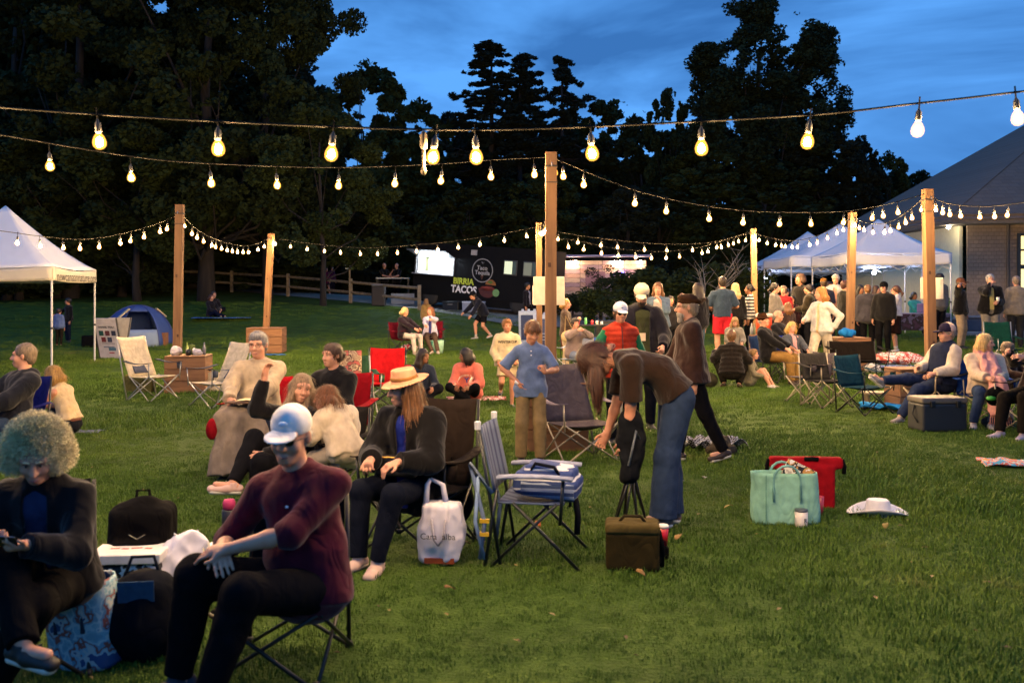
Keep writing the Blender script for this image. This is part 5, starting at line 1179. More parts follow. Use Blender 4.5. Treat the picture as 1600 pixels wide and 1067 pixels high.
# ================================================================== chairs, bags, blankets and other things
blackf = M('#0d0d0f', .45); tan_f = M('#8d8474', .4, metal=.3); silver = M('#9a9a98', .35, metal=.6)
def camp_chair(at, yaw, label, fabric='#151517', frame=None, w=.54, seat=.42, back=.86, lean=.12, arm=None, group=None, cup=True, sag=.05, panel=None, scale=1, armf=True, tag_=None):
    fr_m = frame or blackf; fm = Fb(fabric) if isinstance(fabric, str) else fabric; am = fm if arm is None else Fb(arm)
    t = thing('camp_chair', label, 'chair', at, math.radians(yaw), group); t.scale = (scale,)*3
    x = w/2; yf, yb = -.23, .21; r = .0095
    def L(a, b, nm='leg', r_=r): MB().tube([a, b], r_, 6).obj(nm, fr_m, t, True)
    # crossing tubes: front, back and both sides
    L((-x, yf-.02, 0), (x, yf, seat)); L((x, yf-.035, 0), (-x, yf-.015, seat)); L((-x, yb+.06, 0), (x*.9, yb, seat-.02)); L((x, yb+.075, 0), (-x*.9, yb+.015, seat-.02))
    for sg in (-1, 1):
        L((sg*x, yf, .01), (sg*x*.98, yb+.01, seat)); L((sg*(x+.014), yb+.06, .01), (sg*(x+.014), yf, seat))
        L((sg*x, yb+.06, 0), (sg*x*.95, yb+lean+.02, back), 'back_post', .011)
        if armf: L((sg*(x+.01), yf-.02, seat-.06), (sg*(x+.03), yf-.03, seat+.22), 'arm_post')
        for yy in (yf-.02, yb+.06): MB().lathe([(.02, 0), (.02, .025), (.012, .035)], (sg*x, yy, 0), n=8).obj('foot', M('#0a0a0a', .6), t, True)
    MB().sheet(lambda u, v: (x*.97*(2*u-1), yf+(yb-yf)*v, seat+.012-.03*v-sag*math.sin(PI*u)*math.sin(PI*min(1, v*.9+.1))*1.2-.02*(1-v)*abs(2*u-1)), 10, 8, .006).obj('seat', fm, t, True)
    MB().sheet(lambda u, v: (x*.93*(2*u-1)*(1-.04*v), yb+.03+(lean)*v+.05*math.sin(PI*u)*(1-.4*v), seat-.03+(back-seat+.035)*v-.018*math.sin(PI*u)*v), 10, 8, .006).obj('backrest', fm, t, True)
    if panel: MB().sheet(lambda u, v: (x*.45*(2*u-1)*(1-.3*v), yb+.012+lean*(.05+.9*v)+.05*math.sin(PI*(.25+.5*u)), seat+(back-seat)*(.05+.62*v)), 8, 6, .004).obj('back_panel', Fb(panel), t, True)
    if armf:
        for sg in (-1, 1):
            MB().sheet(lambda u, v: (sg*(x+.03)+(u-.5)*.085, yf-.05+(yb+.14-yf)*v, seat+.225+.02*v-.035*math.sin(PI*v)), 3, 8, .007).obj('armrest', am, t, True)
        if cup: MB().lathe([(.037, 0), (.043, .10), (.040, .10), (.034, .005)], (x+.045, yf+.02, seat+.10), n=12).obj('cup_holder', am, t, True)
    if tag_: MB().box((x*.2, yf-.03, seat-.09), (.09, .006, .11)).obj('care_tag', M(tag_, .7), t)
    return t
def blanket(at, w, d, mat, label, yaw=0, name='blanket', bump=.02, edge=.06, seed=1, cat=None, h=.012):
    r = random.Random(seed); ph = [r.uniform(0, 6) for _ in range(8)]
    def fn(u, v):
        e = edge*(math.sin(u*7+ph[0])+math.sin(v*6+ph[1]))*.5; x = (u-.5)*w+e*math.sin(v*4+ph[2]); y = (v-.5)*d+e*math.cos(u*5+ph[3])
        return (x, y, h+bump*(abs(math.sin(u*9+v*4+ph[4]))+abs(math.sin(v*11-u*5+ph[5])))*.6)
    o = MB().sheet(fn, 26, 20, .008).obj(name, mat, None, True, loc=at, rot=(0, 0, math.radians(yaw))); tag(o, label, cat or 'blanket'); return o
def tote(at, w, h, d, mat, label, yaw=0, handle=None, tilt=0, taper=.9, full=.6, cat='bag', name='tote_bag'):
    t = thing(name, label, cat, at, math.radians(yaw))
    V = []; n = 24; m = MB(); rings = []
    def ring(z, sx, sy, k):
        out = []
        for i in range(n):
            a = 2*PI*i/n; c, s = math.cos(a), math.sin(a); p = 5 if z < .1 else 3
            q = (abs(c)**p+abs(s)**p)**(-1/p); nz = 1+.05*float(vnoise(c*2+k, s*2+w*9, z*7)); out.append((c*q*sx*nz, s*q*sy*nz, z))
        return out
    zs = [0, .02, h*.25, h*.5, h*.75, h*.93, h]
    for i, z in enumerate(zs): rings.append(ring(z, w/2*(taper+(1-taper)*z/h)*(1 if i else .96), d/2*(1-.35*z/h*(1-full)), i*.7))
    for i, z in enumerate((h-.005, h*.9, h*.6)): rings.append([(x*.97, y*.94, z) for x, y, _ in rings[len(zs)-1-(0 if i < 2 else 2)]])
    for q in rings: V += q
    Fq = [tuple(range(n-1, -1, -1))]+[(i*n+k, i*n+(k+1) % n, (i+1)*n+(k+1) % n, (i+1)*n+k) for i in range(len(rings)-1) for k in range(n)]+[tuple((len(rings)-1)*n+k for k in range(n))]
    m.add(V, Fq).obj('bag_body', mat, t, True)
    hm_ = handle or mat
    for sg in (-1, 1):
        pts = [(w*.2*math.cos(a)*-1, sg*d*.36+sg*.02*math.sin(a), h*.86+(h*.30)*math.sin(a)) for a in np.linspace(0, PI, 9)]
        MB().tube([(-w*.2, sg*(d/2*.98), h*.45)]+pts+[(w*.2, sg*(d/2*.98), h*.45)], .010, 5).obj('handle', hm_, t, True)
    return t
def soft_bag(at, prims, mat, label, yaw=0, h=.012, post=None, cat='bag', name='bag'):
    t = thing(name, label, cat, at, math.radians(yaw)); sobj('bag_body', prims, h, mat, t, post or wrinkle(.012, 14, 3)); return t
def backpack(at, yaw, col, label, hgt=.46, w=.30):
    t = soft_bag(at, [Bx((0, .02, hgt*.44), (w*.36, .075, hgt*.34), .06, .02), Bx((0, -.09, hgt*.30), (w*.30, .03, hgt*.17), .04, .02), El((0, .01, hgt*.82), (w*.38, .09, hgt*.17), .04)], Fb(col), label, yaw, .012, cat='backpack', name='backpack')
    MB().tube([(-.04, .03, hgt*.93), (-.035, .03, hgt*1.05), (.035, .03, hgt*1.05), (.04, .03, hgt*.93)], .010, 6).obj('top_handle', Fb(col), t, True)
    for sg in (-1, 1): MB().tube([(sg*.08, .10, hgt*.85), (sg*.1, .16, hgt*.55), (sg*.09, .11, hgt*.15)], .016, 5).obj('shoulder_strap', Fb(col), t, True)
    MB().tube([(-w*.40, -.05, hgt*.62), (-w*.3, -.1, hgt*.66), (0, -.125, hgt*.56), (w*.3, -.1, hgt*.66), (w*.40, -.05, hgt*.62)], .004, 4).obj('zip', M('#555555', .4, metal=.5), t)
    return t
def cup(at, r, h, col, label, lid=None, name='cup', yaw=0, band=None):
    t = thing(name, label, 'cup', at, yaw); MB().lathe([(r*.78, 0), (r, h), (r*.92, h), (r*.72, .006)], n=16).obj('body', M(col, .35), t, True)
    if lid: MB().lathe([(r*1.04, h), (r*1.04, h+.012), (r*.9, h+.02)], n=16).obj('lid', M(lid, .4), t, True)
    return t

# -- foreground left
ch1 = gs(468, 342)
camp_chair(ch1+Vector((-.10, .05, 0)), -6, 'black folding chair under the man in maroon polo', '#0f1014', w=.50, seat=.32, back=.80, lean=.04, cup=False, armf=False)
camp_chair(gs(38, 340)+Vector((.0, .04, 0)), 20, 'black folding chair of the curly-haired woman at the left edge', '#101013', w=.54, seat=.42, back=.78, cup=False, armf=False)
camp_chair(gs(640, 232)+Vector((.05, .1, 0)), -22, 'black camp chair with tall dark brown back under the woman in straw hat', M('#241c17', .8, 'fabric'), w=.60, seat=.41, back=.98, lean=.14)
camp_chair(gs(462, 196)+Vector((.08, .12, 0)), -35, 'wide dark camp chair behind the man in maroon polo', '#1d1a19', w=.72, seat=.36, back=.80)
backpack(gs(222, 262)+Vector((0, 0, 0)), 8, '#0c0b0c', 'black backpack standing on the grass beside the white carton', .52, .33)
t = soft_bag(gs(222, 330), [El((0, 0, .17), (.20, .17, .19), .03), El((.02, 0, .31), (.14, .12, .10), .06)], Fb('#0d1018'), 'dark navy rounded bag on the grass between the two front chairs', 10, cat='bag')
MB().tube([(-.08, 0, .38), (-.05, .02, .47), (.05, .02, .47), (.08, 0, .38)], .009, 5).obj('handle', Fb('#20242c'), t, True)
MB().sheet(lambda u, v: ((u-.5)*.16, -.13-.02*v, .30+.1*v), 4, 3, .004).obj('side_pocket', Fb('#3d5570'), t)
bl_print = M('#6f98a8', .6, 'print', cols=['#7fa6b4', '#a7bcc0', '#6b93a5', '#8a4a40', '#86aab8', '#b3b7b4', '#2f4a78'], scale=9)
t = tote(gs(142, 335)+Vector((0, 0, 0)), .36, .40, .22, bl_print, 'pale blue laminated shopping bag with picture print beside the front-left chair', -12, M('#23364f', .6), full=.9)
t.rotation_euler = (math.radians(4), math.radians(-7), math.radians(-14))
for i in range(13): MB().box((-.165+.0275*i, -.104, .392), (.014, .012, .014)).obj('edge_stitch', M('#1b2740', .6), t)
for i in range(13): MB().box((-.168, -.106, .02+.028*i), (.012, .012, .014)).obj('edge_stitch', M('#1b2740', .6), t)
# black and white picnic bag with white carton and plastic bags
bw = M('#0d0d0d', .6, 'print', cells=1, cols=['#c9c7c4', '#101010', '#bdbab8', '#111111'], scale=46)
t = thing('picnic_bag', 'squat bag with black and white leaf print under the white carton', 'bag', gs(202, 272), .05)
sobj('bag_body', [Bx((0, 0, .10), (.17, .11, .07), .03, .01)], .012, bw, t, wrinkle(.006, 12, 5)); MB().tube([(-.1, -.15, .15), (-.08, -.16, .06), (.08, -.16, .06), (.1, -.15, .15)], .008, 5).obj('handle', M('#111111', .6), t)
t = thing('carton_box', 'flat white takeaway carton with red lettering lying on the patterned bag', 'box', gs(206, 272)+Vector((0, -.02, .205)), .08)
MB().box((0, 0, .03), (.40, .26, .055), bev=.005).obj('box_body', M('#d6d0cb', .6), t)
for k, (x, w_) in enumerate(((-.09, .05), (-.03, .04), (.03, .06), (.10, .04))): MB().box((x, .02-.012*(k % 2), .0585), (w_, .022, .001), rz=.15*(-1)**k).obj('red_print', M('#b03a34', .7), t)
for (px, s, w, h, lb, sd, cl) in ((292, 266, .19, .30, 'rumpled white plastic carrier bag beside the patterned picnic bag', 3, (.62, .60, .68)), (325, 275, .13, .27, 'clear plastic bag with food tubs behind the white carrier bag', 8, (.42, .40, .36)), (162, 270, .07, .17, 'crumpled white paper bag at the left end of the carton', 5, (.60, .56, .6))):
    q = [El((0, 0, h*.38), (w, w*.62, h*.42), .03), El((w*.2, 0, h*.75), (w*.5, w*.4, h*.35), .05), El((-w*.4, .02, h*.6), (w*.35, w*.3, h*.3), .04)]
    def pz(X, Y, Z, sd=sd): return .075*np.abs(vnoise(X*9+sd, Y*9, Z*6))+.025*np.abs(vnoise(X*24+sd, Y*24, Z*18))-.035
    t = soft_bag(gs(px, s), q, M(cl, .35), lb, 12*sd, .0085, pz, name='plastic_bag')
    if w > .1:
        for sg in (-1, 1): MB().tube([(sg*.05-.02, 0, h*.86), (sg*.07, .01, h*1.08), (sg*.03+.02, 0, h*.9)], .007, 5).obj('handle', M(cl, .4), t, True)
# -- woman in hat: bags
t = soft_bag(gs(690, 243), [El((0, 0, .19), (.14, .10, .20), .03), Bx((0, 0, .20), (.09, .05, .15), .04, .04)], M((.62, .58, .64), .4), 'white printed carrier bag beside the woman in straw hat', -5, .0085, lambda X, Y, Z: .045*np.abs(vnoise(X*9, Y*9, Z*6))+.02*np.abs(vnoise(X*22, Y*22, Z*14))-.02, name='carrier_bag')
for sg in (-1, 1): MB().tube([(sg*.07-.03, -.02, .34), (sg*.05-.04, -.01, .50), (-.07, 0, .535)], [.022, .018, .012], 6).obj('handle', M((.62, .58, .64), .4), t, True)
link('lettering', text_mesh('Cara  alba', .055, M('#25252c', .7), .001), t, (.0, -.150, .20), (PI/2, 0, 0))
MB().box((.0, -.092, .035), (.19, .02, .035)).obj('orange_band', M('#8a3c14', .6), t)
for sg in (-1, 1): MB().tube([(sg*.045, -.118, .30), (sg*.03, -.130, .18), (.0, -.132, .14)], .007, 5).obj('ribbon', M('#8f8b96', .6), t, True)
t = soft_bag(gs(712, 224)+Vector((.02, .12, .12)), [El((0, 0, .15), (.10, .07, .17), .03)], Fb('#0c0b0c'), 'black drawstring bag hanging on the back corner of the tall-backed chair', 0, .012); MB().tube([(0, 0, .3), (-.06, 0, .45)], .008, 5).obj('strap', Fb('#0c0b0c'), t)
hb = thing('handbag', 'black handbag with brass zip held on the lap of the woman in straw hat', 'handbag', gs(622, 240)+Vector((0, -.02, .56)), math.radians(-15))
sobj('bag_body', [Bx((0, 0, .05), (.12, .04, .045), .02, .01)], .008, M('#100e0f', .5), hb, wrinkle(.006, 14, 6)); MB().tube([(-.13, -.055, .11), (0, -.068, .115), (.13, -.055, .11)], .005, 5).obj('zip', M('#b8924a', .35, metal=.8), hb); MB().tube([(-.13, 0, .08), (-.16, -.04, -.1), (-.05, -.07, -.22), (.05, -.09, -.32)], .010, 5).obj('strap', M('#3a322e', .6), hb, True)
t = thing('thermos', 'dark thermos with pink rolled cloth in its mouth beside the long-haired woman', 'bottle', gs(358, 224)+Vector((0, 0, .10))); MB().lathe([(.045, 0), (.05, .02), (.05, .12), (.045, .125)], n=14).obj('body', M('#1b181b', .4), t, True); MB().lathe([(.02, .12), (.042, .13), (.045, .17), (.035, .195), (.01, .19)], n=12).obj('pink_top', M('#a8255a', .7), t, True)
MB().tube([(0, 0, 0), (.0, .02, -.1)], .01, 5).obj('stake', blackf, t)
# -- striped director chair (empty) with blue striped pad/backpack
st = thing('director_chair', 'empty blue-grey striped director chair seen from its side', 'chair', gs(846, 243)+Vector((-.02, .12, 0)), math.radians(80)); st.scale = (1, 1, .93)
dfm = M('#1c2128', .35, metal=.4); wb_ = M('#4d5a75', .9, 'stripe', axis=0, period=.10, second='#1d2b50', duty=.6)
for sg in (-1, 1):
    x = sg*.27
    for a, b in (((x, -.30, 0), (x, .12, .44)), ((x, .26, 0), (x, -.16, .44)), ((x, .20, .02), (x, .34, .95)), ((x, .30, 0), (x, .22, .52)), ((x, -.18, .30), (x, -.20, .60))):
        MB().tube([a, b], .0115, 6).obj('leg' if a[2] == 0 else 'frame_tube', dfm, st, True)
    MB().sheet(lambda u, v: (x+(u-.5)*.07, -.26+.48*v, .61+.012*math.sin(PI*v)), 3, 6, .022).obj('armrest', Fb('#8d93a8'), st, True)
    MB().tube([(x, .25, .50), (x, .40, .70), (x, .37, .60), (x, .30, .30), (x, .33, .05)], .014, 5).obj('side_strap', Fb('#6f7f9c'), st, True)
MB().sheet(lambda u, v: (.26*(2*u-1), -.20+.42*v, .435-.035*math.sin(PI*u)*math.sin(PI*v)), 8, 6, .012).obj('seat', wb_, st, True)
MB().sheet(lambda u, v: (.26*(2*u-1), .24+.09*v+.02*math.sin(PI*u), .50+.44*v), 8, 6, .012).obj('backrest', wb_, st, True)
for x in (-.27, .27): MB().lathe([(.02, 0), (.022, .05), (.017, .055)], (x, .345, .93), n=8).obj('post_cap', M('#b9bdc4', .5), st)
for z in (.22, .31): MB().box((-.27, .30, z), (.03, .06, .025)).obj('yellow_clip', M('#c29a1c', .5), st)
MB().tube([(-.27, .34, .62), (-.275, .36, .30), (-.27, .30, .05)], .013, 5).obj('hanging_strap', Fb('#7d93b5'), st, True)
MB().tube([(.2, -.22, .42), (.21, -.24, .25), (.2, -.235, .12)], .022, 5).obj('dangling_pouch', Fb('#15171d'), st, True)
stripe_m = M('#23386e', .85, 'stripe', axis=2, period=.062, second='#b9bcc4', duty=.8)
t = thing('striped_bag', 'blue bag with white stripes lying on the empty director chair', 'bag', gs(858, 243)+Vector((0, .10, .42)), math.radians(-12))
sobj('bag_body', [Bx((0, 0, .07), (.17, .13, .035), .035, .01, fr(0, 0, 8)), Bx((.02, 0, .14), (.13, .11, .02), .03, .02, fr(0, 0, 8))], .011, stripe_m, t, wrinkle(.010, 11, 9)); MB().tube([(-.1, -.13, .16), (-.06, -.15, .22), (.06, -.15, .20), (.1, -.13, .14)], .012, 5).obj('strap', Fb('#10131c'), t, True)
MB().sheet(lambda u, v: (-.15+.34*u, -.155-.01*math.sin(PI*v), .02+.1*v-.03*u), 6, 4, .02).obj('towel_fold', M('#7c8aa8', .9, 'stripe', axis=2, period=.045, second='#20345f', duty=.5), t, True)
# -- grey lounge chair
camp_chair(gs(908, 149), 24, 'empty grey sling camp chair with tan legs next to the boy', M('#4a4348', .9, 'fabric'), frame=tan_f, w=.62, seat=.40, back=.97, lean=.30, arm='#6d6470', sag=.07, cup=False)
# -- folded black camp chair held by the bending woman
fc = thing('folded_chair', 'collapsed black camp chair gripped by the bending woman', 'chair', gs(985, 216)+Vector((0, 0, 0)), .3)
r = random.Random(8)
for k in range(8):
    a = k*.8; MB().tube([(.15*math.cos(a), .11*math.sin(a), .0), (.05*math.cos(a+2.6), .05*math.sin(a+2.6), .62+.06*math.sin(k))], .0095, 6).obj('leg', blackf, fc, True)
    MB().lathe([(.017, 0), (.017, .03), (.01, .035)], (.15*math.cos(a), .11*math.sin(a), 0), n=7).obj('foot', M('#7a5a2a' if k % 3 == 0 else '#101010', .4), fc)
sobj('folded_fabric', [Cn((0, 0, .42), (0, .02, .82), .075, .085, .03), El((.05, 0, .62), (.05, .09, .17), .04)], .01, Fb('#14161a'), fc, wrinkle(.03, 13, 2)); MB().tube([(-.05, -.08, .5), (0, -.1, .75), (.08, -.06, .6)], .010, 5).obj('strap', Fb('#5d646c'), fc, True)
# -- olive cooler and red cup
t = thing('cooler_bag', 'olive brown hard-top cooler bag in front of the bending woman', 'cooler', gs(1050-62, 248), math.radians(-6))
sobj('bag_body', [Bx((0, 0, .125), (.145, .095, .10), .02, .008)], .011, Fb('#2e2612'), t, wrinkle(.004, 10, 3)); sobj('lid', [Bx((0, 0, .262), (.15, .10, .012), .02, .005)], .01, Fb('#4a3f22'), t)
MB().tube([(-.08, 0, .29), (-.05, 0, .325), (.05, 0, .325), (.08, 0, .29)], .010, 6).obj('handle', Fb('#2a2416'), t, True); MB().tube([(.155, -.06, .27), (.185, -.07, .15), (.18, -.02, .02)], .018, 5).obj('side_strap', Fb('#0e0d0b'), t, True); MB().box((.168, 0, .12), (.02, .14, .15), bev=.006).obj('side_pocket', Fb('#14120d'), t)
cup(gs(1036, 240)+Vector((.0, .0, .09)), .036, .115, '#b01224', 'red party cup standing beside the olive cooler', lid='#d8d0cc')
t = thing('cup_stand', 'small dark stand under the red cup', 'stand', gs(1036, 240)); MB().box((0, 0, .045), (.07, .07, .086), bev=.01).obj('block', Fb('#12110f'), t)
# -- mint tote, red bag, cups, hat, towel at right
mint = Fb('#7fae9a'); t = tote(gs(1226, 206), .50, .38, .20, mint, 'pale mint canvas tote standing on the open grass at right', -3, Fb('#6c9c98'), taper=1.0, full=.3)
MB().box((-.16, -.102, .19), (.006, .006, .36)).obj('seam', Fb('#5f8f80'), t)
t2 = thing('magazine', 'folded colour magazine sticking out of the mint tote', 'magazine', gs(1243, 206)+Vector((0, 0, .33)), .3); t2.rotation_euler = (0, .45, -.1); MB().box((0, 0, .04), (.22, .02, .15)).obj('pages', M('#a9a29a', .5, 'print', cols=['#d8d2c8', '#1d1d20', '#b98a4a', '#e2e0dd'], scale=12), t2)
t = soft_bag(gs(1264, 196)+Vector((0, .16, 0)), [Bx((.02, 0, .17), (.19, .055, .15), .03, .01), Bx((.02, 0, .36), (.27, .03, .025), .02, .03)], Fb('#8c0f18'), 'red roll-top bag behind the mint tote', -4, .012, wrinkle(.006, 9, 3))
for sg in (-1, 1): MB().tube([(sg*.29+.02, 0, .385), (sg*.31+.02, 0, .33), (sg*.305+.02, 0, .27)], .018, 5).obj('buckle_strap', Fb('#0f0d0e'), t, True)
MB().tube([(.0, -.05, .395), (.06, -.055, .40), (.11, -.05, .395)], .018, 5).obj('handle', Fb('#0f0d0e'), t, True)
t = thing('mug', 'white insulated mug standing in front of the mint tote', 'mug', gs(1252, 210)); MB().lathe([(.043, 0), (.047, .02), (.047, .115), (.042, .115), (.04, .01)], n=18).obj('body', M('#cfc6bd', .4), t, True); MB().lathe([(.048, .113), (.048, .128), (.03, .13)], n=18).obj('lid', M('#4a4f55', .3), t, True)
link('emblem', text_mesh('R', .045, M('#1d1d22', .6), .001), t, (.018, -.045, .05), (PI/2, 0, .35))
t = cup(gs(1281, 200), .032, .15, '#b8404a', 'pink tumbler leaning between the red bag and mint tote', name='tumbler')
def cowboy():
    t = thing('cowboy_hat', 'white cowboy hat lying on the grass at right', 'hat', gs(1372, 200), math.radians(-12)); w = M('#cfcac8', .6)
    def br(u, v):
        a = 2*PI*u; rr = .095+.115*v; x = rr*1.12*math.cos(a); y = rr*.85*math.sin(a); return (x, y, .028+.05*(abs(math.sin(a))**2)*v*v*1.1-.012*v*abs(math.cos(a)))
    MB().sheet(br, 40, 5, .006).obj('brim', w, t, True)
    sobj('crown', [Cn((0, 0, .03), (0, 0, .125), .088, .074, .01, 1.15, (1, 0, 0), cut=1), Cn((-.07, 0, .16), (.09, 0, .15), .030, None, .015, op='s')], .008, w, t); return t
cowboy()
tw_ = M('#3a8fa6', .9, 'print', cols=['#2f7fa0', '#c9502a', '#9fc0b0', '#d2644a', '#3f97a8', '#e07a3a'], scale=7)
blanket(gp(1585, 728), .62, .42, tw_, 'turquoise and orange printed towel on the grass at the right edge', -14, bump=.03, name='towel', cat='towel')
blanket(gp(1103, 706)+Vector((.1, .1, 0)), .62, .42, M('#141416', .9, 'plaid', second='#8a8d96', period=.022), 'black and white checked blanket heap behind the bearded man', 15, bump=.10, seed=4, h=.03)
t = soft_bag(gp(1125, 712), [El((0, 0, .07), (.17, .12, .08), .03), El((.06, .05, .11), (.1, .1, .09), .03)], Fb('#3a342c'), 'crumpled grey-brown jacket on the checked blanket', 20, .014, wrinkle(.04, 12, 6), name='jacket', cat='jacket')
# -- chairs in the left-middle
lz = Fb('#c3b59a')
camp_chair(gs(240, 94)+Vector((0, 0, 0)), 62, 'beige and grey padded lounger left of the planter box', lz, frame=silver, w=.60, seat=.40, back=1.02, lean=.30, arm='#3a3f4a', panel='#4f5360', scale=1.02)
camp_chair(gs(328, 101)+Vector((0, .2, 0)), -38, 'beige and grey padded lounger right of the planter box', lz, frame=silver, w=.60, seat=.38, back=.98, lean=.28, arm='#4a505c', panel='#4f5360', scale=1.0)
t = thing('pillow', 'white pillow clipped on the headrest of the left lounger', 'pillow', gs(218, 90)+Vector((-.12, .1, .92)), .6); sobj('cushion', [El((0, 0, 0), (.13, .06, .07), .02)], .012, Fb('#b9b7c2'), t)
t = soft_bag(gs(219, 88), [Bx((0, 0, .16), (.20, .10, .13), .03, .01)], Fb('#55502f'), 'olive square cooler bag on the grass left of the loungers', 5, .014, wrinkle(.02, 10, 2)); MB().tube([(-.15, -.135, .3), (0, -.15, .12), (.15, -.135, .3)], .012, 5).obj('strap', Fb('#37351f'), t)
t = tote(gs(329, 87), .36, .34, .14, Fb('#c9bba0'), 'cream paper shopping bag with dark straps by the planter box', -4, Fb('#3a342c'), full=.4)
blanket(gp(318, 607)+Vector((0, 0, 0)), .9, .45, M('#5a7fb8', .9, 'print', cols=['#2f549a', '#c9d0dc', '#3a62a8', '#dfe3ea'], scale=16), 'blue and white patterned mat at the foot of the planter box', 5, bump=.02)
blanket(gp(300, 604)+Vector((-.02, -.05, .03)), .55, .28, Fb('#15182c'), 'navy folded jacket on the patterned mat', 8, bump=.04, name='folded_jacket', cat='jacket', seed=7)
top = PA[0]+Vector((.22, 0, .655))
for dx, dy, rr, hh, c, lb in ((-.20, -.1, .10, .16, '#bdb6b8', 'rumpled white bag on the left planter box'), (.18, -.12, .09, .12, '#a9a6b2', 'small pale cloth bundle on the left planter box'), (.0, .12, .07, .2, '#5d6a3a', 'green snack bag standing on the left planter box')):
    t = soft_bag(top+Vector((dx, dy, 0)), [El((0, 0, hh*.45), (rr, rr*.8, hh*.5), .02)], Fb(c), lb, 0, .014, wrinkle(.04, 16, len(lb)))
cup(top+Vector((.05, -.18, 0)), .05, .11, '#1c1c1e', 'black mug on the left planter box')
for dx, c, lb in ((-.05, '#8fa63a', 'green bottle on the left planter box'), (.26, '#6d6f78', 'grey bottle on the left planter box')):
    t = thing('bottle', lb, 'bottle', top+Vector((dx, .05, 0))); MB().lathe([(.03, 0), (.032, .12), (.012, .18), (.012, .22)], n=10).obj('body', M(c, .3), t, True)
blanket(gp(432, 556)+Vector((0, .0, 0)), .5, .25, Fb('#2f5490'), 'blue cloth on the grass by the planter box behind the grey-haired man', 10, bump=.03, seed=3, name='cloth', cat='cloth')
RED = '#96101c'
camp_chair(gs(402, 154)+Vector((0, .12, 0)), 4, 'red camp chair under the grey-haired man', RED, w=.62, seat=.42, back=.86)
camp_chair(gs(517, 157)+Vector((0, .12, 0)), -14, 'dark red camp chair under the woman in black fleece', '#7c0d18', w=.60, seat=.42, back=.92)
camp_chair(gs(597, 104)+Vector((0, .1, 0)), -4, 'empty bright red camp chair behind the woman in straw hat', '#c01c20', w=.60, seat=.42, back=.92, arm='#8e1420')
camp_chair(gs(552, 112)+Vector((0, .1, 0)), 20, 'green camp chair with a blanket over its back', '#2c4a36', frame=silver, w=.6, seat=.42, back=.86)
o = MB().sheet(lambda u, v: (-.24+.5*u, .32+.12*(v-.5)+.05*math.sin(u*14)*v, .92-abs(v-.5)*.9+.02), 14, 10, .01).obj('blanket', M('#8d7a66', .9, 'print', cols=['#6b5446', '#a9967c', '#4f3b33', '#9a4f4a'], scale=10), None, True, loc=gs(537, 112), rot=(0, 0, .2)); tag(o, 'woven brown fringed blanket hung over the green chair', 'blanket')
t = soft_bag(gs(332, 168)+Vector((0, 0, .40)), [El((0, 0, .08), (.06, .06, .10), .02)], Fb('#7c0d18'), 'red and black cup pouch at the left arm of the grey-haired man', 0, .012)
camp_chair(gs(632, 58), 55, 'maroon camp chair of the blonde woman in dark cardigan', '#5f1220', w=.58)
camp_chair(gs(672, 57), -12, 'maroon camp chair of the woman in white top', '#6a1424', w=.58)
t = thing('basket', 'pale mint bucket bag in front of the two women on maroon chairs', 'basket', gs(684, 57)+Vector((0, -.25, 0))); MB().lathe([(.16, 0), (.19, .36), (.175, .36), (.15, .01)], n=16).obj('body', Fb('#8fb8a0'), t, True); MB().tube([(-.12, -.16, .34), (-.13, -.19, .16), (-.02, -.18, .04)], .02, 5).obj('handle', Fb('#3a7c74'), t)
t = soft_bag(gs(640, 55), [El((0, 0, .08), (.25, .12, .09), .03)], M('#8c1c22', .8, 'print', cols=['#7a1a20', '#a8a09a', '#2a1416'], scale=9), 'red and white bundle under the maroon chairs', 0, .02)
blanket(gs(735, 95)+Vector((.1, .1, 0)), .95, .6, M('#7c1e24', .9, 'print', cols=['#8f3038', '#b98a8a', '#6a1620', '#c9a9a2'], scale=8), 'red striped picnic blanket under the woman in coral sweatshirt', 8, bump=.025)
camp_chair(gs(-6, 158)+Vector((0, .1, 0)), -30, 'royal blue camp chair of the man at the left edge', '#1c1f5e', w=.6, seat=.40, back=.9)
blanket(gp(125, 677), .5, .3, Fb('#5c6470'), 'grey mat corner under the kneeling blonde woman', 12, bump=.012)
# blue dome tent with dark chair inside
dt = thing('dome_tent', 'blue beach dome tent with open front on the lawn at left', 'tent', gp(205, 542)+Vector((0, .5, 0)), math.radians(55)); R_ = 1.05; hh = 1.22
dm1, dm2 = M((.24, .34, .52), .7, 'canopy', key='d1'), M((.045, .09, .30), .7, 'canopy', key='d2')
for i in range(6):
    a0, a1 = i*PI/3+PI/6, (i+1)*PI/3+PI/6
    def fn(u, v, a0=a0, a1=a1):
        ph = v*PI/2*.985; c0 = Vector((math.cos(a0), math.sin(a0), 0)); c1 = Vector((math.cos(a1), math.sin(a1), 0)); c = c0.lerp(c1, u); return (c.x*R_*math.cos(ph), c.y*R_*math.cos(ph), hh*math.sin(ph))
    if i == 3: MB().sheet(lambda u, v, fn=fn: fn(u, .0+v*.28), 6, 4, .006).obj('front_sill', dm1, dt, True); MB().sheet(lambda u, v, fn=fn: fn(u, .66+v*.34), 6, 4, .006).obj('front_awning', dm2, dt, True)
    else: MB().sheet(fn, 6, 10, .006).obj('tent_panel', dm1 if i % 2 else dm2, dt, True)
    MB().tube([(R_*math.cos(a0)*math.cos(q)*1.01, R_*math.sin(a0)*math.cos(q)*1.01, hh*math.sin(q)*1.01) for q in np.linspace(0, PI/2, 9)], .012, 5).obj('tent_pole', M((.03, .05, .2), .5), dt, True)
for sg in (-1, 1): MB().box((sg*.62, -.25, 1.0), (.42, .1, .03), R=Matrix.Rotation(sg*.65, 3, 'Y')).obj('rolled_flap', Fb('#b3a88c'), dt)
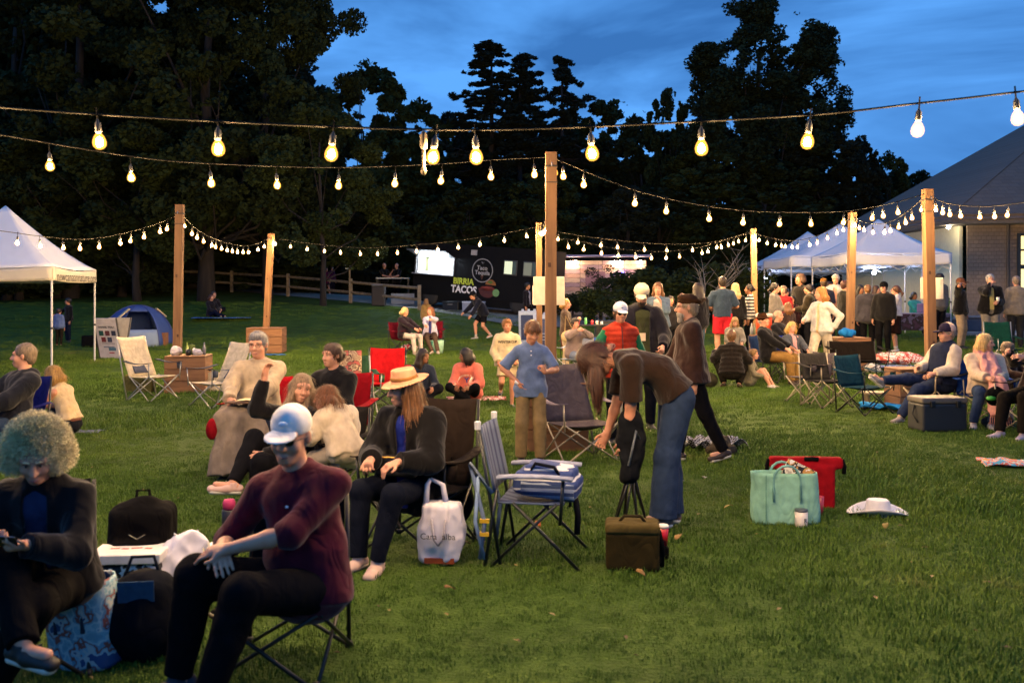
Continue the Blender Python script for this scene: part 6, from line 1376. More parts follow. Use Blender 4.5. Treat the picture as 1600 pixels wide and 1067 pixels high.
camp_chair(gp(230, 540)+Vector((.2, .25, 0)), -20, 'black camp chair standing inside the blue dome tent', '#0b0b0d', scale=.8)
t = thing('carton_box', 'brown carton in the mouth of the dome tent', 'box', gp(248, 541)+Vector((.05, .1, 0))); MB().box((0, 0, .2), (.3, .3, .4)).obj('box_body', M('#7a5236', .8), t)
t = soft_bag(gp(143, 542), [Bx((0, 0, .17), (.2, .12, .13), .04, .01)], Fb('#0e0f10'), 'black bag on the grass left of the dome tent', 0, .02)
# sandwich board
p = gp(176, 560); sb = thing('sandwich_board', 'white folding notice board with rows of sponsor pictures beside the canopy leg', 'sign', p, math.radians(14))
for sg in (-1, 1):
    R = Matrix.Rotation(sg*.27, 3, 'Y'); o = MB().box((sg*.19, 0, .52), (.03, .62, 1.06), R=R, bev=.008).obj('panel', M('#b9b4bc', .6) if sg < 0 else M('#a39a86', .7), sb)
    for yy in (-.31, .31): MB().box((sg*.19, yy, .52), (.045, .03, 1.08), R=R, bev=.005).obj('frame', M('#3a3a3c', .6), sb)
sb.rotation_euler = (0, 0, math.radians(80))
R = Matrix.Rotation(-.27, 3, 'Y')
def on_board(y, z, w, h, c, nm='picture'): q = R @ Vector((-.019, 0, z-.52)); MB().box((-.19+q.x, y, .52+q.z), (.006, w, h), R=R).obj(nm, M(c, .6), sb)
for r_, cols in enumerate((('#1f4a48', '#5a3038', '#2a2f48'), ('#6a2a30', '#39415a', '#4a4f5c'))):
    for c_, c in enumerate(cols[:3 if r_ == 0 else 2]): on_board(.16-.17*c_-.04*r_, .66-.17*r_, .12, .13, c)
on_board(.0, .30, .3, .03, '#6d7890'); on_board(-.08, .24, .2, .08, '#4a6f8a'); on_board(.0, .39, .36, .02, '#7a7a84'); on_board(-.05, .14, .14, .03, '#8a3040')
me = text_mesh('THANK YOU!', .075, M('#3a3f4c', .6, var=0), .002, bold=.001); q = R @ Vector((-.022, 0, .30)); lt = link('lettering', me, sb, (-.19+q.x, 0, .52+q.z)); lt.rotation_euler = (Matrix.Rotation(-.27, 3, 'Y') @ Matrix(((0, 0, -1), (-1, 0, 0), (0, 1, 0)))).to_euler()
# A-frame menu boards by the truck
for px, s, c, lb, yw in ((826, 52, '#8fa0c4', 'white A-frame board with blue menu sheet by the far post', -8), (851, 56, '#8090b8', 'second white A-frame board partly behind the tallest post', 14)):
    t = thing('menu_board', lb, 'sign', gs(px, s), math.radians(yw))
    for sg in (-1, 1):
        R = Matrix.Rotation(-sg*.16, 3, 'X'); MB().box((0, sg*.13, .52), (.56, .03, 1.04), R=R, bev=.01).obj('panel', M(c, .5), t)
    R = Matrix.Rotation(.16, 3, 'X'); MB().box((0, -.155, .54), (.42, .01, .76), R=R).obj('menu_sheet', M('#20305c', .5), t); MB().box((0, -.105, .86), (.34, .008, .035), R=R).obj('menu_heading', M('#8a4a5a', .6), t)
    for k in range(6): MB().box((rnd.uniform(-.04, .04), -.123-.013*k, .76-.085*k), (rnd.uniform(.2, .32), .006, .018), R=R).obj('menu_line', M('#7f8fb8', .6), t)
    for x in (-.18, 0, .18): MB().box((x, 0, 1.06), (.07, .06, .06), bev=.01).obj('top_grip', M(c, .5), t)
# blue picnic blanket at left back
blanket(gp(346, 497)+Vector((0, .3, 0)), 2.1, 1.9, M('#1f56a8', .9, 'print', cols=['#1a4a9a', '#2f74c0', '#9fb9d8', '#1f56a8'], scale=6), 'blue patterned blanket under the couple sitting on the far lawn', 10, bump=.01)
# -- middle right back: table with cans, small chairs
tb = thing('folding_table', 'black folding table carrying cans behind the vest wearer', 'table', gs(921, 62), .0); MB().box((0, 0, .86), (1.3, .5, .04), bev=.01).obj('table_top', M('#131416', .5), tb)
for x in (-.6, .55):
    for y in (-.2, .2): MB().tube([(x, y, 0), (x, y, .85)], .014, 5).obj('leg', silver, tb)
for i, (dx, c, hh_) in enumerate(((-.52, '#8fae6a', .16), (-.47, '#4a7fb0', .12), (-.28, '#a8202c', .12), (-.1, '#4f9a5c', .17), (.06, '#b02838', .11), (.18, '#c9c2b2', .1), (.30, '#b9bec8', .08))):
    t = thing('drink_can', ['green bottle at the left end of the black table', 'blue can beside the green bottle', 'red can in the middle of the black table', 'tall green can on the black table', 'red can right of the tall green can', 'cream tub on the black table', 'low silver tin at the right of the black table'][i], 'can', gs(921, 62)+Vector((dx, -.1, .882)))
    MB().lathe([(.03, 0), (.034, .01), (.034, hh_-.01), (.026, hh_)], n=10).obj('body', M(c, .35), t, True)
camp_chair(gs(897, 66), 150, 'small dark red folding seat under the black table', '#6a0f16', scale=.85)
t = soft_bag(gs(941, 64), [Bx((0, 0, .3), (.16, .1, .24), .05, .01)], Fb('#17409a'), 'bright blue bag standing by the black table', 0, .02)
tb2 = thing('serving_cart', 'black equipment cart right of the can table', 'cart', gs(957, 60)); MB().box((0, 0, .5), (.9, .5, .9), bev=.03).obj('body', M('#0d0e10', .5), tb2)
for k in range(5): MB().lathe([(.02, 0), (.02, .03)], (-.3+.15*k, -.26, .8), n=8, ).obj('knob', M('#6a6a6c', .4), tb2)
camp_chair(gs(898, 77), -30, 'silver-framed pale camp chair behind the tallest post', '#9aa4b4', frame=silver)
t = soft_bag(gs(1030, 78), [Bx((0, 0, .10), (.25, .16, .07), .03, .01)], M('#a09aa0', .9, 'plaid', second='#3f4858', period=.05), 'white and grey checked basket behind the bearded man', 6, .02)
t = soft_bag(gs(1025, 80)+Vector((0, .0, .2)), [El((0, 0, .06), (.2, .12, .07), .02)], M('#8d8a3a', .8, 'print', cols=['#a09a7a', '#6f7a3a', '#b9b3a0'], scale=14), 'greenery and food heaped in the checked basket', 0, .02, name='picnic_food', cat='food')
t = soft_bag(gs(1098, 84), [El((0, 0, .14), (.28, .2, .17), .03)], Fb('#2c2a20'), 'dark olive coat heaped beside the crouching person', 0, .02, name='coat_heap', cat='coat')
# -- orange cooler on planter
oc = thing('drink_cooler', 'orange drink cooler with white lid on the planter box', 'cooler', gs(1194, 66)+Vector((0, 0, .625))); MB().lathe([(.16, 0), (.175, .02), (.185, .42), (.17, .425)], n=20).obj('body', M('#c4420c', .45), oc, True); MB().lathe([(.195, .42), (.2, .47), (.18, .50), (.05, .505)], n=20).obj('lid', M('#c9bfb4', .45), oc, True); MB().box((0, -.185, .32), (.14, .01, .07)).obj('name_plate', M('#1c1a18', .5), oc); MB().box((0, -.2, .06), (.03, .05, .04)).obj('tap', M('#dddddd', .4), oc)
for dx, c, lb in ((-.25, '#6a7a6c', 'green glass bottle left of the orange cooler'), (-.31, '#8a8f96', 'pale bottle at the left edge of the planter with orange cooler')):
    t = thing('bottle', lb, 'bottle', gs(1194, 66)+Vector((dx, -.05, .63))); MB().lathe([(.035, 0), (.038, .15), (.014, .22), (.014, .27)], n=10).obj('body', M(c, .3), t, True)
camp_chair(gs(1207, 80)+Vector((0, .1, 0)), 52, 'blue camp chair with pale tag under the old man in brown hat', '#1f3358', w=.60, seat=.42, back=.9, tag_='#c9bd9a', frame=M('#3b3a36', .5))
camp_chair(gs(1238, 78)+Vector((0, .15, 0)), 10, 'royal blue camp chair under the reclining blonde woman', '#1d2f7a', w=.60)
camp_chair(gs(1292, 100), 20, 'empty dark grey camp chair with pale crossed legs', M('#2b2a2a', .9, 'fabric'), frame=tan_f, w=.56, seat=.42, back=.82)
camp_chair(gs(1268, 96)+Vector((-.05, 0, 0)), -60, 'empty grey camp chair seen edge-on beside the walking woman', '#4a444a', frame=tan_f, w=.52, seat=.42, back=.80)
camp_chair(gs(1352, 106), 30, 'empty teal camp chair left of the man in two-tone cap', Fb('#10303f'), w=.60, seat=.40, back=.84)
blanket(gs(1366, 104)+Vector((.25, .1, 0)), .8, .45, Fb('#2b7fc0'), 'bright blue jacket dropped on the grass beside the teal chair', -20, bump=.07, name='jacket', cat='jacket', seed=6)
camp_chair(gs(1455, 112)+Vector((.05, .05, 0)), -72, 'black camp chair with tan piping under the man in two-tone cap', '#131318', frame=M('#9a8a6c', .5), w=.62, seat=.42, back=.76, arm='#20202a')
camp_chair(gs(1543, 117)+Vector((0, .1, 0)), -10, 'blue camp chair under the blonde woman with pink scarf', '#1a3a78', frame=M('#7a6f5c', .5), w=.60, seat=.40, back=.84)
camp_chair(gs(1612, 126), -60, 'black camp chair at the right edge of the lawn', '#101014', frame=tan_f, w=.58)
camp_chair(gs(1573, 76), 4, 'empty dark green camp chair in front of the terrace', '#123a30', frame=silver, w=.62, seat=.46, back=1.0)
dc = camp_chair(gs(1340, 82), 0, 'black slatted bench chair at the planter behind the walking woman', '#14100e', w=.95, seat=.46, back=.80, cup=False)
t = thing('cooler', 'dark slate hard cooler with pale tray on its lid beside the man in two-tone cap', 'cooler', gs(1464, 122), math.radians(5))
sobj('body', [Bx((0, 0, .185), (.265, .17, .15), .03, .01)], .012, M((.010, .012, .016), .55), t); sobj('lid', [Bx((0, 0, .40), (.28, .18, .018), .02, .006)], .011, M((.10, .085, .07), .6), t)
for x in (-.17, .17): MB().box((x, -.215, .36), (.06, .03, .08), bev=.008).obj('latch', M('#0b0c0e', .4), t)
MB().tube([(-.30, 0, .33), (-.33, 0, .22), (-.31, -.1, .12)], .012, 5).obj('rope_handle', M('#0d0d0d', .7), t, True)
t = soft_bag(gs(1556, 124)+Vector((0, 0, .38)), [El((0, 0, .08), (.13, .10, .12), .02)], Fb('#090a0a'), 'black bag with green lining on the lap arm of the blonde woman', 0, .012); MB().lathe([(.002, .03), (.05, .02), (.06, 0), (.05, -.02), (.002, -.03)], (-.10, -.08, .06), n=10).obj('green_ball', M('#2f8a2a', .6), t, True)
t = soft_bag(gs(1558, 120), [El((0, 0, .08), (.2, .14, .09), .02)], Fb('#16202c'), 'dark bundle under the chair of the blonde woman', 0, .014)
for (px, s, dz, lb, c) in ((1433, 106, .60, 'cream candle jar on the planter box at right', '#c9b98c'), (1385, 100, .22, 'yellow-green drink can on the low wooden tray', '#9a9a20')):
    cup(gs(px, s)+Vector((0, 0, dz)), .036, .11, c, lb, name='jar')
t = thing('low_tray', 'low pale wooden tray table beside the teal chair', 'table', gs(1378, 99)); MB().box((0, 0, .2), (.6, .32, .03)).obj('table_top', M('#8d7f6c', .7, 'wood'), t)
for x in (-.25, .25): MB().box((x, 0, .095), (.03, .26, .18)).obj('leg', M('#6d5f4c', .7), t)
t = thing('blanket_heap', 'red and white patterned blanket heaped near the skirted woman', 'blanket', gs(1402, 72)); sobj('cloth', [El((0, 0, .10), (.55, .3, .13), .03), El((.3, .0, .07), (.4, .25, .08), .03)], .016, M('#a8483c', .9, 'print', cols=['#b0463a', '#c9beb8', '#9a342c', '#d8cfc8'], scale=8), t, wrinkle(.05, 8, 3))
blanket(gs(1418, 74)+Vector((.1, .0, 0)), 1.6, 1.0, M('#24407c', .9, 'print', cols=['#1d356c', '#3a5a98', '#8a96b0', '#1d356c'], scale=8), 'blue patterned blanket beneath the red and white heap', 4, bump=.02, seed=2)
t = soft_bag(gs(1360, 76), [El((0, 0, .1), (.12, .1, .11), .02), El((.12, 0, .08), (.1, .09, .09), .02)], M('#b9b4b0', .8, 'print', cols=['#c9c4bf', '#15161a', '#bdb9b6'], scale=9), 'black and white sports bag at the edge of the blue blanket', 0, .016)
t = soft_bag(PFp[0]+Vector((-.12, -.2, .70)), [El((0, 0, .08), (.16, .12, .1), .02)], Fb('#1f6fb8'), 'crumpled bright blue bag on the planter box behind the walking woman', 0, .016, wrinkle(.05, 12, 2))
t = thing('pizza_box', 'pink and white pizza box held above the planter box', 'box', PFp[0]+Vector((-.55, -.2, .92))); MB().box((0, 0, 0), (.36, .36, .045)).obj('box_body', M('#c9a0a0', .7), t)
tbx = thing('display_table', 'table with purple and white cloth under the nearest right canopy', 'table', gs(1428, 53)); MB().box((0, 0, .74), (1.8, .7, .04)).obj('table_top', M('#8f86a8', .7), tbx); MB().box((0, -.36, .5), (1.8, .02, .48)).obj('cloth_front', M('#3a2238', .8, 'print', cols=['#2a1420', '#1a1418', '#55506a'], scale=6), tbx)
for x in (-.85, .85): MB().box((x, 0, .36), (.04, .6, .72)).obj('leg', dk, tbx)
t = thing('crate', 'purple crate on the display table', 'crate', gs(1445, 53)+Vector((0, 0, .765))); MB().box((0, 0, .14), (.36, .3, .28), bev=.02).obj('body', M('#6a5c8c', .6), t)
# small litter on the grass
for i, (px, py, c) in enumerate(((1062, 757, '#c9c0b4'), (1100, 754, '#b9b4a8'), (1058, 802, '#d0ccc4'), (1062, 848, '#8a6a3a'), (840, 827, '#a04a14'), (725, 857, '#7a6038'), (752, 858, '#6a5638'), (1140, 800, '#8a7a3c'), (1385, 830, '#7a6a30'), (1000, 905, '#7a5a2a'), (700, 930, '#6a4a22'))):
    o = MB().sheet(lambda u, v: ((u-.5)*.07, (v-.5)*.045*math.sin(PI*(.1+.8*u)), .045+.012*math.sin(3*u+v)), 4, 3, .002).obj('fallen_leaf' if i > 2 else 'paper_scrap', M(c, .8), None, True, loc=gp(px, py), rot=(.1, .2, i*1.3))
    tag(o, ['white paper scrap on the grass right of the jeans', 'tiny pale scrap on the grass right of the checked blanket', 'white crumb of paper beside the bending woman\'s feet', 'brown leaf on the grass right of the red cup', 'orange leaf under the director chair', 'dry brown leaf near the printed carrier bag', 'second dry leaf close to the director chair', 'curled straw-coloured leaf on the open lawn', 'dry leaf below the cowboy hat', 'brown leaf in the foreground grass below the olive cooler', 'brown leaf in the foreground grass below the carrier bag'][i], 'leaf' if i > 2 else 'paper')
# ================================================================== everybody
def hit(px, s, topy): b = gs(px, s); return (CAMH-(topy-HOR)/s)-b.z
pants = lambda c, **k: ('trousers', c, k)
# --- foreground
i1 = person(gs(466, 350), -38, 'man in maroon polo and white cap sitting nearest the camera', 'sit', 1.78, 345, 'fair', ('bald', '#8a8a88'), ('polo', '#4a1020', dict(collar=1, belly=.035, pad=.018, hem=.03, hw=1.5, loose=1.0, buttons=(.03, .07), sleeve=.60, wr=.007)), pants('#0c0c10', w=1.1), '#1c2236',
    head=(30, 8, 3), pel=(0, .04, .39), tp=8, pp=-6, tw=26, side=-7, build=1.06, hat='cap', hatc='#dedbd6', logo='#9fbdd6', glasses='dark', fR=(-.27, -.42, .08), fL=(.02, -.47, .08), kR=(-.3, -1, .6), kL=(.1, -1, .6), hR=(-.13, -.31, .60), hL=(-.045, -.33, .63), eL=(.75, .5, -.2), eR=(-.75, .5, -.3), dR=(.75, -.45, -.1), dL=(-.8, -.35, -.15), nR=(0, .35, -1), nL=(.1, .5, -1), cL=.28, cR=.35, sock='#2a3a5c')
i2 = person(gs(66, 352), 4, 'woman with big blond curls in black jacket looking down at her phone', 'sit', 1.64, 345, 'fair', ('afro', '#f0d8a8', dict(R=.112)), ('jacket', '#121114', dict(open=.10, collar=1, pad=.022, loose=1.15)), pants('#0d0c0e', w=1.15), '#121214',
    head=(14, 30, 0), pel=(0, .10, .44), tp=20, pp=4, inner=('#26304c',), fR=(.13, -.52, .36), kR=(-.1, -.6, 1), fL=(-.10, -.30, .08), hR=(-.09, -.33, .74), hL=(.07, -.34, .73), dR=(.5, -.8, .1), dL=(-.5, -.8, .1), nR=(.3, -.3, .9), nL=(-.3, -.3, .9), cL=.7, cR=.55, strands=15000, oR=(.9, -.4, -.1), sock='#5d6884')
t = thing('phone', 'dark phone in the hands of the woman with blond curls', 'phone', i2['w']((.0, -.43, .77))); t.rotation_euler = (-.8, .1, .1); MB().box((0, 0, 0), (.13, .07, .009), bev=.004).obj('body', M('#0c0c0e', .3), t); MB().box((0, 0, .006), (.118, .06, .002)).obj('screen', M('#3b4a66', .3, 'emit', power=.6), t)
i3 = person(gs(636, 236), -26, 'woman in straw hat and black coat sitting with a handbag on her lap', 'sit', 1.66, 236, 'fair', ('long', '#6a4420', dict(len=.34, vol=1.15)), ('coat', '#0e0d0f', dict(open=.09, pad=.035, loose=1.35, hem=.18, wr=.02)), pants('#101420', w=.95), '#b79c90', inner=('#1d2a78',),
    head=(-42, 10, 4), pel=(0, .06, .48), tp=8, pp=-2, hat='panama', hatc='#c49476', band='#8a6238', fL=(.06, -.46, .08), fR=(-.10, -.44, .08), hR=(-.10, -.30, .70), hL=(.12, -.30, .70), dR=(.35, -.9, -.2), dL=(-.5, -.8, -.25), nR=(.1, .1, -1), nL=(-.1, .1, -1), cL=.55, cR=1.0, solec='#8d8078', sock='#9c9098')
i4 = person(gs(447, 200), -38, 'long-haired woman in black touching her hair, behind the man in maroon', 'sit', 1.66, 200, 'fair', ('long', '#7a6248', dict(len=.30, vol=1.25, front=1)), ('long', '#111013', dict(pad=.02)), pants('#0f0f13'), '#b99a90',
    head=(62, 4, 12), pel=(0, .05, .36), tp=-4, pp=-14, hR=(-.155, -.10, 1.12), eR=(-.4, -.5, -1.5), dR=(.1, .1, 1), nR=(.8, .2, 0), hL=(.1, -.3, .55), fR=(.05, -.55, .36), kR=(0, -.6, .8), fL=(.1, -.42, .08), oR=(-.6, -1, .1))
i5 = person(gs(532, 204), -128, 'small child with brown bob in white fleece climbing on the dark chair', 'sit', 1.12, 204, 'fair', ('bob', '#6a4020', dict(len=.10, vol=1.2)), ('hoodie', '#b7a893', dict(pad=.04, loose=1.4, wr=.02)), pants('#a99c8c', w=1.3), '#c9beb4', head=(38, 5, -8), pel=(0, .1, .84), tp=34, pp=18, side=6, fL=(.12, .0, .42), fR=(-.12, -.25, .50), kR=(-.1, -1, .8), hL=(.2, -.42, 1.0), hR=(-.2, -.42, 1.0))
o = thing('blanket', 'white fleecy blanket draped over the arm of the wide dark chair', 'blanket', gs(545, 198)+Vector((0, .05, .38))); sobj('cloth', [Cn((0, 0, .40), (.02, 0, .05), .055, .09, .03), El((-.05, 0, .08), (.12, .1, .09), .03)], .01, Fb('#c2b6a2', sheen=.5), o, wrinkle(.03, 13, 5))
# --- middle left
i6 = person(gs(399, 158), 3, 'grey-haired man with glasses in a pale quarter-zip jumper', 'sit', 1.82, 158, 'fair', ('short', '#77767a'), ('long', '#a1917a', dict(pad=.024, loose=1.15, belly=.04, collar=1, wr=.018)), pants('#2a3040'), '#1c1c20', glasses=True, build=1.12, pel=(0, .06, .50), tp=-6, hR=(-.16, -.33, .70), hL=(.10, -.34, .68), cL=.9, cR=.8, head=(-6, 4, 0), eL=(.8, .4, -.3), eR=(-.8, .4, -.3), hsc=1.05)
o = thing('lap_blanket', 'beige blanket wrapped round the legs of the grey-haired man', 'blanket', gs(399, 158), .05)
kk = i6['k']; a_ = i6
sobj('cloth', [Cn(a_['pel']*kk+A_((0, -.1, .05)), A_((-.13, -.46, .55)), .13, .13, .06, 1.2, (1, 0, 0)), Cn(A_((-.12, -.46, .55)), A_((-.13, -.56, .05)), .13, .17, .06, 1.0, cut=1), Cn(A_((.10, -.40, .56)), A_((.13, -.50, .10)), .11, .13, .06, cut=1), Cn(A_((-.10, -.3, .55)), A_((.13, -.3, .55)), .12, None, .05)], .012, Fb('#7c6f62'), o, wrinkle(.035, 8, 4, (1.4, 1.4, .35)))
t = thing('tray', 'flat tray with a paper held by the grey-haired man', 'tray', gs(404, 158)+Vector((0, -.44, .72)), .05); MB().box((0, 0, 0), (.34, .22, .015), bev=.004).obj('tray_body', M('#5c4230', .6), t); MB().sheet(lambda u, v: (-.08+.2*u, -.1+.18*v, .014+.01*math.sin(3*u)), 4, 3, .002).obj('paper', M('#c9b98e', .8), t)
i7 = person(gs(515, 160), -16, 'smiling dark-haired woman in black fleece gesturing with one hand', 'sit', 1.68, 160, 'fair', ('bun', '#3a2114'), ('long', '#0f0e10', dict(collar=1, pad=.026, loose=1.2, hood=1)), pants('#15151b'), '#1a1a1c', head=(-22, 2, 0), pel=(0, .06, .50), tp=4, hR=(-.14, -.26, .88), eR=(-.8, .2, -.8), dR=(.6, -.5, .5), hL=(.12, -.28, .62), cR=.9)
i8 = person(gs(829, 152), 2, 'boy in blue polo and khaki trousers with a hand on his hip', 'stand', hit(829, 152, 500), 152, 'tan', ('short', '#6b4526', dict(vol=.02, fringe=1)), ('polo', '#5a6c90', dict(collar=1, pad=.012, loose=1.1, hem=.12, hw=1.58, buttons=(.03, .08))), pants('#7a6748', w=1.02, flare=1.2), '#1c1c20',
    head=(14, 24, 4), hR=(-.16, -.08, 1.0), eR=(-1, .35, .1), dR=(.45, -.25, -.85), nR=(.9, .3, 0), hL=(.15, -.28, 1.13), eL=(.9, .25, -.7), dL=(-.25, -.2, 1), nL=(-.5, .6, .1), cL=1.3, fL=(.115, -.05, .08), fR=(-.115, .02, .08), hsc=1.10, build=.9)
MB().lathe([(.031, -.012), (.034, -.01), (.034, .01), (.031, .012)], n=12).obj('watch', M('#c9c9cc', .4), i8['T'], True, loc=(Vector(i8['wr']['R'])*i8['k']), rot=(.6, .5, 0))
i9 = person(gs(792, 101), 8, 'smaller boy in cream hoodie and shorts behind the boy in blue', 'stand', hit(792, 101, 499), 101, 'tan', ('short', '#7a4f24', dict(vol=.01)), ('hoodie', '#b5a688', dict(pad=.03, loose=1.35, hem=.10)), ('shorts', '#b3a07c', dict(w=1.15)), '#3a3a3c', head=(6, 0, 0), hR=(-.20, -.15, .92), hL=(.18, -.18, .95), fR=(-.09, .25, .34), kR=(-.1, -1, 0), hsc=1.05)
wrap_text(i9, 'WINTERCUP', .052, '#1f1a18', z=.02, bold=.002)
# women on the grass
i10 = person(gs(657, 97), 18, 'long-haired woman in navy top seated on the grass', 'floor', 1.66, 97, 'brown', ('long', '#1d120c', dict(len=.34, vol=1.25)), ('long', '#1c2434', dict(pad=.02)), pants('#14151b'), '#15151a', head=(42, 8, 6))
i11 = person(gs(733, 95), -14, 'curly dark-haired woman in coral sweatshirt seated on the grass', 'floor', 1.66, 95, 'brown', ('bob', '#140c09', dict(len=.17, vol=1.6)), ('long', '#c4685a', dict(pad=.03, loose=1.35)), pants('#0f0f12'), '#8f8a8a', head=(-60, 12, 0), tp=18)
wrap_text(i11, 'HARVARD SURF', .045, '#e0cdb8', z=.03, arc=.16, bold=.001); wrap_text(i11, 'Y', .12, '#2c3c8c', z=-.06, bold=.004)
# central group
i12 = person(gs(969, 134), 4, 'woman in red puffer vest, green sleeves and white cap', 'stand', hit(969, 134, 469)*.985, 134, 'fair', ('short', '#3a2a20'), ('long', '#23704a', dict(pad=.014)), pants('#15171c'), '#202024', vest=('#b23c28', dict(quilt=.062, qa=.010)), hat='cap', hatc='#cfcfd8', logo='#3a5a8a', glasses='dark', head=(2, 6, 0), hR=(-.17, -.22, 1.16), eR=(-.9, .1, -.9), dR=(.1, -.1, 1), nR=(.4, .9, 0), cR=1.3, hL=(.22, -.06, .92))
MB().tube([i12['mid']*i12['k']+Vector((0, -.165, -.14)), i12['mid']*i12['k']+Vector((0, -.178, .1)), i12['nb']*i12['k']+Vector((0, -.115, 0))], .006, 5).obj('zip', M('#3a1410', .5), i12['T'])
i13 = person(gs(1003, 121), -4, 'bearded man in green tee, navy hoodie and pale cap looking down', 'stand', hit(1003, 121, 439)*.985, 121, 'fair', ('short', '#1c1410'), ('jacket', '#14141f', dict(open=.16, pad=.03, loose=1.2, hood=1, hem=.12)), pants('#12141c'), '#1a1a1c', inner=('#343826',), hat='cap', hatc='#b7ad98', brimc='#a9a696', head=(-6, 22, 0), beard=('#20150f',), glasses=True, hL=(.22, -.30, 1.0), cL=1, build=1.08)
nb_ = i13['nb']*i13['k']; MB().tube([nb_+A_((-.05, -.06, .0)), nb_+A_((-.035, -.14, -.2)), nb_+A_((0, -.15, -.32)), nb_+A_((.035, -.14, -.2)), nb_+A_((.05, -.06, 0))], .004, 4).obj('lanyard', M('#26201c', .7), i13['T']); MB().box(nb_+A_((.0, -.165, -.37)), (.075, .006, .10)).obj('badge', M('#c9b49a', .5), i13['T'])
i14 = person(gs(1078, 151), -92, 'grey-bearded man in brown coat and flat cap walking left', 'stand', hit(1072, 153, 456)*.985, 153, 'fair', ('short', '#8a7a66'), ('coat', '#33211a', dict(pad=.034, loose=1.2, hem=.08, flare=1.12, collar=1)), pants('#0c0c10', w=1.05), '#2a1c14', build=1.18, hat='beret', hatc='#3a2618', head=(0, 2, 0), beard=('#8d857a', .03), glasses=True, hL=(.20, .02, .84), hR=(-.2, -.3, .95), fL=(.10, .34, .12), fR=(-.10, -.10, .08), tp=2, hsc=1.04)
i15 = person(gs(1040, 213), -90, 'long-haired woman in brown tee and wide jeans bending over', 'stand', 1.80, 213, 'tan', ('long', '#3c1e0e', dict(len=.26, vol=1.05, dir=(0, .10, -1), front=1)), ('tee', '#241812', dict(pad=.016, hem=-.02, sleeve=.50, loose=1.15)), pants('#26344e', w=1.15, flare=1.55, rise=.13), '#7a5a4a',
    strands=2600, pel=(0, .08, .96), pp=34, tp=78, head=(0, 86, 0), hL=(.10, -.30, .50), hR=(-.06, -.44, .56), eL=(.3, .8, .2), eR=(-.3, .8, .2), dL=(0, -.35, -.9), dR=(.1, -.5, -.8), nL=(-1, 0, 0), nR=(1, 0, 0), cL=.6, cR=.7, fL=(.10, -.04, .08), fR=(-.09, .05, .08))
# left edge
i16 = person(gs(8, 162), -35, 'man in navy hooded sweatshirt at the left edge looking away', 'sit', 1.78, 162, 'fair', ('crop', '#6a5a48'), ('hoodie', '#15171f', dict(pad=.026, loose=1.2)), pants('#1f2c44'), '#2a2a2e', head=(-45, 0, 0), pel=(0, .05, .44), tp=-14, hL=(.1, -.3, .62), hR=(-.1, -.35, .6))
i17 = person(gs(104, 127), -100, 'blonde woman in white tank top kneeling with her back turned', 'floor', 1.64, 127, 'tan', ('bob', '#a8803e', dict(len=.15, vol=1.1)), ('tank', '#c4ac84', dict(pad=.010, hem=-.06, vneck=0)), pants('#14161e'), '#3a3a3a', tp=26, pp=10, head=(-4, 24, 0), hL=(.16, -.46, .30), hR=(-.14, -.5, .36), pel=(0, .05, .16))
MB().lathe([(.158, -.03), (.165, -.02), (.165, .02), (.158, .03)], n=20).obj('belt', M('#5c2c18', .6), i17['T'], True, loc=(i17['pel']*i17['k']+i17['Rp']@A_((0, 0, .05))), rot=(.2, 0, 0)).scale = (1, .72, 1)
# kids far left, couple on blue blanket, couple by the fence, bar people, man by the truck
b = gp(92, 541); person(b, 170, 'child in blue and white hooded top seen from behind at far left', 'stand', 1.12, 50, 'fair', ('short', '#2a1c12'), ('hoodie', '#5a6c96', dict(pad=.03)), pants('#262018'), '#1c1c1e')
b = gp(107, 535); person(b, -40, 'dark-haired boy in black jacket beside the child at far left', 'stand', 1.38, 50, 'tan', ('short', '#120d0a'), ('jacket', '#101013', dict(pad=.02)), pants('#1b2030'), '#26262a', hR=(-.3, -.4, 1.1), head=(-20, 0, 0))
b = gp(328, 497)+Vector((0, .2, 0)); person(b, 50, 'woman in dark top on the blue blanket, nearer of the couple', 'floor', 1.66, 44, 'fair', ('bob', '#4a2a18'), ('long', '#17161c'), pants('#15192a'), '#5c6a3a', fL=(.05, -.85, .07), fR=(-.1, -.8, .07), kL=(0, 0, 1), kR=(0, 0, 1), tp=0)
b = gp(326, 495)+Vector((0, .6, 0)); person(b, 40, 'man in dark jacket on the blue blanket behind his companion', 'floor', 1.78, 44, 'fair', ('short', '#3a2c20'), ('jacket', '#1a161a'), pants('#15171f'), '#2a2a2a', tp=4)
person(gs(511, 30)+Vector((0, -.2, 0)), 60, 'girl in magenta jacket walking beside the fence', 'stand', 1.42, 30, 'fair', ('long', '#1c1210'), ('jacket', '#5a1030', dict(pad=.03, hem=.2)), ('shorts', '#2a2a30', {}), '#b9b9bd', fL=(.1, -.2, .08), fR=(-.1, .2, .12))
person(gs(518, 30)+Vector((0, .1, 0)), 50, 'taller girl in dark magenta top walking behind her friend', 'stand', 1.52, 30, 'fair', ('short', '#2a1a14'), ('long', '#3a1030'), pants('#1f1a24'), '#a9a9b0')
person(gs(598, 34)+Vector((0, .5, 0)), 40, 'man in black leaning at the bar table, on its left', 'stand', 1.78, 34, 'fair', ('bald', '#2a2018'), ('tee', '#0c0c0e'), pants('#0c0c10'), '#111111', hL=(.15, -.4, 1.12), hR=(-.1, -.42, 1.12))
person(gs(618, 34)+Vector((0, .5, 0)), -30, 'man in black tee at the bar table, hand at his chin', 'stand', 1.80, 34, 'fair', ('bald', '#2a2018'), ('tee', '#0b0b0d'), pants('#0c0c10'), '#111111', hR=(-.1, -.2, 1.38), hL=(.15, -.42, 1.12))
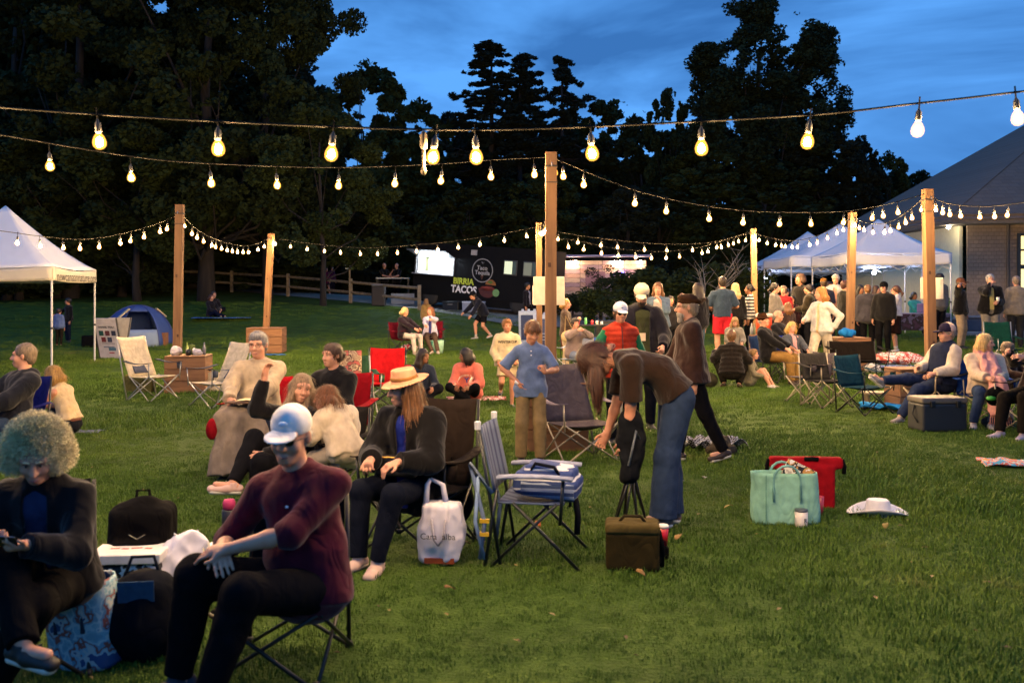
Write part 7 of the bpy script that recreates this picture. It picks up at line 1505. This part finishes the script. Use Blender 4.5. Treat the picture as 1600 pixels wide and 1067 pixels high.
person(gs(824, 44), 60, 'person in dark jacket waiting near the truck cab', 'stand', 1.66, 44, 'tan', ('short', '#1c1410'), ('jacket', '#17151c', dict(open=.1)), pants('#101014'), '#111111', inner=('#8a8a98',), hL=(.1, -.35, 1.05))
b = gp(750, 530); person(b, -62, 'man in navy jacket and shorts running bent forward across the lawn', 'stand', 1.74, 48, 'fair', ('short', '#1a1210'), ('hoodie', '#121624', dict(pad=.03, hem=.08)), ('shorts', '#0f1016', dict(w=1.2)), '#a9a6a2', pp=22, tp=44, head=(0, 12, 0), hat='cap', hatc='#101218', hL=(.2, -.42, .78), hR=(-.2, -.5, .86), fL=(.09, .34, .14), fR=(-.09, -.10, .08), pel=(0, .12, .86), sock='#b9b4ae')
# couple on maroon chairs
person(gs(635, 58), 56, 'blonde older woman in dark cardigan and white trousers', 'sit', 1.66, 58, 'fair', ('bob', '#b59a68', dict(len=.10, vol=1.2)), ('jacket', '#1c121e', dict(pad=.025)), pants('#b3aaa4'), '#8a8078', tp=6, hL=(.1, -.42, .72), hR=(-.1, -.42, .72))
person(gs(672, 57), -2, 'woman in white top and scarf talking with a raised hand', 'sit', 1.66, 58, 'fair', ('long', '#7a4a26', dict(len=.2)), ('long', '#b9b4c8', dict(open=.07)), pants('#4a3c34'), '#a89a92', inner=('#3a3f7a',), head=(-30, 0, 0), hL=(.1, -.38, .98), fL=(.28, -.5, .08), fR=(.12, -.5, .08), hR=(-.08, -.4, .8))
person(gs(666, 46), 175, 'small child in tan top standing behind the two seated women', 'stand', 1.22, 46, 'fair', ('long', '#7a5a30', dict(len=.25)), ('long', '#8f7344', dict(pad=.03, hem=.2)), pants('#5a4a34'), '#5a4a40')
# behind the tallest post
person(gs(884, 71), 78, 'woman in brown top and cream trousers eating beside the tallest post', 'stand', 1.60, 70, 'fair', ('bob', '#a07a44', dict(len=.12)), ('tee', '#4a3c34', dict(pad=.02, sleeve=.9, hem=.05)), pants('#bba688', w=1.15, flare=1.3), '#8a7a66', hL=(.05, -.28, 1.26), hR=(-.05, -.28, 1.26), cL=1, cR=1)
t = soft_bag(gs(886, 72)+Vector((.06, -.22, .78)), [El((0, 0, .0), (.2, .09, .15), .02)], Fb('#b59f78'), 'large cream shoulder bag on the woman eating by the post', 0, .016); MB().tube([(-.12, 0, .1), (-.1, .1, .45), (.08, .1, .1)], .012, 5).obj('strap', Fb('#8f7a58'), t)
person(gs(900, 77), 20, 'dark-haired woman seated in the pale chair holding food to her mouth', 'sit', 1.62, 76, 'fair', ('short', '#1a110d'), ('long', '#7a6a66', dict(pad=.02)), pants('#7a8494'), '#a9a29a', hL=(.06, -.24, 1.08), hR=(-.06, -.24, 1.08), fR=(.2, -.5, .2), cL=1, cR=1, tp=8)
person(gs(1028, 72), -12, 'young woman in denim jacket with her hand at her chin', 'stand', hit(1028, 72, 441), 72, 'fair', ('long', '#6f4a2a', dict(len=.24)), ('jacket', '#596a7a', dict(open=.15, pad=.02, loose=1.1)), pants('#0d0d10', w=1.15), '#1c1c20', inner=('#c2b6ae',), hL=(.04, -.22, 1.42), eL=(.6, 0, -1), cL=1, hR=(-.06, -.2, 1.12))
person(gs(1006, 64), 0, 'person in white top half hidden behind the pale-capped man', 'stand', 1.66, 64, 'fair', ('long', '#a07c4a', dict(len=.2)), ('long', '#b9b2ac'), pants('#2a2a30'), '#222222')
person(gs(1048, 62), 20, 'dark-haired person standing behind the denim jacket', 'stand', 1.6, 62, 'tan', ('long', '#1a1210'), ('jacket', '#1c1a1e'), pants('#16161a'), '#222222')
person(gs(1066, 62), -20, 'woman in the shadow between the denim jacket and dark coat', 'stand', 1.66, 62, 'fair', ('bob', '#3a2418'), ('jacket', '#1a1a20'), pants('#1a1c24'), '#222222')
person(gs(1090, 70), -150, 'long dark-haired woman in black jacket and jeans seen from behind', 'stand', hit(1090, 70, 442), 70, 'fair', ('long', '#20120c', dict(len=.36, vol=1.3)), ('jacket', '#121014', dict(pad=.03)), pants('#45586a'), '#7a6a5c', hL=(.15, -.25, 1.0))
person(gs(1008, 80), -20, 'dark-dressed person seated low behind the man in navy hoodie, holding a phone', 'floor', 1.7, 80, 'fair', ('short', '#1c1410'), ('jacket', '#101014'), pants('#15151a'), '#222222', hL=(.05, -.4, .55), hR=(-.05, -.4, .55))
person(gs(1129, 64), 176, 'man in slate tee and red shorts seen from behind', 'stand', hit(1129, 64, 432), 64, 'fair', ('short', '#241812'), ('tee', '#2c3a4c', dict(pad=.022, loose=1.15, tuck=1)), ('shorts', '#b02430', dict(w=1.2, len=.85)), '#2c2c30', hR=(-.22, -.28, 1.1), hL=(.22, -.28, 1.1), build=1.12)
person(gs(1149, 61), 178, 'woman with straight blond hair and black top seen from behind', 'stand', hit(1149, 61, 442), 61, 'fair', ('long', '#a8895c', dict(len=.36, vol=1.1)), ('long', '#0e0d10'), pants('#101014'), '#222222')
person(gs(1171, 60), -95, 'woman in black and white striped top facing left', 'stand', hit(1171, 60, 444), 60, 'brown', ('bun', '#120b08'), ('long', '#121214', dict(mat=M('#0f0f12', .9, 'stripe', axis=2, period=.085, second='#c2bdb8', duty=.5), wr=.006)), pants('#0c0c0f'), '#222222', hR=(-.05, -.3, 1.1))
person(gs(1148, 69), 0, 'blond person in grey cardigan seated beneath the red shorts', 'sit', 1.5, 69, 'fair', ('long', '#8a6c42', dict(len=.2)), ('long', '#7c766c', dict(pad=.03)), pants('#5a5660'), '#7a3050', head=(0, 24, 0), tp=10)
i20 = person(gs(1143, 84), 168, 'person in quilted black puffer jacket crouching with back to camera', 'stand', 1.74, 84, 'fair', ('short', '#5c3e24'), ('jacket', '#17120f', dict(pad=.028, quilt=.085, qa=.014, hem=.0, loose=1.1)), pants('#1b1814', w=1.15), '#3a2c20', pel=(0, .1, .28), pp=8, tp=20, fL=(.14, -.12, .08), fR=(-.14, -.06, .08), kL=(.5, -1, .9), kR=(-.5, -1, .9), hR=(-.3, -.34, .62), hL=(.3, -.36, .66), eL=(.5, .3, -1), eR=(-.5, .3, -1))
person(gs(1172, 83), 64, 'child with bare legs sitting beside the puffer jacket', 'floor', 1.3, 83, 'fair', ('short', '#7a5c34'), ('long', '#6a6452'), ('shorts', '#8a8474', {}), '#b3a9a4', fL=(.1, -.55, .06), fR=(-.05, -.5, .06), kL=(.2, 0, 1), kR=(-.2, 0, 1))
# right seated cluster
i21 = person(gs(1206, 81), 58, 'old man in brown felt hat and black jacket sitting in profile', 'sit', 1.76, 80, 'fair', ('bald', '#a09a90'), ('jacket', '#0e0d0f', dict(pad=.03)), pants('#7c5f34', w=1.15), '#2a1c14', hat='broad', hatc='#3c2414', band='#20120a', head=(-6, -8, 0), hL=(.12, -.36, .68), hR=(-.12, -.34, .66), hsc=1.03)
person(gs(1226, 74), 40, 'bald man in dark jacket seated behind the brown felt hat', 'sit', 1.74, 74, 'fair', ('bald', '#8a8078'), ('jacket', '#131216'), pants('#1a1a20'), '#222222')
person(gs(1231, 68), -160, 'woman with wavy brown hair standing low behind the bald man', 'stand', 1.38, 68, 'fair', ('long', '#6a4422', dict(len=.25, vol=1.2)), ('long', '#3a2c2a'), pants('#22222a'), '#222222')
person(gs(1243, 79), 8, 'laughing blonde woman reclining in grey and pink', 'sit', 1.62, 79, 'fair', ('bob', '#c09a54', dict(len=.14, vol=1.2)), ('long', '#3f444c', dict(open=.08)), pants('#2a2c34'), '#222222', inner=('#b58a8c',), head=(10, -8, 14), tp=-18, pel=(0, .05, .46))
i22 = person(gs(1284, 78), -52, 'woman in white denim jacket and flared white trousers striding', 'stand', hit(1284, 78, 448), 78, 'fair', ('bob', '#9c6a30', dict(len=.20, vol=1.35)), ('jacket', '#b4b2ae', dict(pad=.018, open=.05, hem=.03)), pants('#b9ae9c', w=1.12, flare=1.8), '#6a3418', inner=('#c9ab84',), head=(-30, 2, 0), fL=(.02, .34, .10), fR=(-.06, -.32, .08), hL=(.24, .04, .96), eL=(.9, .8, 0), hR=(-.2, -.3, 1.1), tp=2)
# crowd by the canopies
CR = [
 (1211, 62, 442, 62, 'woman in grey jumper with dark ponytail facing the canopy', ('pony', '#1c120e', dict(len=.15)), ('long', '#6f6a64', dict(pad=.03, loose=1.2)), pants('#20242c'), 'fair'),
 (1224, 60, 446, -30, 'older woman in red jacket facing the grey jumper', ('short', '#6a5a4c'), ('jacket', '#8c1c22', {}), pants('#20202a'), 'fair'),
 (1238, 60, 462, -20, 'dark-haired girl in dark top between taller adults', ('long', '#120c0a', dict(len=.25)), ('long', '#2a1418', {}), pants('#18181c'), 'tan'),
 (1250, 59, 428, -62, 'tall person with mop of curly brown hair', ('afro', '#3a2414', dict(R=.125)), ('jacket', '#171413', dict(pad=.03)), pants('#101014'), 'tan'),
 (1264, 62, 444, -110, 'woman with dark ponytail in olive coat', ('pony', '#1a100c', dict(len=.18)), ('coat', '#2a2418', dict(pad=.04, hem=.12)), pants('#18181c'), 'fair'),
 (1287, 60, 433, 170, 'man in navy tee and mustard beanie seen from behind', ('crop', '#3a2a1c'), ('tee', '#1a1f34', dict(pad=.025)), pants('#1c2028'), 'fair'),
 (1306, 59, 428, -26, 'grey-haired man with glasses and white jacket', ('short', '#9a9690'), ('jacket', '#a5a2a0', dict(pad=.03, open=.08)), pants('#3a3c44'), 'fair'),
 (1320, 64, 438, 105, 'woman in long dark coat turned to the right beside the post', ('short', '#3a1c14'), ('coat', '#12110f', dict(hem=.35, pad=.03)), pants('#111114'), 'fair'),
 (1344, 60, 445, 30, 'long black-haired woman peeking over the grey hood', ('long', '#0d0908', dict(len=.3)), ('long', '#15141a', {}), pants('#121218'), 'brown'),
 (1356, 65, 445, 165, 'person in charcoal hooded poncho seen from behind', ('bun', '#6a4a2a'), ('hoodie', '#33323a', dict(pad=.05, loose=1.5, hem=.12)), pants('#0e0e12'), 'fair'),
 (1381, 66, 439, -38, 'young man in black hoodie and black cap', ('short', '#15100c'), ('hoodie', '#0c0c0f', dict(pad=.03, loose=1.2)), pants('#0c0c0f'), 'fair'),
 (1400, 64, 446, -118, 'woman in white jumper and dark pleated skirt', ('pony', '#4a2a18', dict(len=.2)), ('long', '#bdb6b8', dict(pad=.035, loose=1.35, hem=-.02)), ('skirt', '#2a1a14', dict(w=1.15, len=1.0)), 'fair'),
 (1468, 56, 425, -160, 'man in grey shirt standing behind the blank post board', ('short', '#1a120e'), ('long', '#5a5654', dict(pad=.02)), pants('#14141a'), 'tan'),
 (1501, 61, 433, 48, 'man in black tee and khaki trousers with a hand at his ear', ('short', '#5a4a3c'), ('tee', '#0c0b0c', dict(pad=.025, loose=1.15)), pants('#8a7a66', w=1.1), 'tan'),
 (1547, 62, 428, -12, 'grey-bearded man in black jacket holding a cup to his mouth', ('short', '#9a9896'), ('jacket', '#0d0c0e', dict(open=.09, pad=.03, loose=1.15)), pants('#6f6a64', w=1.1), 'fair'),
 (1296, 54, 440, 10, 'woman in pale blouse glimpsed deep under the nearest canopy', ('bob', '#2a1a12'), ('long', '#8d8a90', {}), pants('#202028'), 'fair'),
 (1330, 53, 446, -60, 'short person in dark red under the nearest canopy', ('short', '#1a120e'), ('long', '#4a1a20', {}), pants('#18181c'), 'tan'),
 (1369, 55, 446, 60, 'woman in grey-blue top behind the black-capped young man', ('long', '#3a2418', {}), ('long', '#4a566a', {}), pants('#18181c'), 'fair'),
 (1275, 56, 452, -140, 'woman in rust top in the middle of the crowd', ('long', '#5a341c', {}), ('long', '#6a3420', {}), pants('#18181c'), 'fair'),
 (1228, 54, 450, 100, 'man in dark blue shirt at the back of the crowd', ('short', '#2a2018'), ('long', '#1c2840', {}), pants('#18181c'), 'fair'),
 (1588, 61, 431, 172, 'grey-haired man in beige shirt seen from behind at the terrace', ('crop', '#7a6c60'), ('long', '#8d7f6c', dict(pad=.03, loose=1.1, hem=.1)), pants('#2a2a2c', w=1.1), 'fair')]
for px, s, ty, yw, lb, hr, tp_, bt_, skn in CR:
    ex = {}
    if 'beanie' in lb: ex = dict(hat='beanie', hatc='#6a4a24')
    if 'black cap' in lb: ex = dict(hat='cap', hatc='#0d0d10')
    if 'glasses' in lb: ex = dict(glasses=True)
    if 'at his ear' in lb: ex = dict(hat='cap', hatc='#5c3a2c', hR=(-.13, -.05, 1.62), eR=(-1, -.2, 0), build=1.1)
    if 'grey-bearded' in lb: ex = dict(beard=('#8a8886',), hR=(-.02, -.17, 1.52), eR=(-.7, 0, -1), cR=1.2, hL=(.08, -.3, 1.1), inner=('#9a8f5c',), build=1.1)
    if 'skirt' in lb: ex = dict(sock='#c9c4bf', hL=(.1, -.3, 1.15), hR=(-.1, -.3, 1.15))
    if 'grey jumper with' in lb or 'olive' in lb or 'white jacket' in lb: ex['hL'] = (.1, -.32, 1.1)
    H_p = hit(px, s, ty)*(.985 if ex.get('hat') else 1)
    ii_ = person(gs(px, s), yw, lb, 'stand', min(1.95, H_p), s, skn, hr, tp_, bt_, '#1c1c1f' if 'skirt' not in lb else '#c9c4c0', **ex)
    if 'grey-bearded' in lb: cup(ii_['w']((.06, -.4, 1.12)), .04, .1, '#d8d2cc', 'white paper cup in the hand of the grey-bearded man')
person(gs(1434, 50), 20, 'person in teal jumper seated behind the display table', 'sit', 1.66, 50, 'brown', ('bob', '#120c0a'), ('long', '#2f8a92', dict(pad=.03)), pants('#202028'), '#222222', pel=(0, .05, .62))
# right foreground
i30 = person(gs(1458, 112), -74, 'man in navy vest and two-tone cap lounging with crossed legs', 'sit', 1.80, 112, 'fair', ('crop', '#8a7a6a'), ('long', '#b9ab98', dict(pad=.03, loose=1.3, collar=1)), pants('#28324a', w=1.1), '#8a8078', vest=('#20263a', dict(qa=0)), hat='cap', hatc='#241f34', mesh='#c4a894', head=(-8, 2, 0), tp=-16, pel=(0, .08, .50), fR=(-.04, -1.02, .56), kR=(-.1, -.5, 1), fL=(.10, -.60, .08), kL=(.1, -.6, 1), oR=(-.1, -.7, .55), hL=(.22, -.16, .64), hR=(-.05, -.2, .70), sock='#c9c4c4', hsc=1.03)
i31 = person(gs(1541, 117), -14, 'blonde woman in pale jumper and pink scarf looking right', 'sit', 1.68, 117, 'fair', ('bob', '#b8965c', dict(len=.17, vol=1.15)), ('long', '#b3a18c', dict(pad=.028, loose=1.3)), pants('#2c3a54'), '#a9a4a6', head=(62, 4, 0), hL=(.08, -.30, .68), hR=(-.06, -.32, .68), fR=(-.25, -.42, .08), fL=(-.04, -.46, .08), pel=(0, .05, .46), tp=-4)
sc_ = thing('scarf', 'long fringed pink scarf hanging from the blonde woman\'s neck to the ground', 'scarf', gs(1541, 117), math.radians(-14))
nbv = i31['nb']*i31['k']
sobj('cloth', [Cn(nbv+A_((-.07, -.02, .02)), nbv+A_((.07, -.02, .02)), .052, None, .03), Cn(nbv+A_((.05, -.08, -.02)), A_((.06, -.26, .62)), .05, .075, .03, 1.3, (1, 0, 0)), Cn(nbv+A_((-.05, -.08, -.02)), A_((-.02, -.22, .68)), .05, .05, .03), Cn(A_((.07, -.34, .58)), A_((.06, -.50, .16)), .08, .10, .03, 1.3, (1, 0, 0), cut=1)], .011, Fb('#c48d84'), sc_, wrinkle(.035, 12, 6, (1.8, 1.8, .35)))
for k in range(11): MB().tube([(-.06+.024*k, -.50, .17), (-.065+.025*k, -.51, .06)], .006, 4).obj('fringe', Fb('#c48d84'), sc_)
person(gs(1615, 127), -62, 'person in dark brown sleeve and dark trousers cut by the right edge', 'sit', 1.72, 127, 'fair', ('short', '#3a2c22'), ('long', '#1c120e', dict(pad=.03)), pants('#17130f', w=1.1), '#a8989c', hR=(-.1, -.34, 1.05), eR=(-.6, .2, -1), hL=(.1, -.34, 1.0), fR=(-.1, -.52, .08))
person(gs(1585, 106), 30, 'grey-brown-haired person in brown seated behind the right-edge sitter', 'sit', 1.5, 106, 'fair', ('short', '#5c4c3c', dict(vol=.01)), ('long', '#2a1a14', dict(pad=.03)), pants('#1c1814'), '#3a3a3a', head=(60, 18, 0), pel=(0, .05, .42))
